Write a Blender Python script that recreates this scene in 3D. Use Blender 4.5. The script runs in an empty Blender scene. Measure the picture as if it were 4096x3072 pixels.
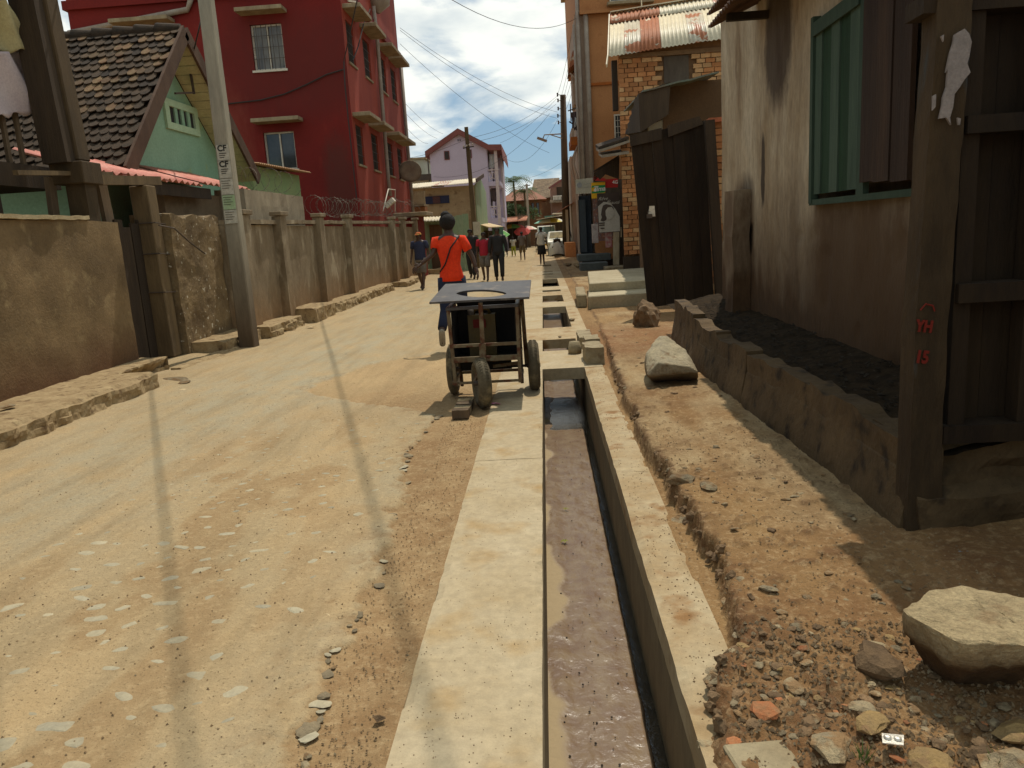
import bpy, bmesh, math, random
import numpy as np
from mathutils import Vector, Matrix, Quaternion
random.seed(7); rng = np.random.default_rng(7)
S = bpy.context.scene; C = S.collection
R = math.radians
# ------------------------------------------------------------------ camera
H = 1.55
M = np.array([[0.99744901, -0.05116583, -0.04977483], [0.03883613, -0.19609062, 0.97981642], [-0.05989349, -0.97924998, -0.19360331]])
cam = bpy.data.objects.new('camera', bpy.data.cameras.new('camera')); C.objects.link(cam); S.camera = cam
cam.data.sensor_width = 36; cam.data.lens = 3078 / 4096 * 36; cam.data.clip_end = 4000; cam.data.clip_start = 0.05
ax, ay, az = M @ np.array([1, 0, 0]), M @ np.array([0, -1, 0]), M @ np.array([0, 0, -1])
cam.matrix_world = Matrix(((ax[0], ay[0], az[0], 0), (ax[1], ay[1], az[1], 0), (ax[2], ay[2], az[2], H), (0, 0, 0, 1)))
# ------------------------------------------------------------------ sun and sky
SUN = Vector((0.112, 0.385, 0.92)).normalized()
W = bpy.data.worlds.new('World'); S.world = W; W.use_nodes = True
nt = W.node_tree; nt.nodes.clear()
def N(nt, t, **k):
    n = nt.nodes.new(t)
    for a, b in k.items():
        if a in n.inputs.keys() if isinstance(a, str) else False: n.inputs[a].default_value = b
        else: setattr(n, a, b)
    return n
L = nt.links.new
sky = N(nt, 'ShaderNodeTexSky', sky_type='NISHITA'); sky.sun_disc = False
sky.sun_elevation = math.asin(SUN.z); sky.sun_rotation = math.atan2(SUN.x, SUN.y); sky.dust_density = 1.2; sky.ozone_density = 1.2; sky.altitude = 1200
tc = N(nt, 'ShaderNodeTexCoord'); sep = N(nt, 'ShaderNodeSeparateXYZ'); L(tc.outputs['Generated'], sep.inputs[0])
addz = N(nt, 'ShaderNodeMath', operation='ADD'); addz.inputs[1].default_value = 0.32; L(sep.outputs['Z'], addz.inputs[0])
dx = N(nt, 'ShaderNodeMath', operation='DIVIDE'); L(sep.outputs['X'], dx.inputs[0]); L(addz.outputs[0], dx.inputs[1])
dy = N(nt, 'ShaderNodeMath', operation='DIVIDE'); L(sep.outputs['Y'], dy.inputs[0]); L(addz.outputs[0], dy.inputs[1])
cmb = N(nt, 'ShaderNodeCombineXYZ'); L(dx.outputs[0], cmb.inputs[0]); L(dy.outputs[0], cmb.inputs[1]); L(sep.outputs['Z'], cmb.inputs[2])
cmap = N(nt, 'ShaderNodeMapping'); cmap.inputs['Location'].default_value = (3.4, 1.15, 0.6); cmap.inputs['Scale'].default_value = (1.0, 1.0, 2.6); L(cmb.outputs[0], cmap.inputs[0])
n1 = N(nt, 'ShaderNodeTexNoise'); n1.inputs['Scale'].default_value = 2.1; n1.inputs['Detail'].default_value = 9; n1.inputs['Roughness'].default_value = 0.55; n1.inputs['Distortion'].default_value = 0.35
L(cmap.outputs[0], n1.inputs['Vector'])
cr = N(nt, 'ShaderNodeValToRGB'); cr.color_ramp.elements[0].position = 0.43; cr.color_ramp.elements[1].position = 0.555; L(n1.outputs['Fac'], cr.inputs[0])
n2 = N(nt, 'ShaderNodeTexNoise'); n2.inputs['Scale'].default_value = 3.4; n2.inputs['Detail'].default_value = 6; L(cmap.outputs[0], n2.inputs['Vector'])
cc = N(nt, 'ShaderNodeValToRGB'); cc.color_ramp.elements[0].position = 0.34; cc.color_ramp.elements[0].color = (8.8, 10.2, 10.9, 1)
cc.color_ramp.elements[1].position = 0.54; cc.color_ramp.elements[1].color = (15.6, 15.9, 14.9, 1); L(n2.outputs['Fac'], cc.inputs[0])
blue = N(nt, 'ShaderNodeMixRGB', blend_type='MIX'); blue.inputs[0].default_value = 0.35; blue.inputs[2].default_value = (5.2, 9.4, 12.8, 1); L(sky.outputs[0], blue.inputs[1])
mx = N(nt, 'ShaderNodeMixRGB'); L(cr.outputs[0], mx.inputs[0]); L(blue.outputs[0], mx.inputs[1]); L(cc.outputs[0], mx.inputs[2])
bg = N(nt, 'ShaderNodeBackground'); bg.inputs['Strength'].default_value = 0.066; L(mx.outputs[0], bg.inputs[0])
wo = N(nt, 'ShaderNodeOutputWorld'); L(bg.outputs[0], wo.inputs[0])
sd = bpy.data.lights.new('sun', 'SUN'); sd.energy = 3.25; sd.angle = R(0.53); sd.color = (1, 0.925, 0.81)
so = bpy.data.objects.new('sun', sd); C.objects.link(so); so.rotation_euler = (-SUN).to_track_quat('-Z', 'Y').to_euler(); so.location = (0, 0, 60)
S.render.engine = 'CYCLES'
S.view_settings.view_transform = 'Standard'; S.view_settings.look = 'None'; S.view_settings.gamma = 1; S.view_settings.exposure = 0.0
try: S.view_settings.use_curve_mapping = False
except Exception: pass
S.cycles.max_bounces = 5; S.cycles.diffuse_bounces = 3

# ------------------------------------------------------------------ measuring helpers: points of the photograph set on real planes
def ray(p): return M @ np.array([p[0] - 2048, p[1] - 1536, 3078.])
def G(p, z=0.): d = ray(p); s = (z - H) / d[2]; return (s * d[0], s * d[1], z)
def WX(p, x): d = ray(p); s = x / d[0]; return (x, s * d[1], H + s * d[2])
def WY(p, y): d = ray(p); s = y / d[1]; return (s * d[0], y, H + s * d[2])
def PL(p, o, n):   # on the plane through o with normal n
    d = ray(p); o = np.array(o); n = np.array(n); s = n.dot(o - np.array([0, 0, H])) / n.dot(d); q = np.array([0, 0, H]) + s * d; return tuple(q)
def zm(x0, y0, x1, w): s = w / (x1 - x0); return lambda x, y: (x0 + x / s, y0 + y / s)
z1 = zm(0, 0, 1024, 1659); z2 = zm(800, 0, 1800, 1659); z3 = zm(1600, 400, 2200, 1659); z4 = zm(2100, 500, 2700, 1659); z5 = zm(2200, 0, 3000, 1659)
z6 = zm(2500, 400, 3100, 1106); z7 = zm(2900, 0, 4096, 1653); z8 = zm(0, 800, 1700, 2212)
b1 = zm(1600, 1000, 2500, 1991); b2 = zm(2100, 1050, 2950, 2014); b3 = zm(2900, 1100, 4096, 1653); b4 = zm(2600, 2200, 4096, 2212); b5 = zm(0, 1900, 1400, 1982); b6 = zm(1100, 1500, 2200, 1161)

# ------------------------------------------------------------------ numpy noise
def _h(ix, iy, s):
    n = (ix * 374761393 + iy * 668265263 + s * 2147483647) & 0xffffffff
    n = ((n ^ (n >> 13)) * 1274126177) & 0xffffffff
    return ((n ^ (n >> 16)) & 0xffff) / 65535.0
def vnoise(x, y, s=0):
    x = np.asarray(x, float); y = np.asarray(y, float)
    ix = np.floor(x).astype(np.int64); iy = np.floor(y).astype(np.int64); fx = x - ix; fy = y - iy
    fx = fx * fx * (3 - 2 * fx); fy = fy * fy * (3 - 2 * fy)
    a = _h(ix, iy, s); b = _h(ix + 1, iy, s); c = _h(ix, iy + 1, s); d = _h(ix + 1, iy + 1, s)
    return (a * (1 - fx) + b * fx) * (1 - fy) + (c * (1 - fx) + d * fx) * fy
def fbm(x, y, o=4, s=0):
    r = 0; a = 0.5; t = 0
    for i in range(o): r = r + a * vnoise(x * 2 ** i, y * 2 ** i, s + i * 17); t += a; a *= 0.5
    return r / t
def sm(a, b, x): t = np.clip((x - a) / (b - a), 0, 1); return t * t * (3 - 2 * t)

# ------------------------------------------------------------------ objects
OFF = {}
def tag(o, label=None, cat=None, group=None, kind=None):
    if label: o['label'] = label
    if cat: o['category'] = cat
    if group: o['group'] = group
    if kind: o['kind'] = kind
    return o
def thing(name, label, cat, loc=(0, 0, 0), group=None, local=False, rz=0, kind=None):
    o = bpy.data.objects.new(name, None); C.objects.link(o); o.location = loc; o.rotation_euler = (0, 0, rz); o.empty_display_size = 0.2
    OFF[o] = (0, 0, 0) if local else tuple(loc)
    return tag(o, label, cat, group, kind)
def link(name, me, m, parent, off=None):
    o = bpy.data.objects.new(name, me); C.objects.link(o)
    if m is not None and not len(me.materials): me.materials.append(m)
    if parent: o.parent = parent; OFF[o] = OFF[parent]
    else: OFF[o] = (0, 0, 0)
    return o
def copy_tree(o, parent=None, loc=None):
    c = o.copy(); C.objects.link(c); OFF[c] = OFF.get(o, (0, 0, 0))
    if parent: c.parent = parent
    for ch in [x for x in C.objects if x.parent == o]: copy_tree(ch, c)
    if loc is not None: c.location = loc
    return c
class MB:
    def __init__(s): s.v = []; s.f = []; s.sm = []
    def add(s, vs, fs, smooth=False):
        b = len(s.v); s.v += [tuple(v) for v in vs]; s.f += [tuple(b + i for i in f) for f in fs]; s.sm += [smooth] * len(fs); return s
    def box(s, x0, x1, y0, y1, z0, z1):
        return s.add([(x0, y0, z0), (x1, y0, z0), (x1, y1, z0), (x0, y1, z0), (x0, y0, z1), (x1, y0, z1), (x1, y1, z1), (x0, y1, z1)],
                     [(3, 2, 1, 0), (4, 5, 6, 7), (0, 1, 5, 4), (1, 2, 6, 5), (2, 3, 7, 6), (3, 0, 4, 7)])
    def hexa(s, a, b):   # bottom quad a, top quad b (both counterclockwise seen from above)
        return s.add(list(a) + list(b), [(3, 2, 1, 0), (4, 5, 6, 7), (0, 1, 5, 4), (1, 2, 6, 5), (2, 3, 7, 6), (3, 0, 4, 7)])
    def prism(s, poly, d):   # planar polygon extruded by the vector d
        n = len(poly); d = Vector(d); p2 = [tuple(Vector(p) + d) for p in poly]
        return s.add(list(poly) + p2, [tuple(range(n))[::-1], tuple(range(n, 2 * n))] + [(i, (i + 1) % n, n + (i + 1) % n, n + i) for i in range(n)])
    def bar(s, a, b, w, h=None, up=(0, 0, 1), w2=None, h2=None):   # straight bar with a rectangular section
        h = h or w; w2 = w2 or w; h2 = h2 or h; a = Vector(a); b = Vector(b); d = (b - a).normalized(); u = Vector(up)
        if abs(d.dot(u)) > 0.98: u = Vector((0, 1, 0))
        r = d.cross(u).normalized(); u = r.cross(d)
        q = lambda c, w, h: [c - r * w / 2 - u * h / 2, c + r * w / 2 - u * h / 2, c + r * w / 2 + u * h / 2, c - r * w / 2 + u * h / 2]
        return s.add(q(a, w, h) + q(b, w2, h2), [(0, 1, 2, 3), (7, 6, 5, 4), (4, 5, 1, 0), (5, 6, 2, 1), (6, 7, 3, 2), (7, 4, 0, 3)])
    def tube(s, pts, r, n=6, cap=True):
        pts = [Vector(p) for p in pts]; m = len(pts); rs = r if isinstance(r, (list, tuple)) else [r] * m
        vs = []; pu = None
        for i, p in enumerate(pts):
            d = (pts[min(i + 1, m - 1)] - pts[max(i - 1, 0)]).normalized()
            if pu is None:
                pu = Vector((0, 0, 1)) if abs(d.z) < 0.9 else Vector((1, 0, 0))
            a = d.cross(pu).normalized(); pu = a.cross(d).normalized()
            for k in range(n):
                t = 2 * math.pi * k / n; vs.append(p + (a * math.cos(t) + pu * math.sin(t)) * rs[i])
        fs = [(i * n + k, i * n + (k + 1) % n, (i + 1) * n + (k + 1) % n, (i + 1) * n + k) for i in range(m - 1) for k in range(n)]
        if cap: fs += [tuple(range(n))[::-1], tuple(range((m - 1) * n, m * n))]
        return s.add(vs, fs, n > 5)
    def lathe(s, prof, mtx=None, n=24, close=False):   # profile (r, z) about z
        vs = []; m = len(prof); mtx = mtx or Matrix()
        for r, z in prof:
            for k in range(n):
                t = 2 * math.pi * k / n; vs.append(mtx @ Vector((r * math.cos(t), r * math.sin(t), z)))
        fs = [(i * n + k, i * n + (k + 1) % n, ((i + 1) % m) * n + (k + 1) % n, ((i + 1) % m) * n + k) for i in range(m if close else m - 1) for k in range(n)]
        return s.add(vs, fs, True)
    def build(s, name, m, parent=None, bevel=0, **k):
        o3 = OFF[parent] if parent else (0, 0, 0)
        me = bpy.data.meshes.new(name); me.from_pydata([(v[0] - o3[0], v[1] - o3[1], v[2] - o3[2]) for v in s.v], [], s.f)
        me.polygons.foreach_set('use_smooth', s.sm); me.update()
        o = link(name, me, m, parent)
        if bevel:
            b = o.modifiers.new('bevel', 'BEVEL'); b.width = bevel; b.segments = 1; b.limit_method = 'ANGLE'
        return tag(o, **k)
def box(name, m, parent, *b, bevel=0, **k): return MB().box(*b).build(name, m, parent, bevel, **k)
def piece(name, me, parent, mtx):
    o = bpy.data.objects.new(name, me); C.objects.link(o); o.parent = parent; q = OFF[parent]; o.matrix_local = Matrix.Translation((-q[0], -q[1], -q[2])) @ mtx; OFF[o] = q; return o
def grid(name, X, Y, Z, m, parent=None, colors=None, smooth=True, **k):   # arrays of the same 2D shape
    o3 = OFF[parent] if parent else (0, 0, 0)
    r, c = X.shape; v = np.stack([X - o3[0], Y - o3[1], Z - o3[2]], -1).reshape(-1, 3)
    i = np.arange((r - 1) * (c - 1)); a = (i // (c - 1)) * c + i % (c - 1); f = np.stack([a, a + 1, a + c + 1, a + c], -1)
    me = bpy.data.meshes.new(name); me.vertices.add(len(v)); me.vertices.foreach_set('co', v.ravel()); me.loops.add(f.size); me.loops.foreach_set('vertex_index', f.ravel().astype(np.int32))
    me.polygons.add(len(f)); me.polygons.foreach_set('loop_start', np.arange(0, f.size, 4, dtype=np.int32)); me.polygons.foreach_set('loop_total', np.full(len(f), 4, dtype=np.int32))
    me.polygons.foreach_set('use_smooth', [smooth] * len(f)); me.update(calc_edges=True); me.validate()
    if colors is not None:
        ca = me.color_attributes.new('mask', 'FLOAT_COLOR', 'POINT'); ca.data.foreach_set('color', colors.reshape(-1, 4).astype(np.float32).ravel())
    return tag(link(name, me, m, parent), **k)
def text(name, s, size, m, parent, origin, right, up, depth=0.002, bold=0.0, align='CENTER', shear=0.0, sx=1.0):
    cu = bpy.data.curves.new(name, 'FONT'); cu.body = s; cu.size = size; cu.extrude = depth; cu.offset = bold; cu.align_x = align; cu.align_y = 'CENTER'; cu.shear = shear; cu.resolution_u = 3
    t = bpy.data.objects.new(name, cu); C.objects.link(t); bpy.context.view_layer.update()
    me = bpy.data.meshes.new_from_object(t.evaluated_get(bpy.context.evaluated_depsgraph_get())); bpy.data.objects.remove(t)
    r = Vector(right).normalized(); u = Vector(up).normalized(); n = r.cross(u).normalized(); u = n.cross(r)
    q = Vector(OFF[parent]); mm = Matrix.Translation(Vector(origin) - q) @ Matrix((r * sx, u, n)).transposed().to_4x4(); me.transform(mm)
    me.materials.clear(); return link(name, me, m, parent)

# ------------------------------------------------------------------ materials
MT = {}
def col(c): return (c[0], c[1] * .965, c[2] * .85, 1)   # warm white balance tint put into the material colours
def mat(name, c1, c2=None, scale=6, rough=0.88, bump=0.25, bs=45, streak=0, c3=None, s3=14, t3=(0.56, 0.68), vary=0.0, grain=0.18, metal=0, spec=0.3, lo=0.35, hi=0.65, low=None, stretch=None, blots=None):
    """c1/c2 blended by noise; c3 a third colour in patches; streak > 1 stretches the noise vertically; low = (colour, z0, z1, wobble) colour creeping up from the ground: dirt on walls, painted shade on the tan boulder"""
    m = bpy.data.materials.new(name); m.use_nodes = True; nt = m.node_tree; L = nt.links.new; b = nt.nodes['Principled BSDF']
    geo = N(nt, 'ShaderNodeNewGeometry'); mp = N(nt, 'ShaderNodeMapping'); L(geo.outputs['Position'], mp.inputs[0])
    mp.inputs['Scale'].default_value = stretch or ((1, 1, 1 / streak) if streak else (1, 1, 1))
    no = N(nt, 'ShaderNodeTexNoise'); no.inputs['Scale'].default_value = scale; no.inputs['Detail'].default_value = 7; no.inputs['Roughness'].default_value = 0.62; L(mp.outputs[0], no.inputs['Vector'])
    rp = N(nt, 'ShaderNodeValToRGB'); rp.color_ramp.elements[0].position = lo; rp.color_ramp.elements[1].position = hi
    rp.color_ramp.elements[0].color = col(c1); rp.color_ramp.elements[1].color = col(c2 or c1); L(no.outputs['Fac'], rp.inputs[0]); out = rp.outputs[0]
    if c3:
        n3 = N(nt, 'ShaderNodeTexNoise'); n3.inputs['Scale'].default_value = s3; n3.inputs['Detail'].default_value = 5; L(mp.outputs[0], n3.inputs['Vector'])
        r3 = N(nt, 'ShaderNodeMapRange'); r3.inputs[1].default_value = t3[0]; r3.inputs[2].default_value = t3[1]; L(n3.outputs['Fac'], r3.inputs[0])
        mx = N(nt, 'ShaderNodeMixRGB'); mx.inputs[2].default_value = col(c3); L(r3.outputs[0], mx.inputs[0]); L(out, mx.inputs[1]); out = mx.outputs[0]
    if low:
        sp = N(nt, 'ShaderNodeSeparateXYZ'); L(geo.outputs['Position'], sp.inputs[0])
        nl = N(nt, 'ShaderNodeTexNoise'); nl.inputs['Scale'].default_value = 2.3; nl.inputs['Detail'].default_value = 6; L(mp.outputs[0], nl.inputs['Vector'])
        ma = N(nt, 'ShaderNodeMath', operation='MULTIPLY_ADD'); ma.inputs[1].default_value = low[3]; L(nl.outputs['Fac'], ma.inputs[0]); L(sp.outputs['Z'], ma.inputs[2])
        rl = N(nt, 'ShaderNodeMapRange'); rl.inputs[1].default_value = low[2] + low[3] / 2; rl.inputs[2].default_value = low[1] + low[3] / 2; L(ma.outputs[0], rl.inputs[0])
        mx = N(nt, 'ShaderNodeMixRGB'); mx.inputs[2].default_value = col(low[0]); L(rl.outputs[0], mx.inputs[0]); L(out, mx.inputs[1]); out = mx.outputs[0]
    if grain:   # fine mottling, so that no surface is one even tone
        ng = N(nt, 'ShaderNodeTexNoise'); ng.inputs['Scale'].default_value = max(22, scale * 7); ng.inputs['Detail'].default_value = 8; ng.inputs['Roughness'].default_value = .75; L(mp.outputs[0], ng.inputs['Vector'])
        mg_ = N(nt, 'ShaderNodeMapRange'); mg_.inputs[1].default_value = .3; mg_.inputs[2].default_value = .7; mg_.inputs[3].default_value = 1 - grain; mg_.inputs[4].default_value = 1 + grain; L(ng.outputs['Fac'], mg_.inputs[0])
        vm = N(nt, 'ShaderNodeVectorMath', operation='SCALE'); L(out, vm.inputs[0]); L(mg_.outputs[0], vm.inputs['Scale']); out = vm.outputs[0]
    if vary:
        oi = N(nt, 'ShaderNodeObjectInfo'); hs = N(nt, 'ShaderNodeHueSaturation'); mr = N(nt, 'ShaderNodeMapRange'); mr.inputs[3].default_value = 1 - vary; mr.inputs[4].default_value = 1 + vary
        L(oi.outputs['Random'], mr.inputs[0]); L(mr.outputs[0], hs.inputs['Value']); L(out, hs.inputs['Color']); out = hs.outputs[0]
    L(out, b.inputs['Base Color']); b.inputs['Roughness'].default_value = rough; b.inputs['Metallic'].default_value = metal; b.inputs['Specular IOR Level'].default_value = spec
    if bump:
        nb = N(nt, 'ShaderNodeTexNoise'); nb.inputs['Scale'].default_value = bs; nb.inputs['Detail'].default_value = 5; nb.inputs['Roughness'].default_value = 0.7; L(mp.outputs[0], nb.inputs['Vector'])
        bp = N(nt, 'ShaderNodeBump'); bp.inputs['Strength'].default_value = bump; bp.inputs['Distance'].default_value = 0.02; L(nb.outputs['Fac'], bp.inputs['Height']); L(bp.outputs[0], b.inputs['Normal'])
    MT[name] = m; return m

def stain(m, c, s_, colour, wob=.5, soft=.25, axes=(1, 2)):
    """a stain with its own place on the wall: centre c and half size s_ in world (y, z) metres, edge broken by noise"""
    nt = m.node_tree; L = nt.links.new; b = nt.nodes['Principled BSDF']; src = b.inputs['Base Color'].links[0].from_socket
    geo = N(nt, 'ShaderNodeNewGeometry'); sp = N(nt, 'ShaderNodeSeparateXYZ'); L(geo.outputs['Position'], sp.inputs[0]); d = []
    for k in (0, 1):
        a = N(nt, 'ShaderNodeMath', operation='SUBTRACT'); a.inputs[1].default_value = c[k]; L(sp.outputs[axes[k]], a.inputs[0]); ab = N(nt, 'ShaderNodeMath', operation='ABSOLUTE'); L(a.outputs[0], ab.inputs[0])
        dv = N(nt, 'ShaderNodeMath', operation='DIVIDE'); dv.inputs[1].default_value = s_[k]; L(ab.outputs[0], dv.inputs[0]); pw = N(nt, 'ShaderNodeMath', operation='POWER'); pw.inputs[1].default_value = 3; L(dv.outputs[0], pw.inputs[0]); d.append(pw)
    ad = N(nt, 'ShaderNodeMath', operation='ADD'); L(d[0].outputs[0], ad.inputs[0]); L(d[1].outputs[0], ad.inputs[1])
    mp = N(nt, 'ShaderNodeMapping'); mp.inputs['Scale'].default_value = (1, 1, .4); L(geo.outputs['Position'], mp.inputs[0])
    no = N(nt, 'ShaderNodeTexNoise'); no.inputs['Scale'].default_value = 4.5; no.inputs['Detail'].default_value = 8; no.inputs['Roughness'].default_value = .7; L(mp.outputs[0], no.inputs['Vector'])
    ma = N(nt, 'ShaderNodeMath', operation='MULTIPLY_ADD'); ma.inputs[1].default_value = wob * 4; L(no.outputs['Fac'], ma.inputs[0]); L(ad.outputs[0], ma.inputs[2])
    mr = N(nt, 'ShaderNodeMapRange'); mr.inputs[1].default_value = 1 + wob * 2 + soft; mr.inputs[2].default_value = 1 + wob * 2 - soft * 2; mr.inputs[4].default_value = .88; L(ma.outputs[0], mr.inputs[0])
    mx = N(nt, 'ShaderNodeMixRGB'); mx.inputs[2].default_value = col(colour); L(mr.outputs[0], mx.inputs[0]); L(src, mx.inputs[1]); L(mx.outputs[0], b.inputs['Base Color'])
def rbox(x0, x1, y0, y1, z0, z1, st=.12, amp=.03, sc=3, seed=0, fn=None, mb=None, fine=.3):
    mb = mb or MB(); nx, ny, nz = [max(1, min(160, int(math.ceil(abs(d) / st)))) for d in (x1 - x0, y1 - y0, z1 - z0)]
    def face(a, b_, mk, flip):
        A, B = np.meshgrid(a, b_); P = mk(A.ravel(), B.ravel()); x, y, z = [np.broadcast_to(q, A.ravel().shape).astype(float) for q in P]
        if fn: x, y, z = fn(x, y, z)
        f_ = lambda p, q, s: (fbm(p * sc, q * sc, 3, s) - .5) + fine * (fbm(p * sc * 5, q * sc * 5, 2, s + 5) - .5)
        X = x + amp * 2 * f_(y, z, seed); Yy = y + amp * 2 * f_(x + 31, z, seed + 1); Zz = z + amp * 2 * f_(x, y, seed + 2)
        c = len(a); v = list(zip(X.tolist(), Yy.tolist(), Zz.tolist())); fs = []
        for j in range(len(b_) - 1):
            for i in range(c - 1):
                q = (j * c + i, j * c + i + 1, (j + 1) * c + i + 1, (j + 1) * c + i); fs.append(q[::-1] if flip else q)
        mb.add(v, fs, False)
    lx, ly, lz = np.linspace(x0, x1, nx + 1), np.linspace(y0, y1, ny + 1), np.linspace(z0, z1, nz + 1)
    face(lx, ly, lambda a, b_: (a, b_, z0), True); face(lx, ly, lambda a, b_: (a, b_, z1), False)
    face(lx, lz, lambda a, b_: (a, y0, b_), False); face(lx, lz, lambda a, b_: (a, y1, b_), True)
    face(ly, lz, lambda a, b_: (x0, a, b_), True); face(ly, lz, lambda a, b_: (x1, a, b_), False)
    return mb
# ------------------------------------------------------------------ setting: ground, road, drain
def ground_mat(name, base, base2, grey, dark, speck=(0.12, 0.085, 0.05)):
    """mask R = exposed asphalt / concrete, G = darker loose earth, B = red soil"""
    m = bpy.data.materials.new(name); m.use_nodes = True; nt = m.node_tree; L = nt.links.new; b = nt.nodes['Principled BSDF']
    geo = N(nt, 'ShaderNodeNewGeometry'); vc = N(nt, 'ShaderNodeVertexColor', layer_name='mask'); sp = N(nt, 'ShaderNodeSeparateColor'); L(vc.outputs[0], sp.inputs[0])
    def noise(s, d=6, st=None):
        n = N(nt, 'ShaderNodeTexNoise'); n.inputs['Scale'].default_value = s; n.inputs['Detail'].default_value = d; n.inputs['Roughness'].default_value = 0.65
        if st:
            mp = N(nt, 'ShaderNodeMapping'); mp.inputs['Scale'].default_value = st; L(geo.outputs['Position'], mp.inputs[0]); L(mp.outputs[0], n.inputs['Vector'])
        else: L(geo.outputs['Position'], n.inputs['Vector'])
        return n.outputs['Fac']
    def ramp(f, a, b_): r = N(nt, 'ShaderNodeMapRange'); r.inputs[1].default_value = a; r.inputs[2].default_value = b_; L(f, r.inputs[0]); return r.outputs[0]
    def mix(f, a, c, blend='MIX'):
        x = N(nt, 'ShaderNodeMixRGB', blend_type=blend)
        L(f, x.inputs[0]) if not isinstance(f, float) else setattr(x.inputs[0], 'default_value', f)
        L(a, x.inputs[1]) if not isinstance(a, tuple) else setattr(x.inputs[1], 'default_value', col(a))
        L(c, x.inputs[2]) if not isinstance(c, tuple) else setattr(x.inputs[2], 'default_value', col(c)); return x.outputs[0]
    def mul(a, c):
        x = N(nt, 'ShaderNodeMath', operation='MULTIPLY'); L(a, x.inputs[0]); L(c, x.inputs[1]) if not isinstance(c, float) else setattr(x.inputs[1], 'default_value', c); return x.outputs[0]
    o = mix(ramp(noise(0.9, 5, (1.4, 0.55, 1)), 0.38, 0.62), base, base2)
    o = mix(mul(sp.outputs[0], ramp(noise(3, 7, (1.3, 0.6, 1)), 0.28, 0.60)), o, grey)
    o = mix(mul(ramp(noise(2.2, 6, (2.2, .28, 1)), .48, .66), .45), o, tuple(q * .66 for q in base2))
    vo = N(nt, 'ShaderNodeTexVoronoi', feature='DISTANCE_TO_EDGE'); vo.inputs['Scale'].default_value = 2.3
    wv = N(nt, 'ShaderNodeTexNoise'); wv.inputs['Scale'].default_value = 5; wv.inputs['Detail'].default_value = 5; L(geo.outputs['Position'], wv.inputs['Vector']); wa = N(nt, 'ShaderNodeVectorMath', operation='MULTIPLY_ADD'); wa.inputs[1].default_value = (.5, .5, .5); L(wv.outputs['Color'], wa.inputs[0]); L(geo.outputs['Position'], wa.inputs[2]); L(wa.outputs[0], vo.inputs['Vector'])
    ck = N(nt, 'ShaderNodeMapRange'); ck.inputs[1].default_value = .0; ck.inputs[2].default_value = .012; ck.inputs[3].default_value = .8; ck.inputs[4].default_value = 0; L(vo.outputs['Distance'], ck.inputs[0])
    o = mix(mul(mul(ck.outputs[0], ramp(noise(1.3, 4), .52, .60)), sp.outputs[0]), o, tuple(q * .45 for q in grey))
    o = mix(mul(sp.outputs[1], ramp(noise(5), 0.22, 0.58)), o, dark)
    o = mix(mul(sp.outputs[2], ramp(noise(4), 0.25, 0.60)), o, (0.20, 0.088, 0.036))
    o = mix(mul(ramp(noise(30, 5), 0.50, 0.72), 0.35), o, (0.62, 0.48, 0.30))
    o = mix(mul(ramp(noise(75, 3), 0.60, 0.68), 0.75), o, speck)
    o = mix(mul(ramp(noise(190, 3), 0.50, 0.75), 0.45), o, tuple(q * .5 for q in base2))
    L(o, b.inputs['Base Color']); b.inputs['Roughness'].default_value = 0.93; b.inputs['Specular IOR Level'].default_value = 0.2
    bp = N(nt, 'ShaderNodeBump'); bp.inputs['Strength'].default_value = 0.8; bp.inputs['Distance'].default_value = 0.014
    h = N(nt, 'ShaderNodeMath', operation='ADD'); L(noise(60, 6), h.inputs[0]); L(noise(14, 6), h.inputs[1]); L(h.outputs[0], bp.inputs['Height']); L(bp.outputs[0], b.inputs['Normal'])
    return m
M_road = ground_mat('dusty_road', (0.45, 0.325, 0.185), (0.37, 0.275, 0.16), (0.36, 0.325, 0.245), (0.235, 0.14, 0.068))
M_bank = ground_mat('red_earth', (0.30, 0.19, 0.09), (0.215, 0.122, 0.055), (0.38, 0.29, 0.175), (0.13, 0.07, 0.035))
M_far = mat('far_earth', (0.40, 0.29, 0.16), (0.32, 0.22, 0.12), 0.6)
M_slab = mat('slab_concrete', (0.44, 0.37, 0.265), (0.38, 0.305, 0.20), 2.2, bump=0.25, bs=90, c3=(0.36, 0.25, 0.125), s3=3.5, t3=(0.54, 0.74))
M_slabd = mat('dusty_concrete', (0.42, 0.345, 0.235), (0.33, 0.235, 0.13), 2.6, bump=0.3, bs=80, c3=(0.25, 0.14, 0.06), s3=5, t3=(0.56, 0.70))
M_dwall = mat('channel_wall', (0.20, 0.155, 0.095), (0.13, 0.10, 0.06), 5, bump=0.3, bs=60, streak=3)
M_stone = mat('embedded_stone', (0.33, 0.305, 0.24), (0.39, 0.34, 0.245), 5, bump=0.35, bs=60, vary=0.12)
M_rub = mat('grey_rubble', (.20, .165, .115), (.33, .265, .17), 14, bump=.8, bs=50, vary=.3, c3=(.23, .145, .075), s3=18, t3=(.45, .58))
M_rubd = mat('dark_clod', (0.13, 0.085, 0.05), (0.21, 0.135, 0.075), 14, bump=0.6, bs=60, vary=0.3)
M_brickbit = mat('brick_fragment', (.36, .125, .05), (.27, .14, .07), 22, bump=0.5, vary=0.3, c3=(.25, .15, .08), s3=25)
M_ochre = mat('ochre_stone', (.34, .23, .10), (.26, .18, .09), 18, bump=.7, vary=.25, c3=(.24, .15, .08), s3=22)
M_conc = mat('old_concrete', (0.33, 0.28, 0.19), (0.24, 0.19, 0.12), 4, bump=0.4, bs=50, c3=(0.17, 0.12, 0.07), s3=6)

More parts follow.
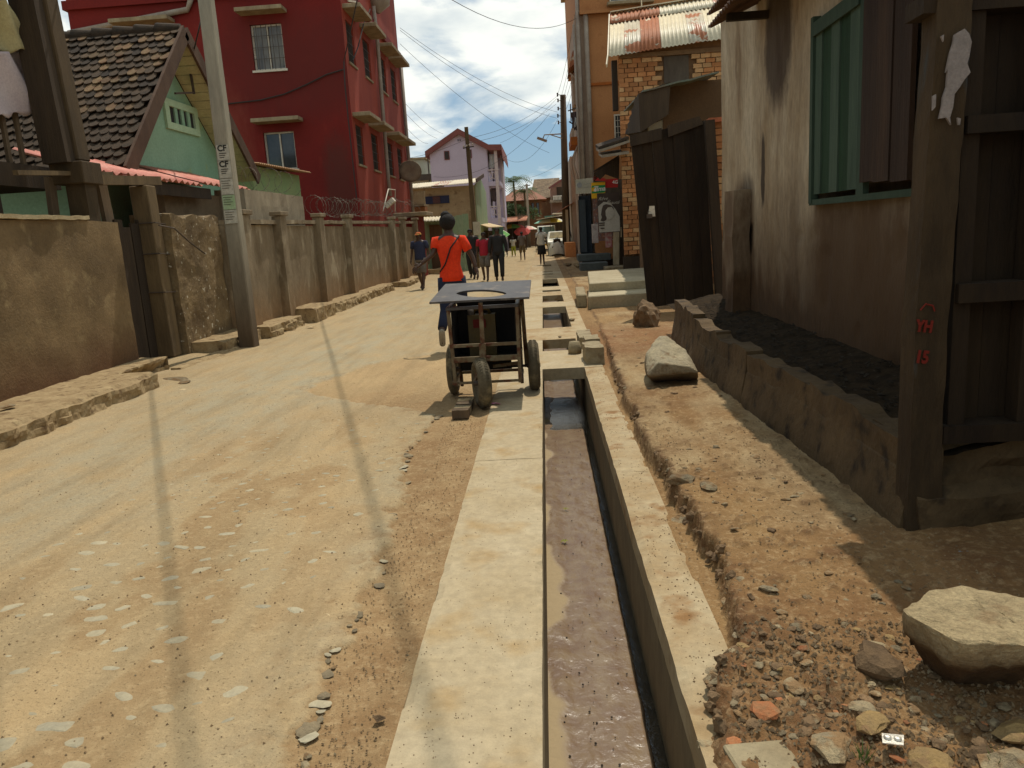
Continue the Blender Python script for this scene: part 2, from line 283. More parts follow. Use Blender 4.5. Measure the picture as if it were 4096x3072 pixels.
# far ground: one sheet with the drain trench left open
MB().add([(-700, -40, -.03), (-.549, -40, -.03), (-.549, 46, -.03), (-700, 46, -.03), (.60, -40, -.03), (700, -40, -.03), (700, 46, -.03), (.60, 46, -.03),
          (-700, 2500, -.03), (700, 2500, -.03)], [(0, 1, 2, 3), (4, 5, 6, 7), (3, 2, 7, 6, 9, 8)]).build('ground', M_far, kind='structure')

def rows(y0, y1, k=1.0, mn=0.02):
    y = [y0]
    while y[-1] < y1: y.append(y[-1] + max(mn, y[-1] ** 2 / 1150 * k))
    return np.array(y)
# road surface
ey = np.array([1, 2.05, 2.2, 2.31, 2.48, 2.70, 2.79, 3.1, 3.35, 3.6, 3.84, 4.2, 4.5, 5.1, 5.55, 6.0, 6.6, 6.9, 7.25, 7.9, 8.4, 9.0, 9.7, 10.2, 11, 40, 200])
ex = np.array([-.8, -.83, -.89, -.83, -.905, -.90, -.865, -.865, -.86, -.88, -.89, -.975, -.92, -1.07, -1.1, -1.06, -1.02, -1.3, -1.85, -2.56, -2.66, -2.45, -2.2, -1.5, -.7, -.56, -.56])
ys = rows(1.2, 150); xs = np.concatenate([np.linspace(-5.6, -3.6, 40)[:-1], np.linspace(-3.6, -0.549, 150)])
X, Y = np.meshgrid(xs, ys)
edge = np.interp(Y, ey, ex) + (fbm(X * 9, Y * 9, 4, 3) - .5) * 0.16 + (fbm(X * 40, Y * 40, 3, 9) - .5) * 0.04
asp = sm(0.012, -0.012, X - edge)
flake = sm(-0.30, 0, X - edge) * sm(0.55, 0.62, fbm(X * 12, Y * 12, 3, 21)) * asp * (Y < 9)
near = sm(14, 8, Y)
Z = 0.010 * asp * near + 0.035 * (fbm(X * .8, Y * .5, 3, 5) - .5) * sm(-.549, -1.2, X) + 0.010 * (fbm(X * 9, Y * 9, 4, 8) - .5) * near * (1 - asp * .6) - .008 * flake - .012 * near * (1 - asp) * sm(-.549, -.62, X)
Z += 0.05 * sm(-4.1, -4.9, X) * fbm(X * 3, Y * 3, 3, 2)
stn = np.exp(-((X + 1.95) / .75) ** 2) * sm(7.5, 5.5, Y)
wheel = np.exp(-((X + 3.1 + .0 * Y) / 1.2) ** 2)
Rm = asp * np.clip(0.40 + 0.85 * fbm(X * .7 + 3, Y * .35, 3, 31) * wheel + 0.25 * sm(-.35, 0, X - edge) - .3 * stn, 0, 1)
pot = sm(.52, .60, fbm(X * 2.6 + 5, Y * 1.3, 4, 35)) * np.clip(stn * 1.3, 0, 1) * asp; Z -= .002 * pot * near; Rm = Rm * (1 - .8 * pot)
Gm = .45 * pot + (1 - asp) * sm(8.5, 6.8, Y) * np.clip(.55 + .8 * (fbm(X * 2, Y * 1.3, 3, 41) - .4), 0, 1) + .15 * sm(-4.2, -4.8, X) + .5 * flake
Bm = .25 * (1 - asp) * fbm(X * 3, Y * 2, 3, 51)
grid('road', X, Y, Z, M_road, colors=np.stack([Rm, np.clip(Gm, 0, 1), Bm, Bm * 0 + 1], -1), kind='structure')
road = bpy.data.objects['road']
def road_z(x, y):
    x = np.array(float(x)); y = np.array(float(y)); e = np.interp(y, ey, ex)
    return float(0.010 * (x < e) + 0.035 * (fbm(x * .8, y * .5, 3, 5) - .5) * sm(-.549, -1.2, x))

# rock meshes
def rock_mesh(name, m, seed, flat=0.6, sub=2, rough=0.3, facet=5):
    bm = bmesh.new(); bmesh.ops.create_icosphere(bm, subdivisions=sub, radius=0.5); r = random.Random(seed)
    pl = [(Vector((r.gauss(0, 1), r.gauss(0, 1), r.gauss(0, 1))).normalized(), r.uniform(.28, .42)) for _ in range(facet)]
    for v in bm.verts:
        for n, d in pl:
            t = v.co.dot(n)
            if t > d: v.co -= n * (t - d)
        v.co += v.co.normalized() * r.uniform(-1, 1) * rough * .09
        v.co.z *= flat
    me = bpy.data.meshes.new(name); bm.to_mesh(me); bm.free(); me.materials.append(m); return me
flat_st = [rock_mesh('flat_stone', M_stone, i, .22, 2, .5, 6) for i in range(6)]
rub = [rock_mesh('rubble_stone', M_rub, 20 + i, .65, 2, .9, 6) for i in range(5)]
clod = [rock_mesh('earth_clod', M_rubd, 40 + i, .8, 2, 1.2, 4) for i in range(5)]
bbit = [rock_mesh('brick_bit', M_brickbit, 60 + i, .5, 1, .6, 6) for i in range(4)]
och = [rock_mesh('ochre_bit', M_ochre, 70 + i, .5, 2, .8, 6) for i in range(3)]
def TRS(x, y, z, sx, sy, sz, rz=0, rx=0, ry=0):
    return Matrix.Translation((x, y, z)) @ Matrix.Rotation(rz, 4, 'Z') @ Matrix.Rotation(ry, 4, 'Y') @ Matrix.Rotation(rx, 4, 'X') @ Matrix.Diagonal((sx, sy, sz, 1))
r = random.Random(11); placed = []
n = 0
while n < 285:
    y = r.uniform(2.0, 6.6); x = -1.95 + r.gauss(0, .40 + .02 * y)
    if x > -1.12 or x < -3.2 or any((x - a) ** 2 + (y - b) ** 2 < (.07 + s_) ** 2 for a, b, s_ in placed): continue
    s_ = r.choice([.03, .04, .05, .06, .08]) * (0.6 if y > 4.2 else 1.1); placed.append((x, y, s_ * .6)); n += 1
    piece('stone', r.choice(flat_st), road, TRS(x, y, road_z(x, y) - s_ * .066, s_ * r.uniform(1, 1.9), s_ * r.uniform(.8, 1.2), s_ * r.uniform(.6, 1.1), r.uniform(-.5, .9)))
M_asph = mat('broken_asphalt', (.17, .14, .10), (.25, .20, .13), 9, bump=.6, bs=60, vary=.25); asph = [rock_mesh('asphalt_lump', M_asph, 30 + i, .4, 2, .8, 6) for i in range(4)]
for y in np.arange(2.0, 6.8, .045):    # broken lip of the asphalt
    if r.random() < (.85 if y < 3 or 4.9 < y < 5.7 or 6.2 < y else .18):
        e = float(np.interp(y, ey, ex)) + r.uniform(-.02, .05); s_ = r.uniform(.015, .06) * (1.2 if y < 3 else 1)
        piece('asphalt_chunk', r.choice(flat_st + rub[:2] + asph + asph), road, TRS(e, y, -.004, s_ * 1.4, s_, s_ * .55, r.uniform(0, 3), r.uniform(-.2, .2)))

# ---- drain: channel of cast concrete under cover slabs
drain = thing('drain', None, None, (0, 0, 0), kind='structure')
D = -.57
def cast(x0, x1, ya, yb, zt, m, sd):   # one pour: slightly uneven, its arrises rubbed and chipped
    def fn(x, y, z): e = sm(.035, 0, np.minimum(x - x0, x1 - x)) * (z > 0); q = sm(.60, .72, fbm(y * 4.0 + x0, y * 0 + sd, 4, sd)); return x, y, z - e * (.002 + .014 * q)
    return rbox(x0, x1, ya, yb, -.12, zt, .035, .0025, 5, sd, fn).build('slab_section', m, drain)
for i, (a, b_) in enumerate([(1.0, 5.10), (5.102, 8.549)]): cast(-.549, -.081, a, b_, .012 + .0015 * (i % 2), M_slab, 300 + i)
for i, (a, b_) in enumerate([(1.0, 4.72), (4.723, 8.549)]): cast(.391, .60, a, b_, .008, M_slabd, 310 + i)
MB().box(-.30, -.083, -1, 46, D - .1, -.122).build('channel_wall', M_dwall, drain)
MB().box(.393, .60, -1, 46, D - .1, -.122).build('channel_wall', M_dwall, drain)
MB().box(-.082, .392, -1, 46, D - .12, D - .02).build('channel_floor', M_dwall, drain)
ops = [(9.86, 10.90, .39), (12.26, 15.6, .385), (16.72, 18.4, .385), (19.55, 20.1, .385), (21.35, 24.7, .385), (27.2, 27.7, .3), (28.9, 29.4, .3), (33.5, 35.0, .3)]
prev = 8.549
for i, (a, b_, xr) in enumerate(ops):
    MB().box(-.549, .60, prev, a, -.12, .012 - .001 * (i % 2)).build('cover_slab', M_slab if i % 2 == 0 else M_slabd, drain)
    MB().box(-.549, -.08, a + .001, b_ - .001, -.12, .010).build('side_slab', M_slab, drain); MB().box(xr, .60, a + .001, b_ - .001, -.12, .010).build('side_slab', M_slabd, drain)
    prev = b_
MB().box(-.549, .60, prev, 46, -.12, .011).build('cover_slab', M_slabd, drain)
# silt: dry strip at the left, wet brown mud, black water along the right wall
M_silt = bpy.data.materials.new('wet_silt'); M_silt.use_nodes = True; nt = M_silt.node_tree; Lk = nt.links.new; b = nt.nodes['Principled BSDF']
vc = N(nt, 'ShaderNodeVertexColor', layer_name='mask'); sp = N(nt, 'ShaderNodeSeparateColor'); Lk(vc.outputs[0], sp.inputs[0])
gp = N(nt, 'ShaderNodeNewGeometry'); nn = N(nt, 'ShaderNodeTexNoise'); nn.inputs['Scale'].default_value = 9; nn.inputs['Detail'].default_value = 8; Lk(gp.outputs['Position'], nn.inputs['Vector'])
rr = N(nt, 'ShaderNodeValToRGB'); rr.color_ramp.elements[0].position = .35; rr.color_ramp.elements[1].position = .68; rr.color_ramp.elements[0].color = (.17, .105, .060, 1); rr.color_ramp.elements[1].color = (.235, .165, .095, 1); Lk(nn.outputs['Fac'], rr.inputs[0])
mx = N(nt, 'ShaderNodeMixRGB'); mx.inputs[2].default_value = (.34, .255, .14, 1); Lk(sp.outputs[0], mx.inputs[0]); Lk(rr.outputs[0], mx.inputs[1])
Lk(mx.outputs[0], b.inputs['Base Color'])
ro = N(nt, 'ShaderNodeMapRange'); ro.inputs[3].default_value = .3; ro.inputs[4].default_value = .9; Lk(sp.outputs[0], ro.inputs[0]); Lk(ro.outputs[0], b.inputs['Roughness'])
n2 = N(nt, 'ShaderNodeTexNoise'); n2.inputs['Scale'].default_value = 26; n2.inputs['Detail'].default_value = 6; Lk(gp.outputs['Position'], n2.inputs['Vector'])
bp = N(nt, 'ShaderNodeBump'); bp.inputs['Strength'].default_value = .6; bp.inputs['Distance'].default_value = .012; Lk(n2.outputs['Fac'], bp.inputs['Height']); Lk(bp.outputs[0], b.inputs['Normal'])
ys = rows(1.2, 24, 1, .012); xs = np.linspace(-.083, .393, 60); X, Y = np.meshgrid(xs, ys)
rightedge = .335 + .012 * (fbm(X * 9, Y * 7, 3, 61) - .5)
Z = D + .02 + .014 * (fbm(X * 14, Y * 8, 4, 62) - .5) + .012 * sm(.05, -.05, X) - .05 * sm(rightedge - .01, rightedge + .02, X)
dry = sm(.02, -.03, X - (-.07 + .20 * (fbm(X * 2, Y * 2.0, 3, 64) - .42) * 2)) * (Y < 8.6)
pool = sm(7.95, 8.1, Y) * sm(10.0, 9.4, Y); Z -= .035 * pool
grid('silt', X, Y, Z, M_silt, colors=np.stack([dry, pool, dry, dry * 0 + 1], -1), kind='structure')
M_water = mat('drain_water', (.02, .018, .014), (.05, .042, .03), 8, rough=.05, bump=.15, bs=16, spec=.8)
MB().add([(-.083, 1, D - .006), (.393, 1, D - .006), (.393, 30, D - .006), (-.083, 30, D - .006)], [(0, 1, 2, 3)]).build('water', M_water, kind='structure')
M_black = mat('black_pebble', (.025, .02, .016), (.06, .05, .04), 20, rough=.5, vary=.3)
pb = rock_mesh('pebble', M_black, 90, .8, 1, .5, 3)
silt = bpy.data.objects['silt']
for i in range(190):
    y = 2 + 6 * r.random() ** 2.2; x = r.uniform(-.06, .31); s_ = r.uniform(.004, .013)
    piece('pebble', pb, silt, TRS(x, y, D + .028, s_, s_, s_, r.uniform(0, 3)))
M_leaf = mat('green_leaf', (.22, .26, .04), (.30, .28, .05), 30, rough=.6)
for k, p in enumerate([(268, 1062), (262, 1275)]):
    q = zm(2100, 1400, 2900, 1327)(*p); g = G(q, D + .03)
    lv = MB()
    for j in range(3 + 2 * k):
        a = j * 1.3 + k; c, s_ = math.cos(a), math.sin(a); l = .03
        lv.add([(g[0], g[1], D + .032), (g[0] + l * .5 * c - .008 * s_, g[1] + l * .5 * s_ + .008 * c, D + .045), (g[0] + l * c, g[1] + l * s_, D + .036), (g[0] + l * .5 * c + .008 * s_, g[1] + l * .5 * s_ - .008 * c, D + .045)], [(0, 1, 2, 3)])
    tag(lv.build('leaf', M_leaf), ['small yellow green leaf on the wet silt, farther up the open drain', 'small bunch of green leaves on the wet silt in the open drain'][k], 'leaf')

# ---- right bank of earth
fy = [0, 2.0, 2.3, 2.42, 2.55, 2.8, 3.3, 3.7, 4.3, 5.6, 6.1, 8.1, 9.0, 10.5, 12, 15, 60]
fxx = [.40, .40, .41, .48, .585, .64, .645, .63, .62, .585, .60, .63, .68, .72, .78, .8, .8]
ys = rows(1.3, 60, 1, .013); xs = np.concatenate([np.linspace(.40, 1.7, 130)[:-1], np.linspace(1.7, 5.5, 70)]); X, Y = np.meshgrid(xs, ys)
ed = np.interp(Y, fy, fxx) + .02 + (fbm(X * 6, Y * 6, 3, 71) - .5) * .10 + (fbm(X * 30, Y * 30, 3, 72) - .5) * .05
up = sm(0, .045, X - ed)
bh = np.interp(Y, [0, 2.2, 2.6, 3, 9, 10.5, 12, 60], [.05, .06, .10, .12, .12, .08, .02, .0])
Z = -.004 + .010 * fbm(X * 7, Y * 7, 3, 73) * sm(.44, .60, X) + up * bh + up * (.05 * (fbm(X * 1.6, Y * 1.6, 3, 74) - .5) + .022 * (fbm(X * 9, Y * 9, 4, 75) - .5)) * sm(12, 9, Y) + .022 * (fbm(X * 40, Y * 40, 3, 76) - .5) * sm(.5, 1, up) * sm(4, 2.5, Y)
rubz = sm(2.75, 2.4, Y) * up; Z += rubz * (.05 * (fbm(X * 12, Y * 12, 4, 77) - .5))
Z = np.where((X < .60) & (Y > 2.6), np.minimum(Z, .0135), Z)
Z -= .05 * sm(.47, .41, X) * sm(2.4, 2.6, Y)
Z += up * .012 * (fbm(X * 22, Y * 18, 4, 78) - .5)
lump = sm(.66, .74, fbm(X * 16, Y * 16, 3, 79)) * up * sm(9, 6, Y); Z += .012 * lump
Rm = np.clip(up * (sm(.45, .6, fbm(X * 1.5, Y * .8, 3, 81)) * sm(2.8, 3.6, Y)), 0, 1) * .9
Gm = np.clip(sm(.0, .02, X - ed) * sm(.09, .03, X - ed) * .9 + .4 * up * sm(.5, .7, fbm(X * 4, Y * 4, 3, 83)) + .25 * rubz + .55 * up * sm(3.9, 3.0, Y) * fbm(X * 3, Y * 3, 3, 84) + .5 * lump, 0, 1)
Bm = np.clip(sm(8.2, 9, Y) * sm(13, 11, Y) * .8 + .3 * up * sm(3.6, 2.8, Y), 0, 1)
grid('earth_bank', X, Y, Z, M_bank, colors=np.stack([Rm, Gm, Bm, Rm * 0 + 1], -1), kind='structure')
bank = bpy.data.objects['earth_bank']
XB, YB, ZB = xs.copy(), ys.copy(), Z.copy()
def bank_z(x, y): return float(ZB[min(len(YB) - 1, int(np.searchsorted(YB, y))), min(len(XB) - 1, int(np.searchsorted(XB, x)))])
y = 2.1
while y < 9.6:      # crumbling lip: clods and stones, one by one
    e = float(np.interp(y, fy, fxx)) + .045; k = 3
    for j in range(k):
        s_ = r.uniform(.02, .06) * (1.0 if y > 3 else 1.15); zz = r.uniform(.01, .11)
        piece('clod', r.choice(clod + clod + rub[:1]), bank, TRS(e + zz * .25 + r.uniform(-.02, .03), y + r.uniform(-.03, .03), zz, s_, s_ * r.uniform(.8, 1.3), s_ * r.uniform(.8, 1.3), r.uniform(0, 3), r.uniform(-.5, .5)))
    y += .062 + .006 * y
# ------------------------------------------------------------------ builders for walls
def wall_open(mb, o, r, u, w, h, holes, depth):   # face with recessed openings; holes = (s0, s1, t0, t1)
    o, r, u = Vector(o), Vector(r).normalized(), Vector(u).normalized(); n = r.cross(u)
    P = lambda s, t, d=0: o + r * s + u * t - n * d
    ss = sorted({0, w} | {q for a in holes for q in a[:2]}); ts = sorted({0, h} | {q for a in holes for q in a[2:4]})
    for i in range(len(ss) - 1):
        for j in range(len(ts) - 1):
            s, t = (ss[i] + ss[i + 1]) / 2, (ts[j] + ts[j + 1]) / 2
            if any(a[0] < s < a[1] and a[2] < t < a[3] for a in holes): continue
            mb.add([P(ss[i], ts[j]), P(ss[i + 1], ts[j]), P(ss[i + 1], ts[j + 1]), P(ss[i], ts[j + 1])], [(0, 1, 2, 3)])
    for a in holes:
        c = [(a[0], a[2]), (a[1], a[2]), (a[1], a[3]), (a[0], a[3])]
        for k in range(4): p, q = c[k], c[(k + 1) % 4]; mb.add([P(*p), P(*q), P(*q, depth), P(*p, depth)], [(3, 2, 1, 0)])
        mb.add([P(*q, depth) for q in c], [(0, 1, 2, 3)])
    return mb
def window(parent, o, r, u, w, h, mf, mg, mull=1, bars=0, mb_=None, fw=.06, back=.10, name='window', curtain=None):
    """frame with glass, set back in its opening; window > pane, bar"""
    o, r, u = Vector(o), Vector(r).normalized(), Vector(u).normalized(); n = r.cross(u)
    P = lambda s, t, d=0: o + r * s + u * t - n * d
    def slab(m, s0, s1, t0, t1, d0, d1): m.add([P(s0, t0, d1), P(s1, t0, d1), P(s1, t1, d1), P(s0, t1, d1), P(s0, t0, d0), P(s1, t0, d0), P(s1, t1, d0), P(s0, t1, d0)],
        [(3, 2, 1, 0), (4, 5, 6, 7), (0, 1, 5, 4), (1, 2, 6, 5), (2, 3, 7, 6), (3, 0, 4, 7)])
    f = MB(); slab(f, 0, fw, 0, h, back - .05, back + .01); slab(f, w - fw, w, 0, h, back - .05, back + .01); slab(f, fw, w - fw, 0, fw, back - .05, back + .01); slab(f, fw, w - fw, h - fw, h, back - .05, back + .01)
    for k in range(mull): s = w * (k + 1) / (mull + 1); slab(f, s - fw * .45, s + fw * .45, fw, h - fw, back - .045, back + .008)
    fo = f.build(name, mf, parent)
    for k in range(mull + 1):
        s0, s1 = w * k / (mull + 1), w * (k + 1) / (mull + 1); g = MB(); slab(g, s0 + fw * .8, s1 - fw * .8, fw, h - fw, back, back + .008); g.build('pane', mg, fo)
    if bars:
        g = MB()
        for k in range(bars): s = w * (k + 1) / (bars + 1); slab(g, s - .009, s + .009, 0, h, .03, .048)
        for t in (.25, .5, .75): slab(g, 0, w, h * t - .008, h * t + .008, .02, .029)
        g.build('window_bars', mb_ or mf, fo)
    return fo
M_glass = mat('dark_glass', (.03, .035, .04), (.05, .055, .06), 3, rough=.08, bump=0, spec=.6)
M_curt = mat('curtained_glass', (.22, .21, .19), (.09, .09, .10), 6, rough=.25, bump=0, spec=.5, streak=8)
M_whitep = mat('white_paint', (.62, .58, .52), (.48, .44, .38), 5, rough=.6, bump=.1)
M_iron = mat('dark_iron', (.05, .04, .035), (.09, .065, .05), 8, rough=.6, bump=.1)
M_wire = mat('cable_black', (.03, .028, .026), None, 4, bump=0, rough=.6)
M_wood = mat('grey_wood', (.14, .10, .065), (.08, .055, .035), 5, streak=9, bump=.4, bs=30, vary=.25)
M_woodd = mat('dark_wood', (.055, .038, .024), (.032, .022, .015), 5, streak=9, bump=.5, bs=30, vary=.25)

# ------------------------------------------------------------------ left side
M_mud = mat('mud_render', (.225, .155, .082), (.13, .088, .045), 1.6, bump=.5, bs=35, c3=(.27, .20, .11), s3=4, t3=(.60, .72), low=((.13, .068, .034), .2, .75, .5))
M_wallc = mat('grey_render', (.255, .205, .145), (.165, .125, .082), 2.2, streak=2, bump=.35, bs=40, c3=(.33, .28, .21), s3=3.2, t3=(.56, .66), low=((.25, .15, .075), .1, .9, .6))
M_kerb = mat('kerb_stone', (.37, .28, .165), (.25, .175, .095), 5, bump=.6, bs=30, c3=(.15, .095, .05), s3=9)
M_pier = mat('speckled_render', (.23, .165, .09), (.13, .09, .05), 3, bump=.8, bs=18, c3=(.50, .46, .38), s3=13, t3=(.645, .67))
sq = lambda t: (lambda x, y, z: (x + t * (y - 6), y, z))
w_ = thing('mud_wall', 'long brown mud rendered wall, leftmost along the road, with sunlit top edge', 'wall', (-5.45, 4, .1))
rbox(-5.75, -5.42, -1.5, 9.86, -.05, 1.98, .07, .016, 1.1, 3, mb=None).build('wall_body', M_mud, w_)
rbox(-5.78, -5.39, -1.5, 9.20, 1.985, 2.03, .1, .02, 3, 5).build('coping', mat('pale_coping', (.46, .38, .25), (.36, .28, .17), 6), w_)
def kerb(nm, x0, x1, y0, y1, z1, label, seed, chew=.05):
    def fn(x, y, z):
        t = sm(x1 - .15, x1, x); return x - t * chew * 2 * fbm(y * 8, z * 6, 3, seed) * (z > -.02), y, z - t * (z > z1 * .6) * chew * 1.4 * fbm(y * 3, x * 3, 3, seed + 3)
    return tag(rbox(x0, x1, y0, y1, -.06, z1, .04, .010, 7, seed, fn).build(nm, M_kerb, None), label, 'kerb')
kerb('stone_kerb', -5.45, -4.50, 2.0, 8.62, .21, 'long raised stone kerb strip running along the foot of the mud wall', 5, .055)
kerb('stone_kerb', -5.45, -4.92, 8.64, 9.95, .20, 'broken crumbling kerb end beside the dark gateway', 9, .22)
kerb('low_kerb', -4.98, -4.72, 9.8, 11.75, .06, 'low row of flat kerb stones in front of the dark gateway', 13, .06)
kerb('doorstep', -5.5, -4.85, 11.35, 12.9, .20, 'long concrete doorstep at the foot of the speckled pier behind the leaning pole', 17, .03)
kerb('stone_kerb', -5.4, -4.62, 12.95, 14.75, .21, 'rough stone kerb just beyond the leaning concrete pole', 21, .12)
kerb('concrete_block', -5.3, -4.55, 15.15, 16.55, .30, 'squared concrete block step between two kerbs by the grey wall', 25, .03)
kerb('stone_kerb', -5.15, -4.55, 16.9, 23.6, .24, 'farthest long stone kerb under the grey pillared wall', 29, .08)
kerb('stone_kerb', -5.1, -4.35, 24.8, 28.5, .18, 'short mossy kerb stub near the red pillar of the street corner', 33, .10)
for p, s_ in [((900, 945), .34), ((960, 955), .22), ((40, 1085), .16), ((110, 1055), .22)]:
    g = G(z8(*p), 0 if s_ > .2 else .22); o = bpy.data.objects.new('flat_rock', rub[1]); C.objects.link(o); o.matrix_world = TRS(g[0], g[1], g[2] + .02 + (.2 if p[0] < 200 and s_ > .2 else 0), s_, s_ * .8, s_ * .35, s_ * 9)
    tag(o, {.34: 'flat broken stone slab lying at the broken end of the long kerb', .22: 'smaller flat stone beside the broken end of the long kerb' if p[0] > 500 else 'larger flat stone lying on the near kerb strip by the mud wall', .16: 'small flat stone on the near kerb strip at the left edge'}[s_], 'stone')
# gateway: dark plank door, posts, bamboo rail
gt = thing('plank_gate', 'dark narrow plank gate between the mud wall and the speckled pier', 'gate', (-5.75, 10.3, .1))
for k in range(6): box('plank', M_woodd, gt, -5.72 - .01 * (k % 2), -5.69 - .01 * (k % 2), 9.88 + k * .2, 10.07 + k * .2, .08, 1.93 + .05 * (k % 3))
M_post = mat('round_post', (.17, .12, .065), (.10, .07, .04), 6, streak=6, bump=.4)
pt = thing('gate_post', 'tall square wooden gate post with wire ties beside the speckled pier', 'post', (-5.60, 11.05, .08))
MB().bar((-5.60, 11.05, .05), (-5.64, 11.05, 2.50), .26, .26).build('post', M_post, pt, .012)
for z in (1.0, 1.55, 1.98): MB().tube([(-5.76, 10.90, z), (-5.45, 10.90, z), (-5.45, 11.20, z - .02), (-5.76, 11.2, z)], .009, 5).build('wire_tie', M_iron, pt)
tag(rbox(-6.0, -5.40, 11.25, 12.95, .0, 2.08, .05, .025, 2.5, 44, lambda x, y, z: (x, y, z + .03 * np.sin(y * 9) * (z > 1.9))).build('wall_pier', M_pier, None), 'short rough wall pier flecked with white paint spots between gate post and leaning pole', 'wall')
MB().tube([WX(z1(1030, 1460), -5.38), WX(z1(1130, 1480), -5.36), WX(z1(1230, 1570), -5.36), WX(z1(1330, 1645), -5.37)], .012, 5).build('bent_rod', M_iron, None, label='bent rusty rod fixed across the speckled wall pier', cat='rod')
rl = thing('timber_rail', 'long rough timber rail laid across the posts above the gateway', 'beam', (-5.6, 9, 2.5))
MB().bar(WX(z1(100, 1118), -5.62), WX(z1(720, 1128), -5.62), .06, .05).build('pole', M_post, rl); MB().bar(WX(z1(510, 1165), -5.60), WX(z1(1025, 1172), -5.60), .10, .12).build('beam', M_post, rl)
for a, b_, w, lab in [((650, 1180), (725, 1440), .20, 'weathered upright plank standing behind the end of the mud wall'), ((320, 1150), (330, 1390), .13, 'thin upright timber behind the mud wall under the balcony')]:
    MB().bar(WX(z1(*a), -5.85), WX(z1(*b_), -5.85)[:2] + (1.2,), w, .06, up=(1, 0, 0)).build('timber_upright', M_wood, None, label=lab, cat='post')
M_pale = mat('pale_bits', (.55, .50, .42), (.40, .36, .30), 8)
# leaning electricity pole with bills pasted on it
pl = thing('utility_pole', 'tall square concrete utility pole covered in pasted bills, leaning at the left kerb', 'pole', (-4.72, 11.9, 0))
tp = WY((772, -420), 11.9); bt = (-4.725, 11.9, -.05)
M_pole = mat('pole_concrete', (.36, .33, .27), (.27, .25, .21), 3, streak=6, bump=.2, low=((.10, .07, .045), .2, 2.1, .8))
MB().bar(bt, tp, .25, .23, up=(0, 1, 0), w2=.17, h2=.16).build('shaft', M_pole, pl, .015)
d = Vector(tp) - Vector(bt); M_paper = mat('white_paper', (.60, .58, .53), (.40, .39, .35), 9, bump=.1); M_ink = mat('black_ink', (.03, .03, .03), None, 4, bump=0); M_gpaper = mat('green_paper', (.35, .50, .30), (.40, .50, .36), 6, bump=.1)
def onpole(z): t = (z + .05) / (tp[2] + .05); c = Vector(bt) + d * t; return c, .125 + (.08 - .125) * t
for k, (za, zb, m_) in enumerate([(2.86, 3.08, M_paper), (2.60, 2.85, M_paper), (2.36, 2.59, M_paper), (2.14, 2.35, M_gpaper), (1.93, 2.13, M_paper)]):
    ca, ha = onpole(za); cb, hb = onpole(zb); ya, yb = 11.9 - ha - .004, 11.9 - hb - .004
    po = MB().prism([(ca.x - ha * .8, ya, za), (ca.x + ha * .95, ya, za), (cb.x + hb * .95, yb, zb), (cb.x - hb * .8, yb, zb)], (0, -.003, 0)).build('poster', m_, pl)
    if k in (0, 1):
        po['label'] = 'white bill printed CF in bold letters'
        c, hh = onpole(zb - .05); text('lettering', 'CF', .12, M_ink, po, (c.x, 11.9 - hh - .010, c.z), (1, 0, 0), (0, 0, 1), .001, .004)
        for j in range(3): box('print_line', M_ink, po, c.x - .05, c.x + .06 - .02 * j, 11.9 - hh - .013, 11.9 - hh - .0105, zb - .125 - j * .03, zb - .115 - j * .03)
    else:
        for j in range(4): c, hh = onpole(zb - .03 - .035 * j); box('print_line', M_iron, po, c.x - .07, c.x + .07 - .03 * (j % 2), 11.9 - hh - .014, 11.9 - hh - .0115, zb - .035 - j * .035, zb - .028 - j * .035)
# grey pillared wall
gw = thing('pillared_wall', 'long grey rendered garden wall with square pillars along the left of the street', 'wall', (-5.35, 20, 0))
rbox(-5.55, -5.32, 12.96, 29.5, .0, 1.95, .14, .012, 2, 51, sq(.019)).build('wall_body', M_wallc, gw)
rbox(-5.62, -5.24, 12.96, 29.5, 1.955, 2.03, .10, .014, 4, 53, lambda x, y, z: (x + .019 * (y - 6), y, z + .008 * (y - 13))).build('coping', M_wallc, gw)
for y in (13.25, 15.05, 17.55, 20.0, 25.4, 27.2, 29.6): x = -5.32 + .019 * (y - 6); rbox(x - .02, x + .15, y - .18, y + .18, .0, 2.10 + .006 * (y - 13), .12, .008, 3, 55).build('pillar', M_wallc, gw); box('pillar_cap', M_wallc, gw, x - .04, x + .19, y - .22, y + .22, 2.11 + .006 * (y - 13), 2.19 + .006 * (y - 13), bevel=.01)
rbox(-6.2, -5.62, 14.85, 18.5, .0, 2.66, .15, .012, 3, 57).build('raised_wall', mat('grey_block_render', (.33, .28, .21), (.25, .205, .15), 3, streak=3, bump=.3), None, label='raised grey rendered wall box standing behind the pillared wall', cat='wall')
tag(rbox(-6.6, -6.1, 12.6, 14.9, .0, 2.55, .2, .01, 3, 58).build('lean_to_wall', mat('brown_render', (.20, .15, .10), (.15, .11, .07), 3), None), 'brown rendered wall under the pink tin roof', 'wall')
def coil(name, label, a, b_, rad, pitch, m, seed=0, wob=.3):
    a, b_ = Vector(a), Vector(b_); d = b_ - a; n = int(d.length / pitch); d = d.normalized(); s = d.cross(Vector((0, 0, 1))).normalized(); r_ = random.Random(seed); pts = []; mb = MB(); bar = MB()
    for k in range(n):
        off = Vector((r_.uniform(-wob, wob), 0, r_.uniform(-wob, wob))) * rad * .5; rr_ = rad * r_.uniform(.8, 1.1)
        for j in range(14):
            t = (k + j / 14); a_ = 2 * math.pi * j / 14; p = a + d * pitch * t + s * math.cos(a_) * rr_ + Vector((0, 0, 1)) * (math.sin(a_) * rr_) + off * math.sin(math.pi * j / 14); pts.append(p)
            for e in (1, -1): bar.bar(p + Vector((0, .02, .022)) * e, p - Vector((0, .02, .022)) * e, .007, .002)
    t_ = thing(name, label, 'razor wire', tuple(a)); mb.tube(pts, .0042, 4).build('wire', m, t_); bar.build('barbs', m, t_, kind='stuff'); return t_
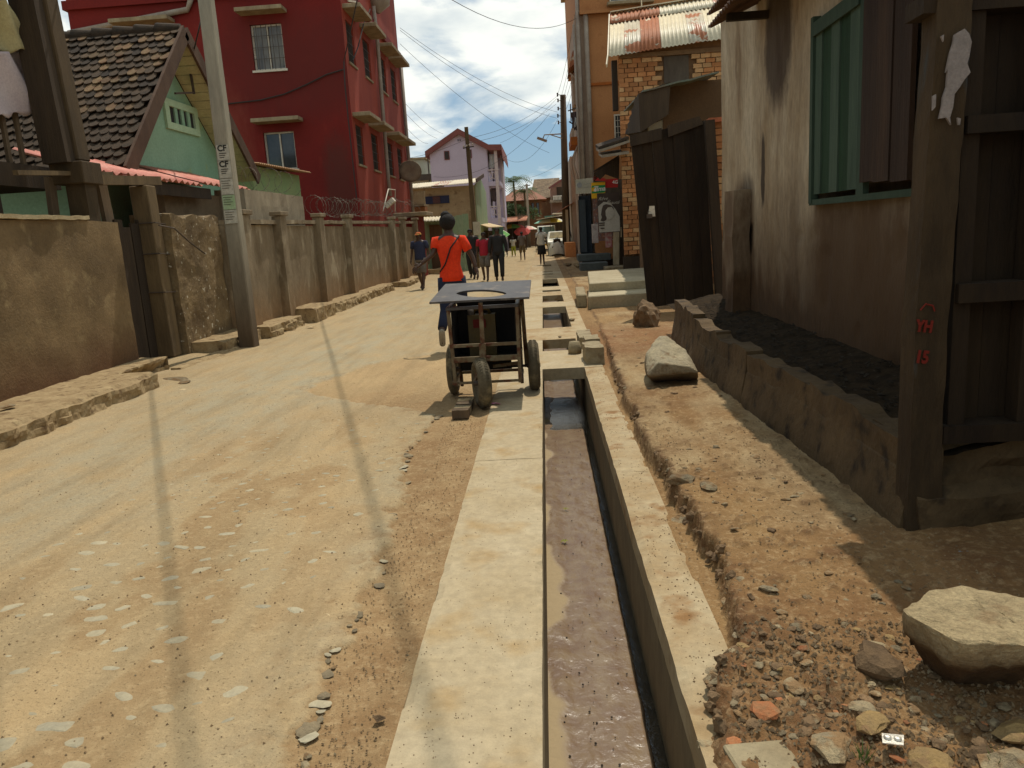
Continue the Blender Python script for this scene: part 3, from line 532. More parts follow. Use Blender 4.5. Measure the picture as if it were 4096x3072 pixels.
M_razor = mat('razor_steel', (.20, .18, .15), (.09, .06, .045), 9, rough=.6, metal=.2, bump=0)
coil('razor_wire', 'dense coils of razor wire on top of the grey pillared wall before the red building', (-5.32, 18.3, 2.42), (-5.12, 26.5, 2.55), .23, .30, M_razor, 1)
coil('razor_wire', 'far tangled razor wire coils above the end of the pillared wall', (-5.1, 26.9, 2.6), (-5.0, 31.5, 2.6), .30, .45, M_razor, 2, .8)
coil('razor_wire', 'open loops of razor wire above the grey box wall near the green annex', (-5.75, 14.7, 2.85), (-5.65, 18.4, 2.9), .28, .62, M_razor, 3, .5)
fl = thing('floodlight', 'white floodlight on a bent bracket above the pillared wall', 'lamp', (-5.15, 25.9, 2.2))
a = WX(z2(1215, 1400), -5.15); q = WX(z2(1250, 1255), -5.15); e = WX(z2(1295, 1260), -5.15); MB().tube([a, q, e, WX(z2(1295, 1400), -5.15)], .02, 6).build('bracket', M_whitep, fl)
c = WX(z2(1260, 1345), -5.1); MB().bar(Vector(c) + Vector((.15, 0, .1)), Vector(c) - Vector((.15, 0, .12)), .3, .16, w2=.2).build('lamp_head', M_whitep, fl)

# ---- pink tin lean-to roof
def corr(name, o, r, u, w, h, m, parent, waves=None, amp=.018, wl=.11, th=.004, **k):   # corrugated sheet, ridges along u
    o, r, u = Vector(o), Vector(r).normalized(), Vector(u).normalized(); n = r.cross(u); nw = max(2, int(w / wl)); st = nw * 4; mb = MB(); vs = []
    for s in (0, -1):
        for i in range(st + 1):
            q = w * i / st; dz = amp * math.sin(2 * math.pi * i / 4); vs += [o + r * q + n * (dz + s * th), o + r * q + u * h + n * (dz + s * th)]
    b_ = 2 * (st + 1); fs = [(2 * i, 2 * i + 2, 2 * i + 3, 2 * i + 1) for i in range(st)] + [(b_ + 2 * i + 1, b_ + 2 * i + 3, b_ + 2 * i + 2, b_ + 2 * i) for i in range(st)]
    fs += [(2 * i, b_ + 2 * i, b_ + 2 * i + 2, 2 * i + 2) for i in range(st)] + [(2 * i + 1, 2 * i + 3, b_ + 2 * i + 3, b_ + 2 * i + 1) for i in range(st)]
    mb.add(vs, fs, True); return mb.build(name, m, parent, **k)
M_pink = mat('faded_red_tin', (.52, .16, .13), (.60, .27, .22), 5, rough=.5, bump=.1)
lt = thing('tin_roof', 'faded pink red tin lean-to roof beside the green gabled house', 'roof', (-6.3, 13, 2.7))
A = Vector(WX(z1(640, 1090), -5.8)); B = Vector(WX(z1(1340, 1205), -5.8)); 
for k in range(5):
    o = Vector((-5.8, 10.35 + k * .62, 2.66 + .01 * (k % 2))); corr('roof_sheet', o, (0, 1, 0), (-1.15, 0, .36), .64, 1.22, M_pink, lt, wl=.2, amp=.03)
for k in range(3):
    o = Vector((-5.8, 13.5 + k * .72, 2.70)); corr('roof_sheet', o, (0, 1, 0), (-1.15, 0, .36), .74, 1.22, M_pink, lt, wl=.2, amp=.03)
box('fascia_board', M_woodd, lt, -5.9, -5.86, 11.2, 13.9, 2.44, 2.62)
# ---- green gabled house
M_green = mat('mint_render', (.27, .46, .34), (.22, .38, .28), 1.2, bump=.15, c3=(.33, .40, .18), s3=2.2, t3=(.62, .8))
M_tile = mat('clay_tile', (.065, .040, .022), (.035, .024, .014), 9, bump=.5, bs=30, vary=.6)
M_tileL = mat('lichen_tile', (.15, .105, .055), (.11, .055, .028), 9, bump=.5, bs=30, vary=.35)
gh = thing('gabled_house', 'mint green gabled house with steep mossy clay tile roof', 'house', (-9, 16.3, 0))
apex = (15.02, 5.56); eL = (12.22, 2.88); eR = (17.97, 3.13); XG = -7.0
wl_ = MB().prism([(XG, 12.55, .1), (XG, 17.75, .1), (XG, 17.75, 3.20), (XG, 15.02, 5.42), (XG, 12.55, 3.05)], (-6.5, 0, 0)).build('wall', M_green, gh)
gwn = [WX(z1(*p), XG + .03) for p in [(1055, 850), (1275, 850), (1275, 700), (1055, 685)]]
fr = MB(); y0, y1, za, zb = 14.93, 16.35, 3.86, 4.42
for bx in [(y0, y1, za, za + .13), (y0, y1, zb - .13, zb), (y0, y0 + .17, za + .13, zb - .13), (y1 - .17, y1, za + .13, zb - .13)]: fr.box(XG - .02, XG + .05, *bx)
vent = fr.build('vent_window', mat('pale_green', (.42, .58, .42), (.36, .52, .36), 5), gh); box('opening', M_ink, vent, XG - .05, XG + .004, y0 + .17, y1 - .17, za + .13, zb - .13)
for k in range(3): box('slat', M_green, vent, XG + .005, XG + .035, y0 + .40 + k * .27, y0 + .52 + k * .27, za + .13, zb - .13)
def roofplane(nm, e, parent, tilesn):
    a = Vector((XG + .55, e[0], e[1])); t = Vector((XG + .55, apex[0], apex[1])); up_ = (t - a); ln = up_.length; up_.normalize(); nn_ = Vector((-1, 0, 0)).cross(up_) if e[0] < apex[0] else up_.cross(Vector((-1, 0, 0)))
    if nn_.z < 0: nn_ = -nn_
    MB().prism([a, t, t + Vector((-5.6, 0, 0)), a + Vector((-5.6, 0, 0))], nn_ * -.05).build(nm, M_woodd, parent)
    return a, up_, nn_, ln
ra, ru, rn, rl_ = roofplane('roof_deck', eL, gh, True); roofplane('roof_deck', eR, gh, False)
tm = MB(); vs = []
pl2 = [(-.49, 1), (-.49, .30), (-.36, .10), (-.13, -.02), (.13, -.02), (.36, .10), (.49, .30), (.49, 1)]
for z_ in (.09, 0): vs += [(x_, y_, z_ + .20 * (1 - y_) + .05 * (1 - abs(x_) * 2)) for x_, y_ in pl2]
tm.add(vs, [tuple(range(8))] + [(i, 8 + i, 9 + i, 1 + i) for i in range(7)], False)
def tmesh(nm, m):
    me = bpy.data.meshes.new(nm); me.from_pydata(tm.v, [], tm.f); me.materials.append(m); return me
tmA, tmB = tmesh('clay_tile', M_tile), tmesh('clay_tile_pale', M_tileL); r = random.Random(3); rowsn, colsn = 19, 31; cnt = 0; rest = MB()
for i in range(rowsn):
    for j in range(colsn):
        s_ = .16 * j + (.08 if i % 2 else 0); t_ = rl_ * i / rowsn; o = ra + Vector((-s_ - .1, 0, 0)) + ru * (t_ + r.uniform(-.012, .012)) + rn * (.015 + r.uniform(0, .012))
        mtx = Matrix((Vector((1, 0, 0)), ru, rn)).transposed().to_4x4(); mtx = Matrix.Translation(o) @ mtx @ Matrix.Rotation(r.uniform(-.10, .10), 4, 'Z') @ Matrix.Rotation(r.uniform(-.05, .05), 4, 'X') @ Matrix.Diagonal((.165, .30, .22, 1))
        if j < 26 and cnt < 300 and not (i < 2 and j > 20) and i > 6: piece('roof_tile', tmB if r.random() < .22 else tmA, gh, mtx); cnt += 1
        else:
            b0 = len(rest.v); rest.add([mtx @ Vector(v) for v in tm.v], tm.f)
rest.build('roof_tiles', M_tile, gh, kind='stuff')
rg = MB()
for k in range(14): rg.tube([(XG + .5 - k * .4, apex[0], apex[1] + .02), (XG + .06 - k * .4, apex[0], apex[1] + .05)], [.11, .13], 8)
rg.build('ridge_tiles', M_tile, gh)
M_barge = mat('brown_board', (.065, .035, .022), (.10, .06, .04), 4, bump=.3, streak=3)
for e in (eL, eR): MB().bar((XG + .58, e[0], e[1] - .06), (XG + .58, apex[0], apex[1] - .02), .05, .26, up=(1, 0, 0) if False else (0, 0, 1)).build('bargeboard', M_barge, gh)
sf = MB(); uR = Vector((0, apex[0] - eR[0], apex[1] - eR[1]))
for k in range(18):
    a = Vector((0, eR[0], eR[1])) + uR * (k / 18); b_ = Vector((0, eR[0], eR[1])) + uR * ((k + .9) / 18); sf.prism([(XG + .54, a.y, a.z - .07), (XG + .54, b_.y, b_.z - .07), (XG, b_.y, b_.z - .07), (XG, a.y, a.z - .07)], (0, 0, -.015))
sf.build('soffit_boards', mat('cream_soffit', (.50, .50, .30), (.42, .40, .24), 5), gh)
br_ = thing('iron_bracket', 'thin dark iron bracket hanging under the gable of the green house', 'bracket', (XG + .3, 16, 4.7))
MB().bar(WX(z1(1225, 410), XG + .3), WX(z1(1258, 610), XG + .3), .04).build('upright', M_iron, br_); MB().bar(WX(z1(1258, 600), XG + .3), WX(z1(1135, 605), XG + .3), .035).build('arm', M_iron, br_)
box('window_hole', M_ink, gh, XG - .02, XG + .02, *(lambda p, q: (p[1], q[1], q[2], p[2]))(WX(z1(1015, 1300), XG), WX(z1(1062, 1375), XG)))
ga = thing('green_annex', 'low pale green annex with a rusty tin roof against the red building', 'shed', (-7, 20, 0))
box('wall', mat('lime_render', (.24, .36, .17), (.30, .36, .18), 2), ga, -9, -6.9, 18.9, 22.6, 0, 3.50)
corr('roof_sheet', (-6.6, 18.6, 3.50), (0, 1, .02), (-1, 0, .12), 4.2, 2.6, mat('tan_tin', (.42, .27, .16), (.36, .20, .12), 4), ga, wl=.14)
# ---- wooden balcony house at the far left
M_beam = mat('weathered_beam', (.085, .057, .03), (.05, .034, .018), 3, streak=5, bump=.35)
bh_ = thing('balcony_house', 'dark timber house with a baluster balcony over the mud wall at the left edge', 'house', (-6.2, 8.5, 0))
pA, pB = Vector(WY(z1(485, 1050), 9.5)), Vector(WY(z1(255, -60), 9.5)); MB().bar(pA, pB, .26, .26, up=(0, 1, 0)).build('corner_post', M_beam, bh_, .015)
c = WY(z1(510, 1120), 9.5); box('post_block', M_beam, bh_, c[0] - .24, c[0] + .17, 9.3, 9.72, c[2] - .14, c[2] + .12, bevel=.01)
MB().bar((c[0], 9.5, c[2] - .14), (c[0], 9.5, .1), .24, .24).build('lower_post', M_beam, bh_)
pC, pD = Vector(WY(z1(60, -60), 9.0)), Vector(WY(z1(480, 1090), 9.6)); MB().bar(Vector(WY(z1(150, -80), 9.3)), Vector(WY(z1(390, 1060), 9.3)), .30, .2, up=(0, 1, 0)).build('inner_post', M_woodd, bh_)
box('floor_beam', M_woodd, bh_, -9.5, -5.98, 3, 9.7, 2.40, 2.66); box('top_rail', M_woodd, bh_, -6.08, -5.98, 3, 9.4, 3.38, 3.46); box('top_beam', M_woodd, bh_, -9.5, -5.85, 3, 9.8, 4.72, 5.1)
for k in range(26): box('baluster', M_wood, bh_, -6.05, -6.01, 3.1 + .24 * k, 3.155 + .24 * k, 2.66, 3.38)
corr('back_panel', (-6.9, 2, 2.6), (0, 1, 0), (0, 0, 1), 7.6, 2.2, M_tileL, bh_, wl=.16); box('side_wall', M_woodd, bh_, -9.6, -6.92, 9.72, 9.9, 0, 5.0); box('back_wall', M_woodd, bh_, -9.5, -9.4, 2, 9.7, 0, 5)
box('ground_wall', mat('teal_render', (.13, .24, .16), (.10, .19, .13), 3), bh_, -7.6, -7.4, 2, 9.7, 0, 2.4); box('door', M_barge, bh_, -7.40, -7.34, 7.6, 8.8, 0.2, 2.3); box('roof', M_tile, bh_, -10, -5.6, 1, 10.1, 5.1, 5.3)
def cloth(name, c4, m, label, folds=5, seed=0, amp=.05, nu=26, nv=22):
    a, b_, c, d_ = [Vector(p) for p in c4]; X = np.zeros((nv, nu)); Y = X.copy(); Z = X.copy(); r_ = random.Random(seed)
    for i in range(nv):
        for j in range(nu):
            s, t = j / (nu - 1), i / (nv - 1); p = (a * (1 - s) + b_ * s) * (1 - t) + (d_ * (1 - s) + c * s) * t
            X[i, j], Y[i, j], Z[i, j] = p.x + amp * math.sin(folds * s * 6.28 + t * 2) * (.25 + t) + amp * .5 * math.sin(17 * s + 3 * t), p.y + .02 * math.sin(9 * s), p.z + (.03 * math.sin(11 * s * 3) if i == 0 else 0)
    o = grid(name, X, Y, Z, m, label=label, cat='cloth'); so_ = o.modifiers.new('thick', 'SOLIDIFY'); so_.thickness = .012; return o
cloth('hanging_cloth', [WX(z1(-260, 800), -5.93), WX(z1(312, 712), -5.93), WX(z1(150, 335), -5.93), WX(z1(-260, 345), -5.93)], mat('lilac_cloth', (.50, .43, .47), (.44, .37, .42), 6, bump=.3), 'pale lilac towel hanging over the balcony rail, below the cream cloth', 1.6, 1)
cloth('hanging_cloth', [WX(z1(-260, 330), -5.88), WX(z1(192, 330), -5.88), WX(z1(40, 40), -5.88), WX(z1(-260, -150), -5.88)], mat('cream_cloth', (.46, .42, .25), (.40, .35, .20), 5, bump=.3), 'cream yellow cloth hanging at the top left above the lilac towel', 1.2, 2, .10)

# ------------------------------------------------------------------ red building
M_red = mat('deep_red_paint', (.175, .012, .008), (.135, .009, .006), .8, rough=.8, bump=.1, c3=(.21, .024, .014), s3=2, t3=(.6, .8))
stain(M_red, (-7.5, 7.2), (3.0, 1.6), (.115, .014, .010), .7, .5, (0, 2)); stain(M_red, (-10.5, 4.2), (1.2, 2.5), (.20, .035, .022), .8, .5, (0, 2)); stain(M_red, (-6.6, 3.4), (.5, 1.6), (.10, .022, .016), .8, .4, (0, 2))
M_red2 = mat('lighter_red_paint', (.34, .06, .035), (.25, .038, .022), .9, rough=.8, bump=.15, streak=4)  # lighter red with vertical streaks, for street side and upper storey
M_canopy = mat('canopy_concrete', (.33, .27, .18), (.22, .165, .105), 4, streak=3, bump=.3)
rb = thing('red_building', 'tall dark red painted apartment building with concrete window canopies', 'building', (-10, 31, 0))
FX, FY, BX = -6.0, 26.0, -14.85
fh = [(BX - -9.0 if False else -9.0 - BX, -7.98 - BX, 7.14, 8.52), (-8.98 - BX, -7.96 - BX, 4.02, 5.22)]
wall_open(MB(), (BX, FY, 0), (1, 0, 0), (0, 0, 1), FX - BX, 9.35, fh, .22).build('front_wall', M_red, rb)
sw = [(26.4, 27.4), (28.76, 29.86), (31.7, 32.75), (33.85, 34.95)]; sh = [(a - FY, b_ - FY, z0, z1_) for a, b_ in sw for z0, z1_ in ((7.3, 8.6), (4.08, 5.36))]
wall_open(MB(), (FX, FY, 0), (0, 1, 0), (0, 0, 1), 10.2, 9.35, sh, .18).build('street_wall', M_red2, rb)
MB().box(BX, FX - .4, FY + .4, 36.2, 0, 9.35).build('core', M_red, rb); box('back_wall', M_red, rb, BX, FX, 36.15, 36.25, 0, 12.8)
box('floor_band', M_red, rb, BX - .1, FX + .12, FY - .12, 36.3, 9.35, 9.62); box('upper_storey', M_red2, rb, BX, FX, FY, 36.2, 9.62, 12.6); box('roof_slab', M_canopy, rb, BX - .3, FX + .3, FY - .3, 36.5, 12.6, 12.8)
for (a, b_, t0, t1), mg in zip(fh, (M_curt, M_glass)): window(rb, (BX + a, FY, t0), (1, 0, 0), (0, 0, 1), b_ - a, t1 - t0, M_whitep, mg, 1, 5 if mg is M_curt else 0, M_iron, .05, .16)
for (a, b_, t0, t1) in sh: window(rb, (FX, FY + a, t0), (0, 1, 0), (0, 0, 1), b_ - a, t1 - t0, M_iron, M_glass, 1, 5, M_iron, .05, .12)
for a, b_, z in [(-9.25, -7.75, 8.80), (-9.15, -7.6, 5.48), (-13.3, -11.4, 8.75)]: box('canopy', M_canopy, rb, a, b_, FY - .55, FY + .02, z, z + .12, bevel=.01)
for (a, b_) in sw:
    for z in (8.86, 5.56): box('canopy', M_canopy, rb, FX - .02, FX + .58, a - .25, b_ + .5, z, z + .13, bevel=.01)
for (a, b_, t0, t1) in sh: box('sill', M_canopy, rb, FX - .02, FX + .05, FY + a - .05, FY + b_ + .05, t0 - .07, t0 - .003)
for a, b_, t0, t1 in fh: box('sill', M_whitep, rb, BX + a - .06, BX + b_ + .06, FY - .05, FY + .02, t0 - .07, t0 - .003)
M_pvc = mat('grey_pvc', (.33, .29, .25), (.25, .20, .17), 3, rough=.5, bump=0)
for pts in ([WX(z2(1150, 40), -5.86), WX(z2(1175, 250), -5.86), WX(z2(1210, 700), -5.86), WX(z2(1250, 1200), -5.86), WX(z2(1262, 1300), -5.86)], [(-5.9, 36.1, .5), (-5.9, 36.1, 9.3)]): MB().tube(pts, .075, 8).build('downpipe', M_pvc, rb)
MB().tube([WY(z1(445, 215), 25.9), WY(z1(1215, 62), 25.9), WY(z1(1235, 0), 25.9), WY(z1(1215, -30), 25.9)], .09, 8).build('waste_pipe', M_pvc, rb)
c = Vector(WX(z2(1180, 15), -5.8)); MB().lathe([(.05, -.4), (.45, -.1), (.5, .3), (.1, .5)], Matrix.Translation(c), 14).build('rain_hopper', M_pvc, rb)
for a, b_ in [((1070, 90), (1115, 92)), ((1130, 150), (1165, 155)), ((985, 5), (1035, 12))]: MB().bar(WX(z2(*a), -5.8), WX(z2(*b_), -5.8), .05).build('bracket', M_whitep, rb)
c = Vector(WX(z2(1393, 1145), -5.4)); 
ds = thing('satellite_dish', 'brown satellite dish at the street corner of the red building', 'dish', tuple(c)); rot = Matrix.Translation(c) @ Matrix.Rotation(R(70), 4, 'X') @ Matrix.Rotation(R(15), 4, 'Y')
MB().lathe([(.02, 0), (.25, .03), (.47, .12), (.48, .13), (.25, .05), (.02, .02)], rot, 24).build('reflector', mat('brown_dish', (.22, .15, .10), (.16, .10, .07), 4), ds); MB().bar(c, c + Vector((-.5, .3, -.2)), .05).build('arm', M_iron, ds)
tag(MB().tube([WY(z2(180, 690), 25.95), WY(z2(400, 665), 25.95), WY(z2(560, 625), 25.95), WY(z2(700, 565), 25.95), WY(z2(840, 495), 25.95), WY(z2(950, 462), 25.95)], .022, 5).build('cable', M_wire, None), 'black cable sagging across the front of the dark red building', 'cable')
tag(MB().tube([WX(z2(955, 405), -5.95), WX(z2(962, 560), -5.95), WX(z2(985, 800), -5.95), WX(z2(1040, 1320), -5.95)], .02, 5).build('cable', M_wire, None), 'black cable running down the front corner of the red building', 'cable')
MB().tube([WX(z2(1015, 400), -5.85), WX(z2(1050, 310), -5.85), WX(z2(1085, 160), -5.85), WX(z2(1130, 60), -5.85)], .02, 5).build('cable', M_wire, None, label='slack cable looping past the upper side windows of the red building', cat='cable')
rp_ = thing('red_pillar', 'dark red gate pillar at the end of the pillared wall', 'pillar', (-4.95, 31, 0))
box('shaft', M_red, rp_, -5.5, -4.75, 30.2, 31.6, 0, 2.35); box('cap', M_canopy, rp_, -5.7, -4.4, 30.0, 31.9, 2.36, 2.52, bevel=.02)
# ------------------------------------------------------------------ right side: near house
M_house = mat('weathered_whitewash', (.52, .445, .35), (.28, .20, .12), 1.7, streak=3.2, grain=.28, bump=.35, bs=30, c3=(.20, .135, .085), s3=2.4, t3=(.60, .70), low=((.085, .046, .022), .85, 2.0, 1.2))
stain(M_house, (7.65, 3.3), (.42, .75), (.05, .03, .018)); stain(M_house, (5.6, 1.15), (1.25, .62), (.085, .048, .024), .4, .4); stain(M_house, (8.9, 1.5), (.5, .5), (.10, .06, .035), .6, .4); stain(M_house, (8.1, 2.0), (.07, .35), (.03, .018, .012), .3)
M_plinth = mat('cracked_plinth', (.12, .08, .042), (.07, .045, .022), 3, bump=.6, bs=22, c3=(.03, .02, .012), s3=6)
M_shade = mat('dark_timber', (.030, .018, .008), (.014, .008, .004), 4, streak=5, bump=.5, bs=20, vary=.2)  # timber colour set very dark to stand in for deep shade
hs = thing('plaster_house', 'near weathered plaster house with a green and brown shuttered window, right of the drain', 'house', (3.6, 6.5, .1))
WXh = 2.25; yF, yN = 9.92, 3.55
sy0, sy1, sz0, sz1 = 4.80, 6.54, 1.66, 3.02
mb = MB()   # wall face toward the street, with the window opening, as a fine displaced grid
def wallface(y0, y1, z0, z1_, st=.05):
    ny, nz = max(2, int((y1 - y0) / st)), max(2, int((z1_ - z0) / st)); Yg, Zg = np.meshgrid(np.linspace(y0, y1, ny), np.linspace(z0, z1_, nz))
    Xg = WXh + .035 * (fbm(Yg * 1.3, Zg * 1.3, 3, 91) - .5) + .012 * (fbm(Yg * 7, Zg * 7, 3, 92) - .5) - .03 * sm(1.5, .9, Zg) * fbm(Yg * 2, Zg * 3, 3, 93) + .018 * (sm(.60, .62, fbm(Yg * 2.2, Zg * 2.2, 4, 95)) * (Zg < 1.7))
    v = list(zip(Xg.ravel().tolist(), Yg.ravel().tolist(), Zg.ravel().tolist())); mb.add(v, [(j * ny + i + 1, j * ny + i, (j + 1) * ny + i, (j + 1) * ny + i + 1) for j in range(nz - 1) for i in range(ny - 1)], True)
wallface(yN, yF, .3, sz0); wallface(yN, yF, sz1, 3.9); wallface(sy1, yF, sz0, sz1); wallface(yN, sy0, sz0, sz1)
mb.add([(WXh, yF, .3), (WXh, yF, 3.9), (5.5, yF, 5.2), (5.5, yF, .3)], [(0, 1, 2, 3)]); mb.add([(WXh + .2, yF - .1, .3), (WXh + .2, yF - .1, 3.9), (WXh + .2, 3.4, 3.9), (WXh + .2, 3.4, .3)], [(0, 1, 2, 3)])
for a in [((sy0, sz0), (sy1, sz0)), ((sy1, sz0), (sy1, sz1)), ((sy1, sz1), (sy0, sz1)), ((sy0, sz1), (sy0, sz0))]: mb.add([(WXh, *a[0]), (WXh, *a[1]), (WXh + .2, *a[1]), (WXh + .2, *a[0])], [(0, 1, 2, 3)])
mb.build('wall', M_house, hs)
rbox(2.05, 2.235, 8.55, 8.95, .4, 1.85, .1, .02, 3, 61).build('wall_pilaster', M_house, hs)
M_sg = [mat('teal_board_light', (.072, .112, .085), (.048, .08, .06), 4, streak=10, bump=.35), mat('teal_board_dark', (.024, .06, .032), (.016, .042, .022), 4, streak=10, bump=.3)]
M_br = mat('brown_board', (.05, .03, .022), (.03, .018, .013), 4, streak=10, bump=.4, c3=(.07, .04, .025), s3=3)
shx = WXh - .035
cuts = [6.50, 6.36, 6.17, 6.00, 5.81, 5.64]; 
for k in range(5): ztop = 3.0; box('shutter_board', M_sg[k % 2], hs, shx - .012 * ((k + 1) % 2), shx + .02, cuts[k + 1] + .004, cuts[k] - .004, 1.70, 2.95)
M_sgf = mat('teal_frame', (.052, .084, .062), (.035, .06, .045), 5, streak=6, bump=.4); box('shutter_rail', M_sgf, hs, shx - .035, shx - .014, 5.62, 6.54, 2.90, 3.0); box('frame_post', M_sgf, hs, shx - .02, shx + .02, 5.50, 5.625, 1.66, 3.02); box('window_sill', M_sgf, hs, shx - .022, WXh + .05, 4.78, 6.58, 1.615, 1.66); box('frame_post', M_sgf, hs, shx - .03, shx + .03, 6.51, 6.57, 1.63, 3.05)
for k, (a, b_) in enumerate([(5.49, 5.27), (5.262, 5.03), (5.02, 4.79)]): box('shutter_plank', M_br, hs, shx - .05 - .008 * (k % 2), shx - .02, b_, a, 1.735 - .012 * k, 3.25)
M_tin = mat('rusty_dark_tin', (.06, .033, .02), (.12, .06, .035), 5, rough=.7, bump=.2)
for k in range(4): y0 = 4.06 + k * 1.08; corr('roof_sheet', (1.74 + .04 * (k % 2), y0, 3.42 + .03 * (k % 2)), (0, 1, 0), (1, 0, .42), 1.12, 4.2, M_tin, hs, wl=.10, amp=.02).rotation_euler = (0, 0, 0)
corr('roof_sheet', (2.10, 8.45, 3.95), (0, 1, 0), (1, 0, .42), 1.55, 4.2, M_tin, hs, wl=.1, amp=.02)
for k in range(6): box('rafter_end', M_woodd, hs, 1.86, 2.30, 4.2 + k * .75, 4.26 + k * .75, 3.40, 3.47)

# plinth slabs and the trough of black litter behind them
pw = thing('gutter_wall', 'low cracked slab wall edging the black litter trough along the plaster house', 'wall', (1.6, 5.5, .1))
segs = [(3.36, 4.70, 1.60, 1.60, .545, 1), (4.705, 5.92, 1.60, 1.53, .55, 2), (5.94, 6.85, 1.53, 1.50, .555, 3), (6.855, 7.98, 1.50, 1.50, .575, 4), (8.08, 8.75, 1.53, 1.56, .63, 5), (8.85, 9.65, 1.58, 1.60, .60, 6)]
for y0, y1, xa, xb, zt, k in segs:
    rbox(xa - .01, xa + .12, y0, y1, .02, zt, .045, .012, 3, 100 + k, lambda x, y, z, y0=y0, y1=y1, xa=xa, xb=xb, k=k, zt=zt: (x + (xb - xa) * (y - y0) / (y1 - y0) - .05 * sm(.45, .1, z), y, z - (z > zt * .7) * .035 * sm(.40, .68, fbm(y * 2.6, y * 0 + k, 2, k)))).build('wall_slab', M_plinth, pw)
Yg, Xg = np.meshgrid(np.linspace(3.36, 10.5, 300), np.linspace(1.62, 2.32, 30)); Zg = .46 + .10 * sm(1.7, 2.3, Xg) + .04 * (fbm(Xg * 8, Yg * 5, 4, 111) - .4)
M_litter = mat('black_litter', (.020, .015, .011), (.042, .029, .018), 11, bump=.4, bs=30, c3=(.06, .05, .042), s3=30, t3=(.62, .70), rough=.95, spec=.05)
grid('black_litter', Xg, Yg, Zg, M_litter, kind='stuff', label='black ash and litter filling the trough beside the plaster house')
lm = MB(); r = random.Random(5)
for k in range(420):
    x, y = r.uniform(1.64, 2.2), 3.4 + 6.2 * r.random() ** 1.2; z = .49 + .1 * float(sm(1.7, 2.3, np.array(x))); a = r.uniform(0, 3.14); l = r.uniform(.012, .05); lm.bar((x, y, z), (x + l * math.cos(a), y + l * math.sin(a), z + r.uniform(0, .02)), l * r.uniform(.15, .8), .004)
lm.build('litter_flakes', mat('grey_flake', (.045, .038, .032), (.025, .02, .016), 9, spec=.05), None, kind='stuff', label='scraps strewn over the black litter trough')
# porch front at the far right
pf = thing('timber_porch', 'dark boarded porch front on a cracked plinth at the right edge', 'porch', (2.4, 3.4, 0))
M_post2 = mat('peeling_post', (.070, .044, .021), (.038, .024, .012), 4, streak=4, bump=.5, c3=(.05, .05, .05), s3=7, t3=(.60, .66))
po = rbox(1.565, 1.70, 3.33, 3.46, .10, 2.36, .05, .006, 6, 121, lambda x, y, z: (x + .028 * np.clip(z - 1, 0, 2) + .03 * sm(.5, .1, z) * (x > 1.63), y, z)).build('corner_post', M_post2, pf)
wp = [(1270, 190), (1325, 158), (1350, 185), (1365, 230), (1352, 310), (1340, 350), (1358, 400), (1325, 440), (1300, 480), (1270, 520), (1262, 590), (1245, 650), (1250, 690), (1225, 650), (1185, 655), (1200, 590), (1205, 540), (1225, 480), (1232, 380), (1222, 400), (1245, 290), (1262, 240)]
MB().prism([WY(z7(*p), 3.300) for p in wp][::-1], (0, .012, 0)).build('plaster_patch', mat('flaked_white_plaster', (.30, .26, .26), (.22, .19, .19), 12, bump=.4), pf)
for q in [[(1150, 530), (1168, 520), (1165, 590), (1148, 610)], [(1285, 650), (1305, 655), (1300, 690), (1290, 690)], [(1195, 200), (1212, 190), (1208, 230)]]: MB().prism([WY(z7(*p), 3.302) for p in q], (0, .01, 0)).build('plaster_flake', MT['flaked_white_plaster'], pf)
M_redpaint = mat('red_lettering', (.18, .018, .010), (.15, .015, .008), 20, bump=0)
for s_, p, sz in [('YH', (1098, 285), .055), ('15', (1085, 455), .06)]:
    c = WY(b3(*p), 3.325); text('lettering', s_, sz * 1.25, M_redpaint, pf, (c[0], 3.318, c[2]), (1, 0, -.14), (0, 0, 1), .003, .003, sx=.75)
MB().tube([WY(b3(1080, 195), 3.318), WY(b3(1110, 160), 3.318), WY(b3(1150, 170), 3.318), WY(b3(1160, 200), 3.318)], .004, 4).build('lettering', M_redpaint, pf)
box('sill_beam', M_shade, pf, 1.71, 3.6, 3.34, 3.48, .52, .60); box('rail', M_shade, pf, 1.74, 3.6, 3.33, 3.45, 1.83, 1.90); box('rail', M_shade, pf, 1.74, 3.6, 3.33, 3.45, 1.14, 1.22)
for k in range(10): box('board', M_shade, pf, 1.735 + k * .185, 1.915 + k * .185, 3.46 + .006 * (k % 2), 3.49 + .006 * (k % 2), .60, 2.30)
for x in (1.735, 2.03): box('stile', M_shade, pf, x, x + .07, 3.36, 3.45, .60, 2.30)
box('top_beam', M_shade, pf, 1.55, 3.6, 3.34, 3.5, 2.30, 2.37); box('side_panel', M_shade, pf, 3.6, 3.7, 0, 3.5, 0, 2.3)
rbox(1.62, 3.6, 3.36, 3.75, -.03, .515, .05, .03, 4, 131, lambda x, y, z: (x, y - .05 * np.sin(x * 5) * (z < .4) + .06 * (z > .3), z)).build('plinth', M_plinth, pf)
corr('roof_sheet', (1.55, 3.34, 2.40), (1, 0, 0), (0, 1, .5), 2.1, 1.2, M_tin, pf, wl=.1)

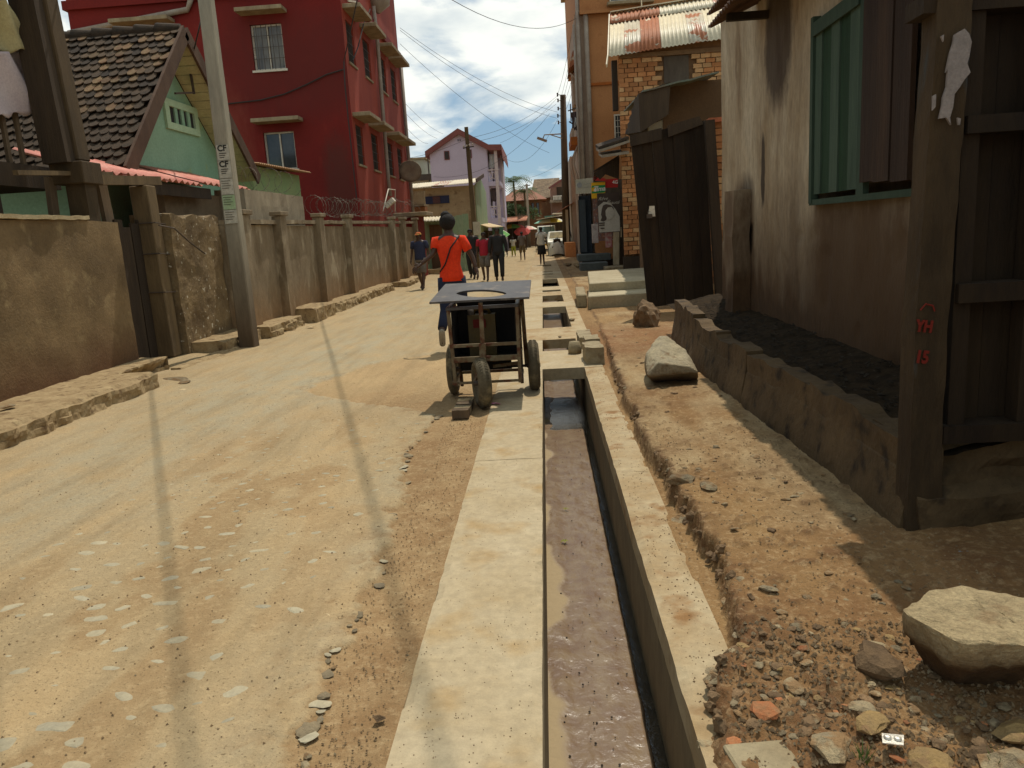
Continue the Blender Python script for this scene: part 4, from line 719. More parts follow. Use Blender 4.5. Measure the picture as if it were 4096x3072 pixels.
# ---- plank gate, dark stone, steps
def yp(p, y): return WY(p, y)
box_ = 0
gp_ = thing('plank_gate', 'tall leaning gate of dark vertical planks with a white latch plate, beyond the plaster house', 'gate', (2.3, 13.5, .1))
topL, topR, botL, botR = Vector(WY(z6(40, 265), 13.5)), Vector(WY(z6(585, 150), 13.5)), Vector(WY(z6(168, 1530), 13.5)), Vector(WY(z6(655, 1480), 13.5)); npk = 7
for k in range(npk):
    a0, a1 = k / npk + .001, (k + 1) / npk - .001; z_ = .02 * (k % 2); q = [botL.lerp(botR, a0), botL.lerp(botR, a1), topL.lerp(topR, a1), topL.lerp(topR, a0)]
    if k in (4,): q[0] = q[0] + Vector((0, 0, .05))
    MB().prism([p + Vector((0, z_, 0)) for p in q], (0, .03, 0)).build('plank', M_shade, gp_)
for q in ([(35, 262), (270, 205), (272, 290), (42, 342)], [(315, 188), (550, 118), (578, 178), (322, 272)]): MB().prism([WY(z6(*p), 13.46) for p in (q[3], q[2], q[1], q[0])], (0, .03, 0)).build('top_board', M_woodd, gp_)
la = MB().prism([WY(z6(*p), 13.44) for p in [(170, 862), (224, 858), (218, 780), (180, 782)]], (0, .012, 0)).build('latch_plate', M_whitep, gp_)
c = Vector(WY(z6(182, 845), 13.42)); box('padlock', M_iron, gp_, c.x - .05, c.x + .04, 13.39, 13.43, c.z - .06, c.z + .01); MB().tube([c + Vector((-.03, -.01, 0)), c + Vector((-.03, -.01, .05)), c + Vector((.02, -.01, .05)), c + Vector((.02, -.01, 0))], .008, 5).build('shackle', M_iron, gp_)
MB().bar(WY(z6(705, 1480), 13.35), WY(z6(620, 150), 13.35), .16, .12, up=(0, 1, 0)).build('gate_post', M_woodd, None, label='dark leaning timber gate post between the plank gate and the brick pier', cat='post')
M_brick = mat('sun_brick', (.42, .20, .085), (.36, .155, .065), 7, bump=.4, bs=60, vary=.28); M_brick2 = mat('pale_brick', (.50, .32, .17), (.44, .26, .13), 7, bump=.4, bs=60, vary=.2); M_mortar = mat('mud_mortar', (.20, .115, .06), (.15, .085, .045), 9, bump=.5)
def brickmesh(nm, m, seed):
    r_ = random.Random(seed); mb_ = MB().box(-.5, .5, -.5, .5, -.5, .5); me = bpy.data.meshes.new(nm); me.from_pydata([(v[0] + r_.uniform(-.025, .025), v[1] + r_.uniform(-.06, .06), v[2] + r_.uniform(-.06, .06)) for v in mb_.v], [], mb_.f); me.materials.append(m); return me
bms = [brickmesh('brick', M_brick, i) for i in range(4)] + [brickmesh('brick', M_brick2, 9), brickmesh('brick', M_brick2, 10)]
bp_ = thing('brick_pier', 'narrow orange brick pier between gate post and plaster house', 'pillar', (3.05, 13.6, .1)); box('core', M_mortar, bp_, 2.92, 3.35, 13.62, 13.9, .1, 3.12); r = random.Random(8)
for i in range(27):
    for j in range(2): piece('brick', r.choice(bms), bp_, TRS(2.98 + j * .23 + (.05 if i % 2 else 0), 13.58, .18 + i * .112, .21, .1, .095, r.uniform(-.03, .03)))
tag(rbox(2.85, 3.40, 13.45, 14.0, 3.13, 3.2, .1, .02, 5, 9).build('tile_cap', mat('red_tile', (.38, .12, .06), (.30, .10, .05), 6), bp_), None)
o = bpy.data.objects.new('boulder', rock_mesh('boulder', M_rubd, 150, .9, 3, .6, 9)); C.objects.link(o); o.matrix_world = TRS(1.50, 11.6, .16, .46, .5, .62, .4); tag(o, 'dark upright boulder at the foot of the plank gate by the steps', 'rock')
st = thing('concrete_steps', 'pale concrete double step slab in front of the plank gate', 'steps', (1.4, 15.6, 0))
M_step = mat('pale_step', (.42, .37, .27), (.34, .29, .20), 3, bump=.25, bs=50)
MB().hexa([(.80, 14.75, 0), (2.0, 14.9, 0), (2.3, 17, 0), (.95, 17, 0)], [(.80, 14.72, .26), (2.0, 14.86, .26), (2.3, 17, .28), (.95, 17, .28)]).build('lower_step', M_step, st, .015)
MB().hexa([(.885, 15.62, .262), (2.3, 15.75, .262), (2.9, 19.5, .262), (1.06, 19.2, .262)], [(.885, 15.60, .44), (2.3, 15.73, .44), (2.9, 19.5, .48), (1.06, 19.2, .48)]).build('upper_step', M_step, st, .015)
MB().hexa([(.62, 15.26, 0), (.80, 15.2, 0), (.84, 16.7, 0), (.66, 16.8, 0)], [(.60, 15.26, .26), (.80, 15.2, .26), (.86, 17.3, .26), (.66, 17.4, .26)]).build('curb_block', MT['old_concrete'], None, .02, label='square concrete block at the left end of the pale steps', cat='block')
# stones and blocks around the drain
blk = [(.41, .62, 8.70, 9.25, .0, .20, 'square cut stone block standing beside the far end of the open drain'), (.44, .62, 9.28, 9.75, .0, .21, 'flat topped stone block behind the square cut block by the drain'), (.40, .58, 9.9, 10.7, -.0, .16, 'broken slab stone beyond the two blocks at the drain edge')]
for x0, x1, y0, y1, z0, z1_, lab in blk: tag(rbox(x0, x1, y0, y1, z0, z1_, .03, .018, 6, int(y0 * 10)).build('stone_block', MT['old_concrete'], None, 0), lab, 'stone')
MB().lathe([(0, 0), (.085, 0), (.088, .06), (.065, .15), (0, .155)], Matrix.Translation((.325, 9.55, .012)), 9).build('conical_stone', MT['old_concrete'], None, label='small tapered concrete stub like an upturned bucket over the drain edge', cat='stone')
for x, y, z, s_, lab in [(.17, 11.05, .03, .05, 'small round stone on the cover slab edge'), (.42, 13.0, .04, .10, 'broken piece of masonry on the dusty slab')]:
    o = bpy.data.objects.new('small_stone', rub[2]); C.objects.link(o); o.matrix_world = TRS(x, y, z, s_, s_, s_); tag(o, lab, 'stone')
def hull(name, pts, m, label, seed, amp=.012, cuts=4, bev=.012):
    bm = bmesh.new(); [bm.verts.new(p) for p in pts]; bmesh.ops.convex_hull(bm, input=bm.verts); bmesh.ops.delete(bm, geom=[v for v in bm.verts if not v.link_faces], context='VERTS')
    bmesh.ops.bevel(bm, geom=bm.edges[:] + bm.verts[:], offset=bev, segments=1, affect='EDGES', clamp_overlap=True)
    bmesh.ops.triangulate(bm, faces=bm.faces)
    for _ in range(cuts):
        long_ = [e for e in bm.edges if e.calc_length() > .035]
        if long_: bmesh.ops.subdivide_edges(bm, edges=long_, cuts=1); bmesh.ops.triangulate(bm, faces=bm.faces)
    bm.normal_update()
    P = np.array([v.co for v in bm.verts]); d_ = (fbm(P[:, 0] * 7, P[:, 1] * 7 + P[:, 2] * 5, 4, seed) - .5) * 2 * amp + (fbm(P[:, 0] * 30 + P[:, 2] * 20, P[:, 1] * 30, 3, seed + 1) - .5) * amp * .8
    for v, q in zip(bm.verts, d_): v.co += v.normal * float(q)
    me = bpy.data.meshes.new(name); bm.to_mesh(me); bm.free(); return tag(link(name, me, m, None), label, 'rock')
M_rock = mat('pale_granite', (.34, .30, .225), (.45, .385, .27), 7, grain=.28, bump=1.0, bs=50, c3=(.24, .17, .10), s3=9, t3=(.56, .66), low=((.12, .07, .035), .12, .34, .10))  # low: darker brown toward the bottom
M_rock2 = mat('tan_boulder', (.36, .28, .17), (.48, .385, .24), 9, grain=.3, bump=1.0, bs=60, c3=(.30, .21, .12), s3=8, t3=(.56, .68), low=((.10, .056, .025), .19, .285, .04))  # low paints the shade of the undercut sides into the colour
yb = 6.75
A = [WY(b2(*p), yb) for p in [(1160, 1075), (1250, 950), (1400, 965), (1555, 985), (1648, 1040)]] + [WY(b2(*p), 6.80) for p in [(1170, 1090)]] + [WY(b2(*p), 7.0) for p in [(1200, 1120), (1580, 1125), (1640, 1075)]] + [WY(b2(*p), 7.45) for p in [(1270, 700), (1345, 695)]] + [WY(b2(*p), 7.15) for p in [(1130, 930), (1150, 860), (1530, 820)]] + [(.95, 7.5, .1), (1.4, 7.5, .1), (.97, 7.1, .08), (1.36, 7.1, .08)]
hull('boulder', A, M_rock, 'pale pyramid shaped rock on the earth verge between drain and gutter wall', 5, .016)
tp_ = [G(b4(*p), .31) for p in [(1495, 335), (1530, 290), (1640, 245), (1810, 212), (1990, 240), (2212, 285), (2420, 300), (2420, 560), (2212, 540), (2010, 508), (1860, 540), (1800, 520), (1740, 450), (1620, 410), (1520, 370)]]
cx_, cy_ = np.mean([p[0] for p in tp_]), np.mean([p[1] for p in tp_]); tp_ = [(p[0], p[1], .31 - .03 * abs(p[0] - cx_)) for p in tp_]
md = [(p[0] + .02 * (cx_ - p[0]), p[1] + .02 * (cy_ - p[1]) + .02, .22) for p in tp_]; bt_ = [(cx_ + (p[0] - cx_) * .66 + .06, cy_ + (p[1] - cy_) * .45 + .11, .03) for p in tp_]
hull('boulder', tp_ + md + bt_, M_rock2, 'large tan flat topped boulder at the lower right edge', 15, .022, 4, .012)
# small stones and rubble, one by one
r = random.Random(21); grp = [('grey_stone', rub, 'grey stone lying loose on the earth verge'), ('earth_clod', clod, 'dark clod of earth on the verge'), ('brick_fragment', bbit, 'orange brick fragment in the rubble'), ('ochre_stone', och, 'ochre lump of stone in the rubble')]
def loose(k, x, y, s_, label=None, z=None, flat=.6):
    z = None
    nm, ms, lab = grp[k]; o = bpy.data.objects.new(nm, r.choice(ms)); C.objects.link(o); zz = (bank_z(x, y) if z is None else z)
    o.matrix_world = TRS(x, y, zz + s_ * .07, s_ * r.uniform(.9, 1.3), s_ * r.uniform(.8, 1.1), s_ * flat, r.uniform(0, 6), r.uniform(-.3, .3)); tag(o, label or lab, {'grey_stone': 'stone', 'earth_clod': 'clod', 'brick_fragment': 'brick', 'ochre_stone': 'stone'}[nm], None if label else {'grey_stone': 'loose grey stones on the verge', 'earth_clod': 'clods of earth on the verge', 'brick_fragment': 'brick fragments in the rubble', 'ochre_stone': 'ochre stones in the rubble'}[nm])
for k, p, s_, lab in [(0, (1210, 900), .13, 'grey angular stone on the crumbling lip of the verge'), (0, (1035, 860), .14, 'grey broken stone lump wedged in the lip of the verge'), (0, (1040, 970), .12, 'second grey lump lower on the lip of the verge')]:
    q = zm(2100, 1400, 2900, 1327)(*p); g = G(q, .13); loose(k, g[0], g[1], s_, lab)
for k, p, s_, lab in [(0, (700, 285), .085, 'pale flat chip in the middle of the verge'), (1, (1330, 690), .24, 'dark shadowed lump of concrete left of the large tan boulder'), (0, (1090, 1180), .15, 'pale concrete piece with pink flecks at the bottom edge'), (3, (1660, 1210), .17, 'rounded ochre stone at the bottom edge near the foil strip'), (3, (1320, 1020), .16, 'crumbly yellow lump above the foil strip'), (0, (1730, 1080), .07, 'small grey cube stone right of the foil strip'), (3, (2160, 1040), .17, 'yellow stone at the far right below the tan boulder'), (0, (2140, 1240), .20, 'large rounded pinkish stone in the lower right corner'), (2, (690, 960), .15, 'large orange broken brick lying in the rubble'), (2, (500, 1090), .10, 'brown brick offcut at the corner of the buried slab'), (0, (1250, 930), .09, 'pale stone between the brick pieces and the boulder'), (0, (330, 1010), .08, 'grey stone at the channel edge in the rubble'), (2, (1460, 1200), .08, 'dark red brick bit under the foil strip'), (1, (1960, 1170), .09, 'black clod near the lower right corner'), (1, (920, 1060), .06, 'dark small clod beside the large orange brick'), (0, (1350, 610), .10, 'grey rubble lump beside the tan boulder shadow'), (0, (850, 810), .11, 'grey rubble lump behind the orange brick')]:
    g = G(b4(*p), .08); loose(k, g[0], g[1], s_ * .70, lab, .058, .7)
for i in range(70):
    y = 2.0 + 2.6 * r.random() ** 1.3; x = r.uniform(.68, 1.5); loose(r.choice([0, 0, 0, 1]), x, y, r.uniform(.018, .045))
for i in range(250):
    y = r.uniform(1.95, 2.62); x = r.uniform(.47, 1.75); loose(r.choice([0, 0, 1, 1, 1, 2, 3, 0]), x, y, r.uniform(.014, .05), None, .05)
for i in range(22): y = r.uniform(4.4, 12); x = r.uniform(.75, 1.45); loose(r.choice([0, 0, 1]), x, y, r.uniform(.03, .06))
gm = MB(); tet = [(1, 0, -.3), (-.5, .86, -.3), (-.5, -.86, -.3), (0, 0, .9)]
def grit(n, x0, x1, y0, y1, s0, s1, zf):
    for _ in range(n):
        x, y = r.uniform(x0, x1), y0 + (y1 - y0) * r.random() ** 1.5; s_ = r.uniform(s0, s1); a = r.uniform(0, 6); z = zf(x, y) + s_ * .3; ca, sa = math.cos(a) * s_, math.sin(a) * s_
        gm.add([(x + p[0] * ca - p[1] * sa, y + p[0] * sa + p[1] * ca, z + p[2] * s_ * .8) for p in tet], [(2, 1, 0), (0, 1, 3), (1, 2, 3), (2, 0, 3)])
grit(1900, .64, 1.7, 1.9, 5.5, .0025, .008, bank_z); grit(2600, .50, 1.7, 1.9, 2.6, .003, .009, bank_z); grit(900, .50, 1.75, 1.9, 2.6, .006, .013, bank_z); grit(1500, -.88, -.56, 1.9, 6.6, .002, .006, lambda x, y: -.008); grit(900, .42, .62, 1.9, 8.4, .002, .006, lambda x, y: .007); grit(700, -.54, -.1, 1.9, 8, .0015, .0035, lambda x, y: .012); grit(1200, -4.3, -.9, 2, 9, .003, .007, road_z)
gm.build('grit', mat('tan_grit', (.27, .19, .11), (.14, .095, .06), 60, bump=0, c3=(.34, .28, .19), s3=45), None, kind='stuff', label='grit and tiny stones strewn over road edge and verge')
q_ = [G(b4(*p), .065) for p in [(425, 1145), (600, 1420), (960, 1420), (810, 1112)]]; mb = MB().hexa([(p[0], p[1], 0) for p in q_], q_).build('buried_slab', MT['old_concrete'], None, .006); tag(mb, 'corner of a buried concrete slab at the bottom edge beside the drain', 'slab')
M_foil = mat('foil', (.75, .74, .72), (.60, .58, .56), 30, rough=.35, metal=.5, bump=.2)
g = G(b4(1435, 1125), .09); fo = thing('foil_strip', 'silver blister strip with two pill pockets on the rubble', 'litter', g)
q = [G(b4(*p), .095) for p in [(1375, 1145), (1500, 1160), (1502, 1100), (1370, 1088)]]; MB().prism(q, (0, 0, .003)).build('strip', M_foil, fo)
for p in [(1405, 1110), (1465, 1118)]: c = G(b4(*p), .099); MB().lathe([(.011, 0), (.010, .005), (.006, .007), (0, .007)], Matrix.Translation(c), 12).build('pill_pocket', M_foil, fo)
M_dplastic = mat('dark_plastic', (.05, .055, .065), (.10, .10, .11), 20, rough=.4)
def scrap(p, z, s_, m, label, n=9, seed=0, cat='litter', h=.4):
    r_ = random.Random(seed); g = G(p, z); vs = [(g[0], g[1], z + s_ * h)] + [(g[0] + s_ * r_.uniform(.5, 1.1) * math.cos(6.28 * k / n), g[1] + s_ * .7 * r_.uniform(.5, 1.1) * math.sin(6.28 * k / n), z + s_ * r_.uniform(.02, h)) for k in range(n)]
    o = MB().add(vs, [(0, 1 + k, 1 + (k + 1) % n) for k in range(n)]).build('litter', m, None); mo = o.modifiers.new('thick', 'SOLIDIFY'); mo.thickness = .002; return tag(o, label, cat)
M_pk = mat('pink_wrap', (.70, .12, .30), (.65, .45, .55), 40, bump=.1); M_wp = mat('white_wrap', (.70, .68, .62), (.60, .56, .48), 30, bump=.2); M_kraft = mat('kraft_paper', (.62, .50, .34), (.52, .40, .25), 20)
scrap(b4(640, 700), .05, .05, M_dplastic, 'crumpled dark plastic scrap at the lip of the verge near the bottom', 9, 1)
scrap(b3(1340, 1560), .1, .07, mat('blue_wrap', (.35, .42, .50), (.12, .14, .18), 40), 'crumpled bluish wrapper in the shade by the porch plinth', 11, 2)
scrap(b1(850, 1368), .012, .055, M_pk, 'crumpled pink wrapper on the slab under the cart', 11, 3)
scrap(b5(1860, 805), 0, .035, M_kraft, 'folded tan paper scrap lying on the road', 6, 4); scrap(b5(1740, 785), 0, .04, M_wp, 'torn pale paper fibres beside the tan paper scrap', 13, 6, h=.2)
scrap(b6(443, 1460), 0, .028, M_rubd, 'small dark crumpled lump on the dirt strip beside the slab', 10, 7, h=.8)
scrap(z8(120, 1302), 0, .11, M_kraft, 'pale scrap of card beside the kerb at the left edge', 5, 8, h=.1); scrap(z8(560, 1120), .0, .04, M_leaf, 'green scrap at the foot of the long kerb', 6, 9); scrap(z8(865, 972), 0, .05, mat('lilac_wrap', (.4, .35, .5), None, 9), 'small lilac scrap by the broken kerb end', 6, 10); scrap(z8(1620, 668), 0, .10, M_kraft, 'yellow wrapper near the concrete block step', 6, 11)
scrap(z8(960, 990), 0, .07, M_kraft, 'pale paper scrap in front of the flat stone slab', 6, 12, h=.2); scrap(z8(1990, 790), 0, .07, M_wp, 'white paper strip in the middle of the road', 5, 13, h=.05)
gs = MB()
for k, p in enumerate([(1260, 1230), (1275, 1260), (2040, 1285), (2060, 1280), (1250, 1265)]):
    g = G(b4(*p), .05)
    for j in range(5): a = j * 1.3 + k; gs.add([(g[0] - .003, g[1], .04), (g[0] + .003, g[1], .04), (g[0] + .03 * math.cos(a), g[1] + .03 * math.sin(a), .10)], [(0, 1, 2)])
gs.build('grass_tufts', mat('grass', (.08, .14, .03), (.12, .18, .04), 20), None, kind='stuff', label='tiny green grass tufts in the rubble')
# ------------------------------------------------------------------ right side: farther buildings
# lean-to between gate and brick house
M_brown = mat('brown_plaster', (.11, .065, .032), (.085, .05, .025), 1.5, bump=.25)
lh = thing('lean_to_house', 'brown rendered lean-to house with a dark curling tin roof behind the plank gate', 'house', (3.2, 18, 0))
box('wall', M_brown, lh, 2.56, 6, 16.5, 21, 0, 4.30); box('grey_panel', mat('grey_wash', (.30, .29, .25), (.24, .23, .20), 3), lh, 2.30, 2.558, 16.52, 16.9, 2.6, 4.1)
c4 = [WY(z5(770, 748), 15.6), WY(z5(1130, 655), 15.8), WY(z5(1420, 585), 15.6)]; rm = MB()
pts = [Vector(WY(z5(*p), 15.7)) for p in [(768, 748), (860, 728), (960, 700), (1060, 672), (1160, 655), (1260, 625), (1400, 590)]]; bk = [Vector((p.x + .25, 21.5, p.z + .45)) for p in pts]
rm.add(pts + bk, [(i, i + 1, 7 + i + 1, 7 + i) for i in range(6)]); ro_ = rm.build('roof_sheet', mat('green_tin', (.11, .15, .13), (.13, .10, .07), 4, rough=.55), lh); mo = ro_.modifiers.new('thick', 'SOLIDIFY'); mo.thickness = .03
for k in range(5): y0 = 15.75 + k * .95; z0 = 4.06 - .0 * k; MB().hexa([(2.0 + .05 * k, y0, 3.3 + .10 * k), (2.55, y0, 3.6), (2.55, y0 + .8, 3.6), (2.0 + .05 * k, y0 + .8, 3.4 + .1 * k)], [(1.98 + .06 * k, y0, 4.02 - .03 * k), (2.6, y0, 4.2), (2.6, y0 + .8, 4.2), (1.98 + .06 * k, y0 + .8, 4.0 - .03 * k)]).build('eave_board', M_woodd, lh)
# brick house
M_pole2 = mat('whitewashed_post', (.46, .40, .30), (.34, .27, .18), 6, streak=4)
bk_ = thing('brick_house', 'exposed orange brick house with a rusty patched tin roof', 'house', (4, 26, 0))
MB().prism([(2.46, 24.06, 0), (6.5, 24.06, 0), (6.5, 30.2, 0), (3.5, 30.2, 0)], (0, 0, 6.35)).build('core_wall', M_mortar, bk_); MB().prism([(2.35, 24.0, 6.42), (6.2, 24.0, 6.42), (6.2, 24.0, 6.95), (2.35, 24.0, 6.52)], (0, .1, 0)).build('eave_board', MT['mud_mortar'], bk_); box('base', M_woodd, bk_, 2.42, 6.5, 23.95, 24.055, 0, .60)
r = random.Random(4); win = (3.78, 4.50, 5.55, 6.29); cnt = 0; rest = MB(); cand = []
z = .66; i = 0
while z < 6.30:
    x = 2.46 + (0 if i % 2 else -.13)
    while x < 5.8:
        w = r.uniform(.24, .29); a, b_ = max(x, 2.46), min(x + w, 5.85)
        if b_ - a > .06 and not (b_ > win[0] and a < win[1] and z + .06 > win[2]): cand.append((a, b_, z))
        x = x + w + .016
    z += .131; i += 1
def vis(a, b_, z):   # what stands in front hides the middle part
    return (z > 4.9 and a < 5.5) or (a < 3.0 and z > 3.4) or (a < 2.62)
cand.sort(key=lambda c: not vis(*c))
for a, b_, z in cand:
    mtx = TRS((a + b_) / 2, 24.0 + r.uniform(-.012, .012), z + .06, b_ - a - .004, .10, .116 + r.uniform(-.008, .004), r.uniform(-.02, .02))
    if cnt < 296: piece('brick', r.choice(bms), bk_, mtx); cnt += 1
    else: t = bms[0].vertices; rest.add([mtx @ v.co for v in t], [tuple(p.vertices) for p in bms[0].polygons])
rest.build('brick_infill', M_brick, bk_, kind='stuff')
for i in range(48): piece('brick', r.choice(bms), bk_, TRS(2.44, 24.2 + .28 * (i % 3), .75 + .131 * i * 1.0 if i < 43 else 6.2, .05, .26, .115)) if i < 0 else None
box('shutter', mat('grey_shutter', (.10, .085, .07), (.075, .06, .05), 3, streak=5), bk_, 3.78, 4.50, 24.02, 24.05, 5.55, 6.29); box('lintel', mat('wood_lintel', (.22, .15, .09), (.16, .10, .06), 4), bk_, 2.5, 5.9, 23.93, 24.0, 6.30, 6.42)
box('corner_timber', M_woodd, bk_, 2.28, 2.44, 24.1, 24.3, 4.9, 6.3)
M_galv = mat('galvanised_tin', (.56, .52, .44), (.42, .37, .29), 5, rough=.45, bump=.1, c3=(.36, .13, .055), s3=1.6, t3=(.51, .54), streak=1.6); M_rust = mat('rusty_tin', (.37, .135, .06), (.29, .10, .045), 4, rough=.7, bump=.2, c3=(.52, .45, .36), s3=3.2, t3=(.62, .66)); M_light = mat('pale_tin', (.66, .60, .47), (.56, .49, .37), 4, rough=.5, bump=.1)
a = Vector(WY(z5(488, 470), 23.55)); b_ = Vector(WY(z5(500, 122), 26.6)); up_ = b_ - a; ex_ = Vector((1, -.03, .075)); q0 = [(0, .46, M_light), (.44, .50, M_galv), (.92, .60, M_rust), (1.50, .82, M_light), (2.30, .52, M_galv), (2.80, .52, M_light), (3.30, .72, M_galv)]
for s_, w, m_ in q0: corr('roof_sheet', a + ex_ * s_ + Vector((0, 0, .012 * (int(s_ * 10) % 2))), ex_, up_, w, up_.length * .78, m_, bk_, wl=.115, amp=.018)
for s_, w, m_ in [(0, .9, M_rust), (.88, .70, M_rust), (1.55, .8, M_light), (2.33, .9, M_light), (3.2, .8, M_galv)]: corr('roof_sheet', a + ex_ * s_ + up_ * .74 + Vector((0, 0, .035)), ex_, up_, w, up_.length * .26, m_, bk_, wl=.115, amp=.018)
tp2 = a + up_ + Vector((0, 0, .06)); MB().bar(tp2, tp2 + ex_ * 4, .25, .03).build('ridge_cap', M_light, bk_)
MB().bar(a + Vector((-.03, 0, 0)), a + Vector((-.10, -.3, -.30)), .03, .10).build('drip_edge', M_light, bk_); MB().bar(a + Vector((-.03, 0, -.02)), b_ + Vector((-.03, 0, -.02)), .03, .09).build('verge_board', M_light, bk_)
MB().tube([tuple(tp2 + ex_ * 1.0), tuple(tp2 + ex_ * 1.0 + Vector((0, 0, 1.2)))], .02, 5).build('aerial', M_light, None, label='thin pale aerial rod rising from the patched tin roof', cat='aerial')
aw = thing('awning', 'splintered grey awning jutting from the brick house over the shop', 'awning', (2.2, 24, 3.8))
for k, (p, q) in enumerate([((815, 240), (1150, 128)), ((820, 275), (1155, 165)), ((850, 335), (1150, 290))]): MB().prism([WY(z4(*p), 23.4 - .05 * k), WY(z4(*q), 23.6), Vector(WY(z4(*q), 23.6)) + Vector((0, 1.3, .2)), Vector(WY(z4(*p), 23.4)) + Vector((0, 1.3, .2))], (0, 0, -.07)).build('awning_sheet', [M_woodd, mat('grey_tin', (.28, .25, .20), (.20, .15, .11), 5, rough=.6), MT['grey_tin'] if 'grey_tin' in MT else None][k], aw)
a2 = thing('awning', 'dark steep shop awning under the splintered grey one', 'awning', (2.1, 25, 3.2))
for k in range(5): p = Vector(WY(z4(1040, 350), 24.9)); q = Vector(WY(z4(765 + 8 * k, 520 + 18 * k), 24.9)); MB().prism([p + Vector((0, k * .35, 0)), q + Vector((0, k * .35, 0)), q + Vector((0, k * .35 + .33, 0)), p + Vector((0, k * .35 + .33, 0))], (0, 0, .05)).build('awning_slat', M_woodd, a2)
MB().prism([WY(z4(1040, 600), 24.8), WY(z4(1045, 350), 24.8), WY(z4(765, 530), 24.8), WY(z4(830, 605), 24.8), WY(z4(890, 545), 24.8)], (0, .05, 0)).build('awning_cheek', M_woodd, a2)

# orange building
M_or = mat('orange_render', (.42, .195, .08), (.36, .16, .065), .8, bump=.12, c3=(.31, .13, .05), s3=3, t3=(.6, .75)); M_or2 = mat('strong_orange', (.36, .10, .016), (.30, .085, .014), 2, bump=.1); M_pinkw = mat('pale_pink_wall', (.42, .32, .26), (.35, .26, .21), 2)
ob = thing('orange_building', 'tall orange rendered apartment building with grey downpipes on the right', 'building', (4, 38, 0))
box('wall', M_or, ob, 1.98, 8, 31.0, 44, 0, 9.34); box('pale_bay', M_pinkw, ob, 1.60, 1.978, 31.1, 36, 0, 9.34); box('upper_storey', M_or, ob, 1.80, 8, 30.8, 44.2, 9.35, 13.4); box('floor_band', M_or2, ob, 1.97, 8, 30.94, 31.0, 6.80, 6.90); box('floor_band', M_or, ob, 1.78, 8, 30.72, 30.80, 9.30, 9.42)
box('roof_slab', M_canopy, ob, 1.6, 8.2, 30.5, 44.5, 13.4, 13.6)
box('base_wall', mat('shop_wall', (.12, .09, .065), (.08, .06, .045), 4), ob, 1.50, 3.2, 30.96, 31.05, 0, 3.3)
for x, r_, z1_ in ((2.02, .09, 13), (1.72, .07, 13), (1.56, .04, 9)): MB().tube([(x, 30.9, .6), (x - .01, 30.9, z1_)], r_, 8).build('downpipe', M_pvc, ob)
window(ob, (2.94, 30.90, 4.80), (1, 0, 0), (0, 0, 1), .7, .90, M_whitep, M_glass, 0, 4, M_whitep, .05, .06); window(ob, (2.9, 30.69, 9.62), (1, 0, 0), (0, 0, 1), 1.5, 1.2, M_whitep, M_glass, 1, 5, M_iron, .05, .06)
box('window_sill', M_canopy, ob, 2.8, 4.5, 30.5, 30.78, 9.5, 9.6)
for k, (z_, x0, m_) in enumerate([(4.72, 1.28, M_or2), (7.9, 1.62, M_or2), (9.35, 1.70, M_pinkw)]):
    box('balcony_slab', m_, ob, x0, 1.95, 31.2, 33.6 + k, z_, z_ + .30)
for y in (31.3, 33.4): MB().tube([(1.55, y, 4.7), (1.40, y, 4.4), (1.35, y, 4.0), (1.44, y, 3.6), (1.52, y, 3.2)], .05, 6).build('scroll_bracket', M_pinkw, ob)
box('parapet', M_pinkw, ob, 1.32, 1.42, 31.3, 33.5, 5.0, 5.35); box('awning_panel', M_pinkw, ob, 1.50, 1.62, 32.5, 34.2, 6.4, 7.6)
MB().prism([(1.78, 31.4, 8.15), (1.50, 31.4, 8.2), (1.32, 31.4, 7.55), (1.66, 31.4, 7.8)], (0, 2.2, 0)).build('tin_awning', M_rust, ob); MB().bar((1.36, 31.5, 7.4), (1.62, 31.5, 7.15), .05).build('strut', M_pinkw, ob)
rk = thing('drying_rack', 'cluttered drying rack with laundry on the orange building balcony', 'rack', (1.4, 32, 5.6))
for a, b_ in [((1.22, 31.3, 6.0), (1.62, 31.3, 6.1)), ((1.32, 31.3, 5.6), (1.32, 31.3, 6.25)), ((1.25, 31.3, 5.6), (1.6, 31.6, 5.4))]: MB().bar(a, b_, .04).build('rod', M_iron, rk)
cloth('laundry', [(1.34, 31.4, 5.3), (1.62, 31.4, 5.25), (1.62, 31.4, 5.98), (1.32, 31.4, 5.95)], mat('dark_cloth', (.06, .05, .06), (.12, .08, .08), 5), 'dark laundry hanging from the rack on the orange building', 2, 3, .04, 10, 8)
cloth('laundry', [(1.42, 31.25, 5.35), (1.52, 31.25, 5.4), (1.54, 31.25, 5.7), (1.46, 31.25, 5.75)], mat('blue_white_cloth', (.45, .52, .62), (.5, .5, .5), 9), 'small pale blue laundry piece on the orange building rack', 1, 4, .02, 6, 6)
# shop front
sp_ = thing('shop_front', 'dark shop entrance with doorstep and goods under the orange building', 'shop', (2.2, 30.5, 0))
box('doorway', mat('blue_black_door', (.03, .04, .055), (.02, .026, .035), 3), sp_, 1.46, 1.92, 30.7, 30.94, .55, 2.75); box('door_leaf', mat('slate_door', (.06, .075, .09), (.045, .055, .07), 3, streak=4), sp_, 1.43, 1.70, 30.55, 30.69, .60, 2.6); box('jamb', MT['pale_pink_wall'], sp_, 1.36, 1.42, 30.5, 30.9, .2, 2.85)
box('counter_wall', M_or, sp_, 2.0, 2.8, 30.2, 30.5, .3, 1.0); box('shelf_back', mat('shop_goods', (.30, .12, .07), (.16, .14, .16), 9, c3=(.45, .40, .36), s3=14), sp_, 1.98, 2.8, 30.5, 30.6, 1.0, 2.6)
M_stepb = mat('blue_grey_step', (.10, .115, .12), (.07, .078, .08), 3)
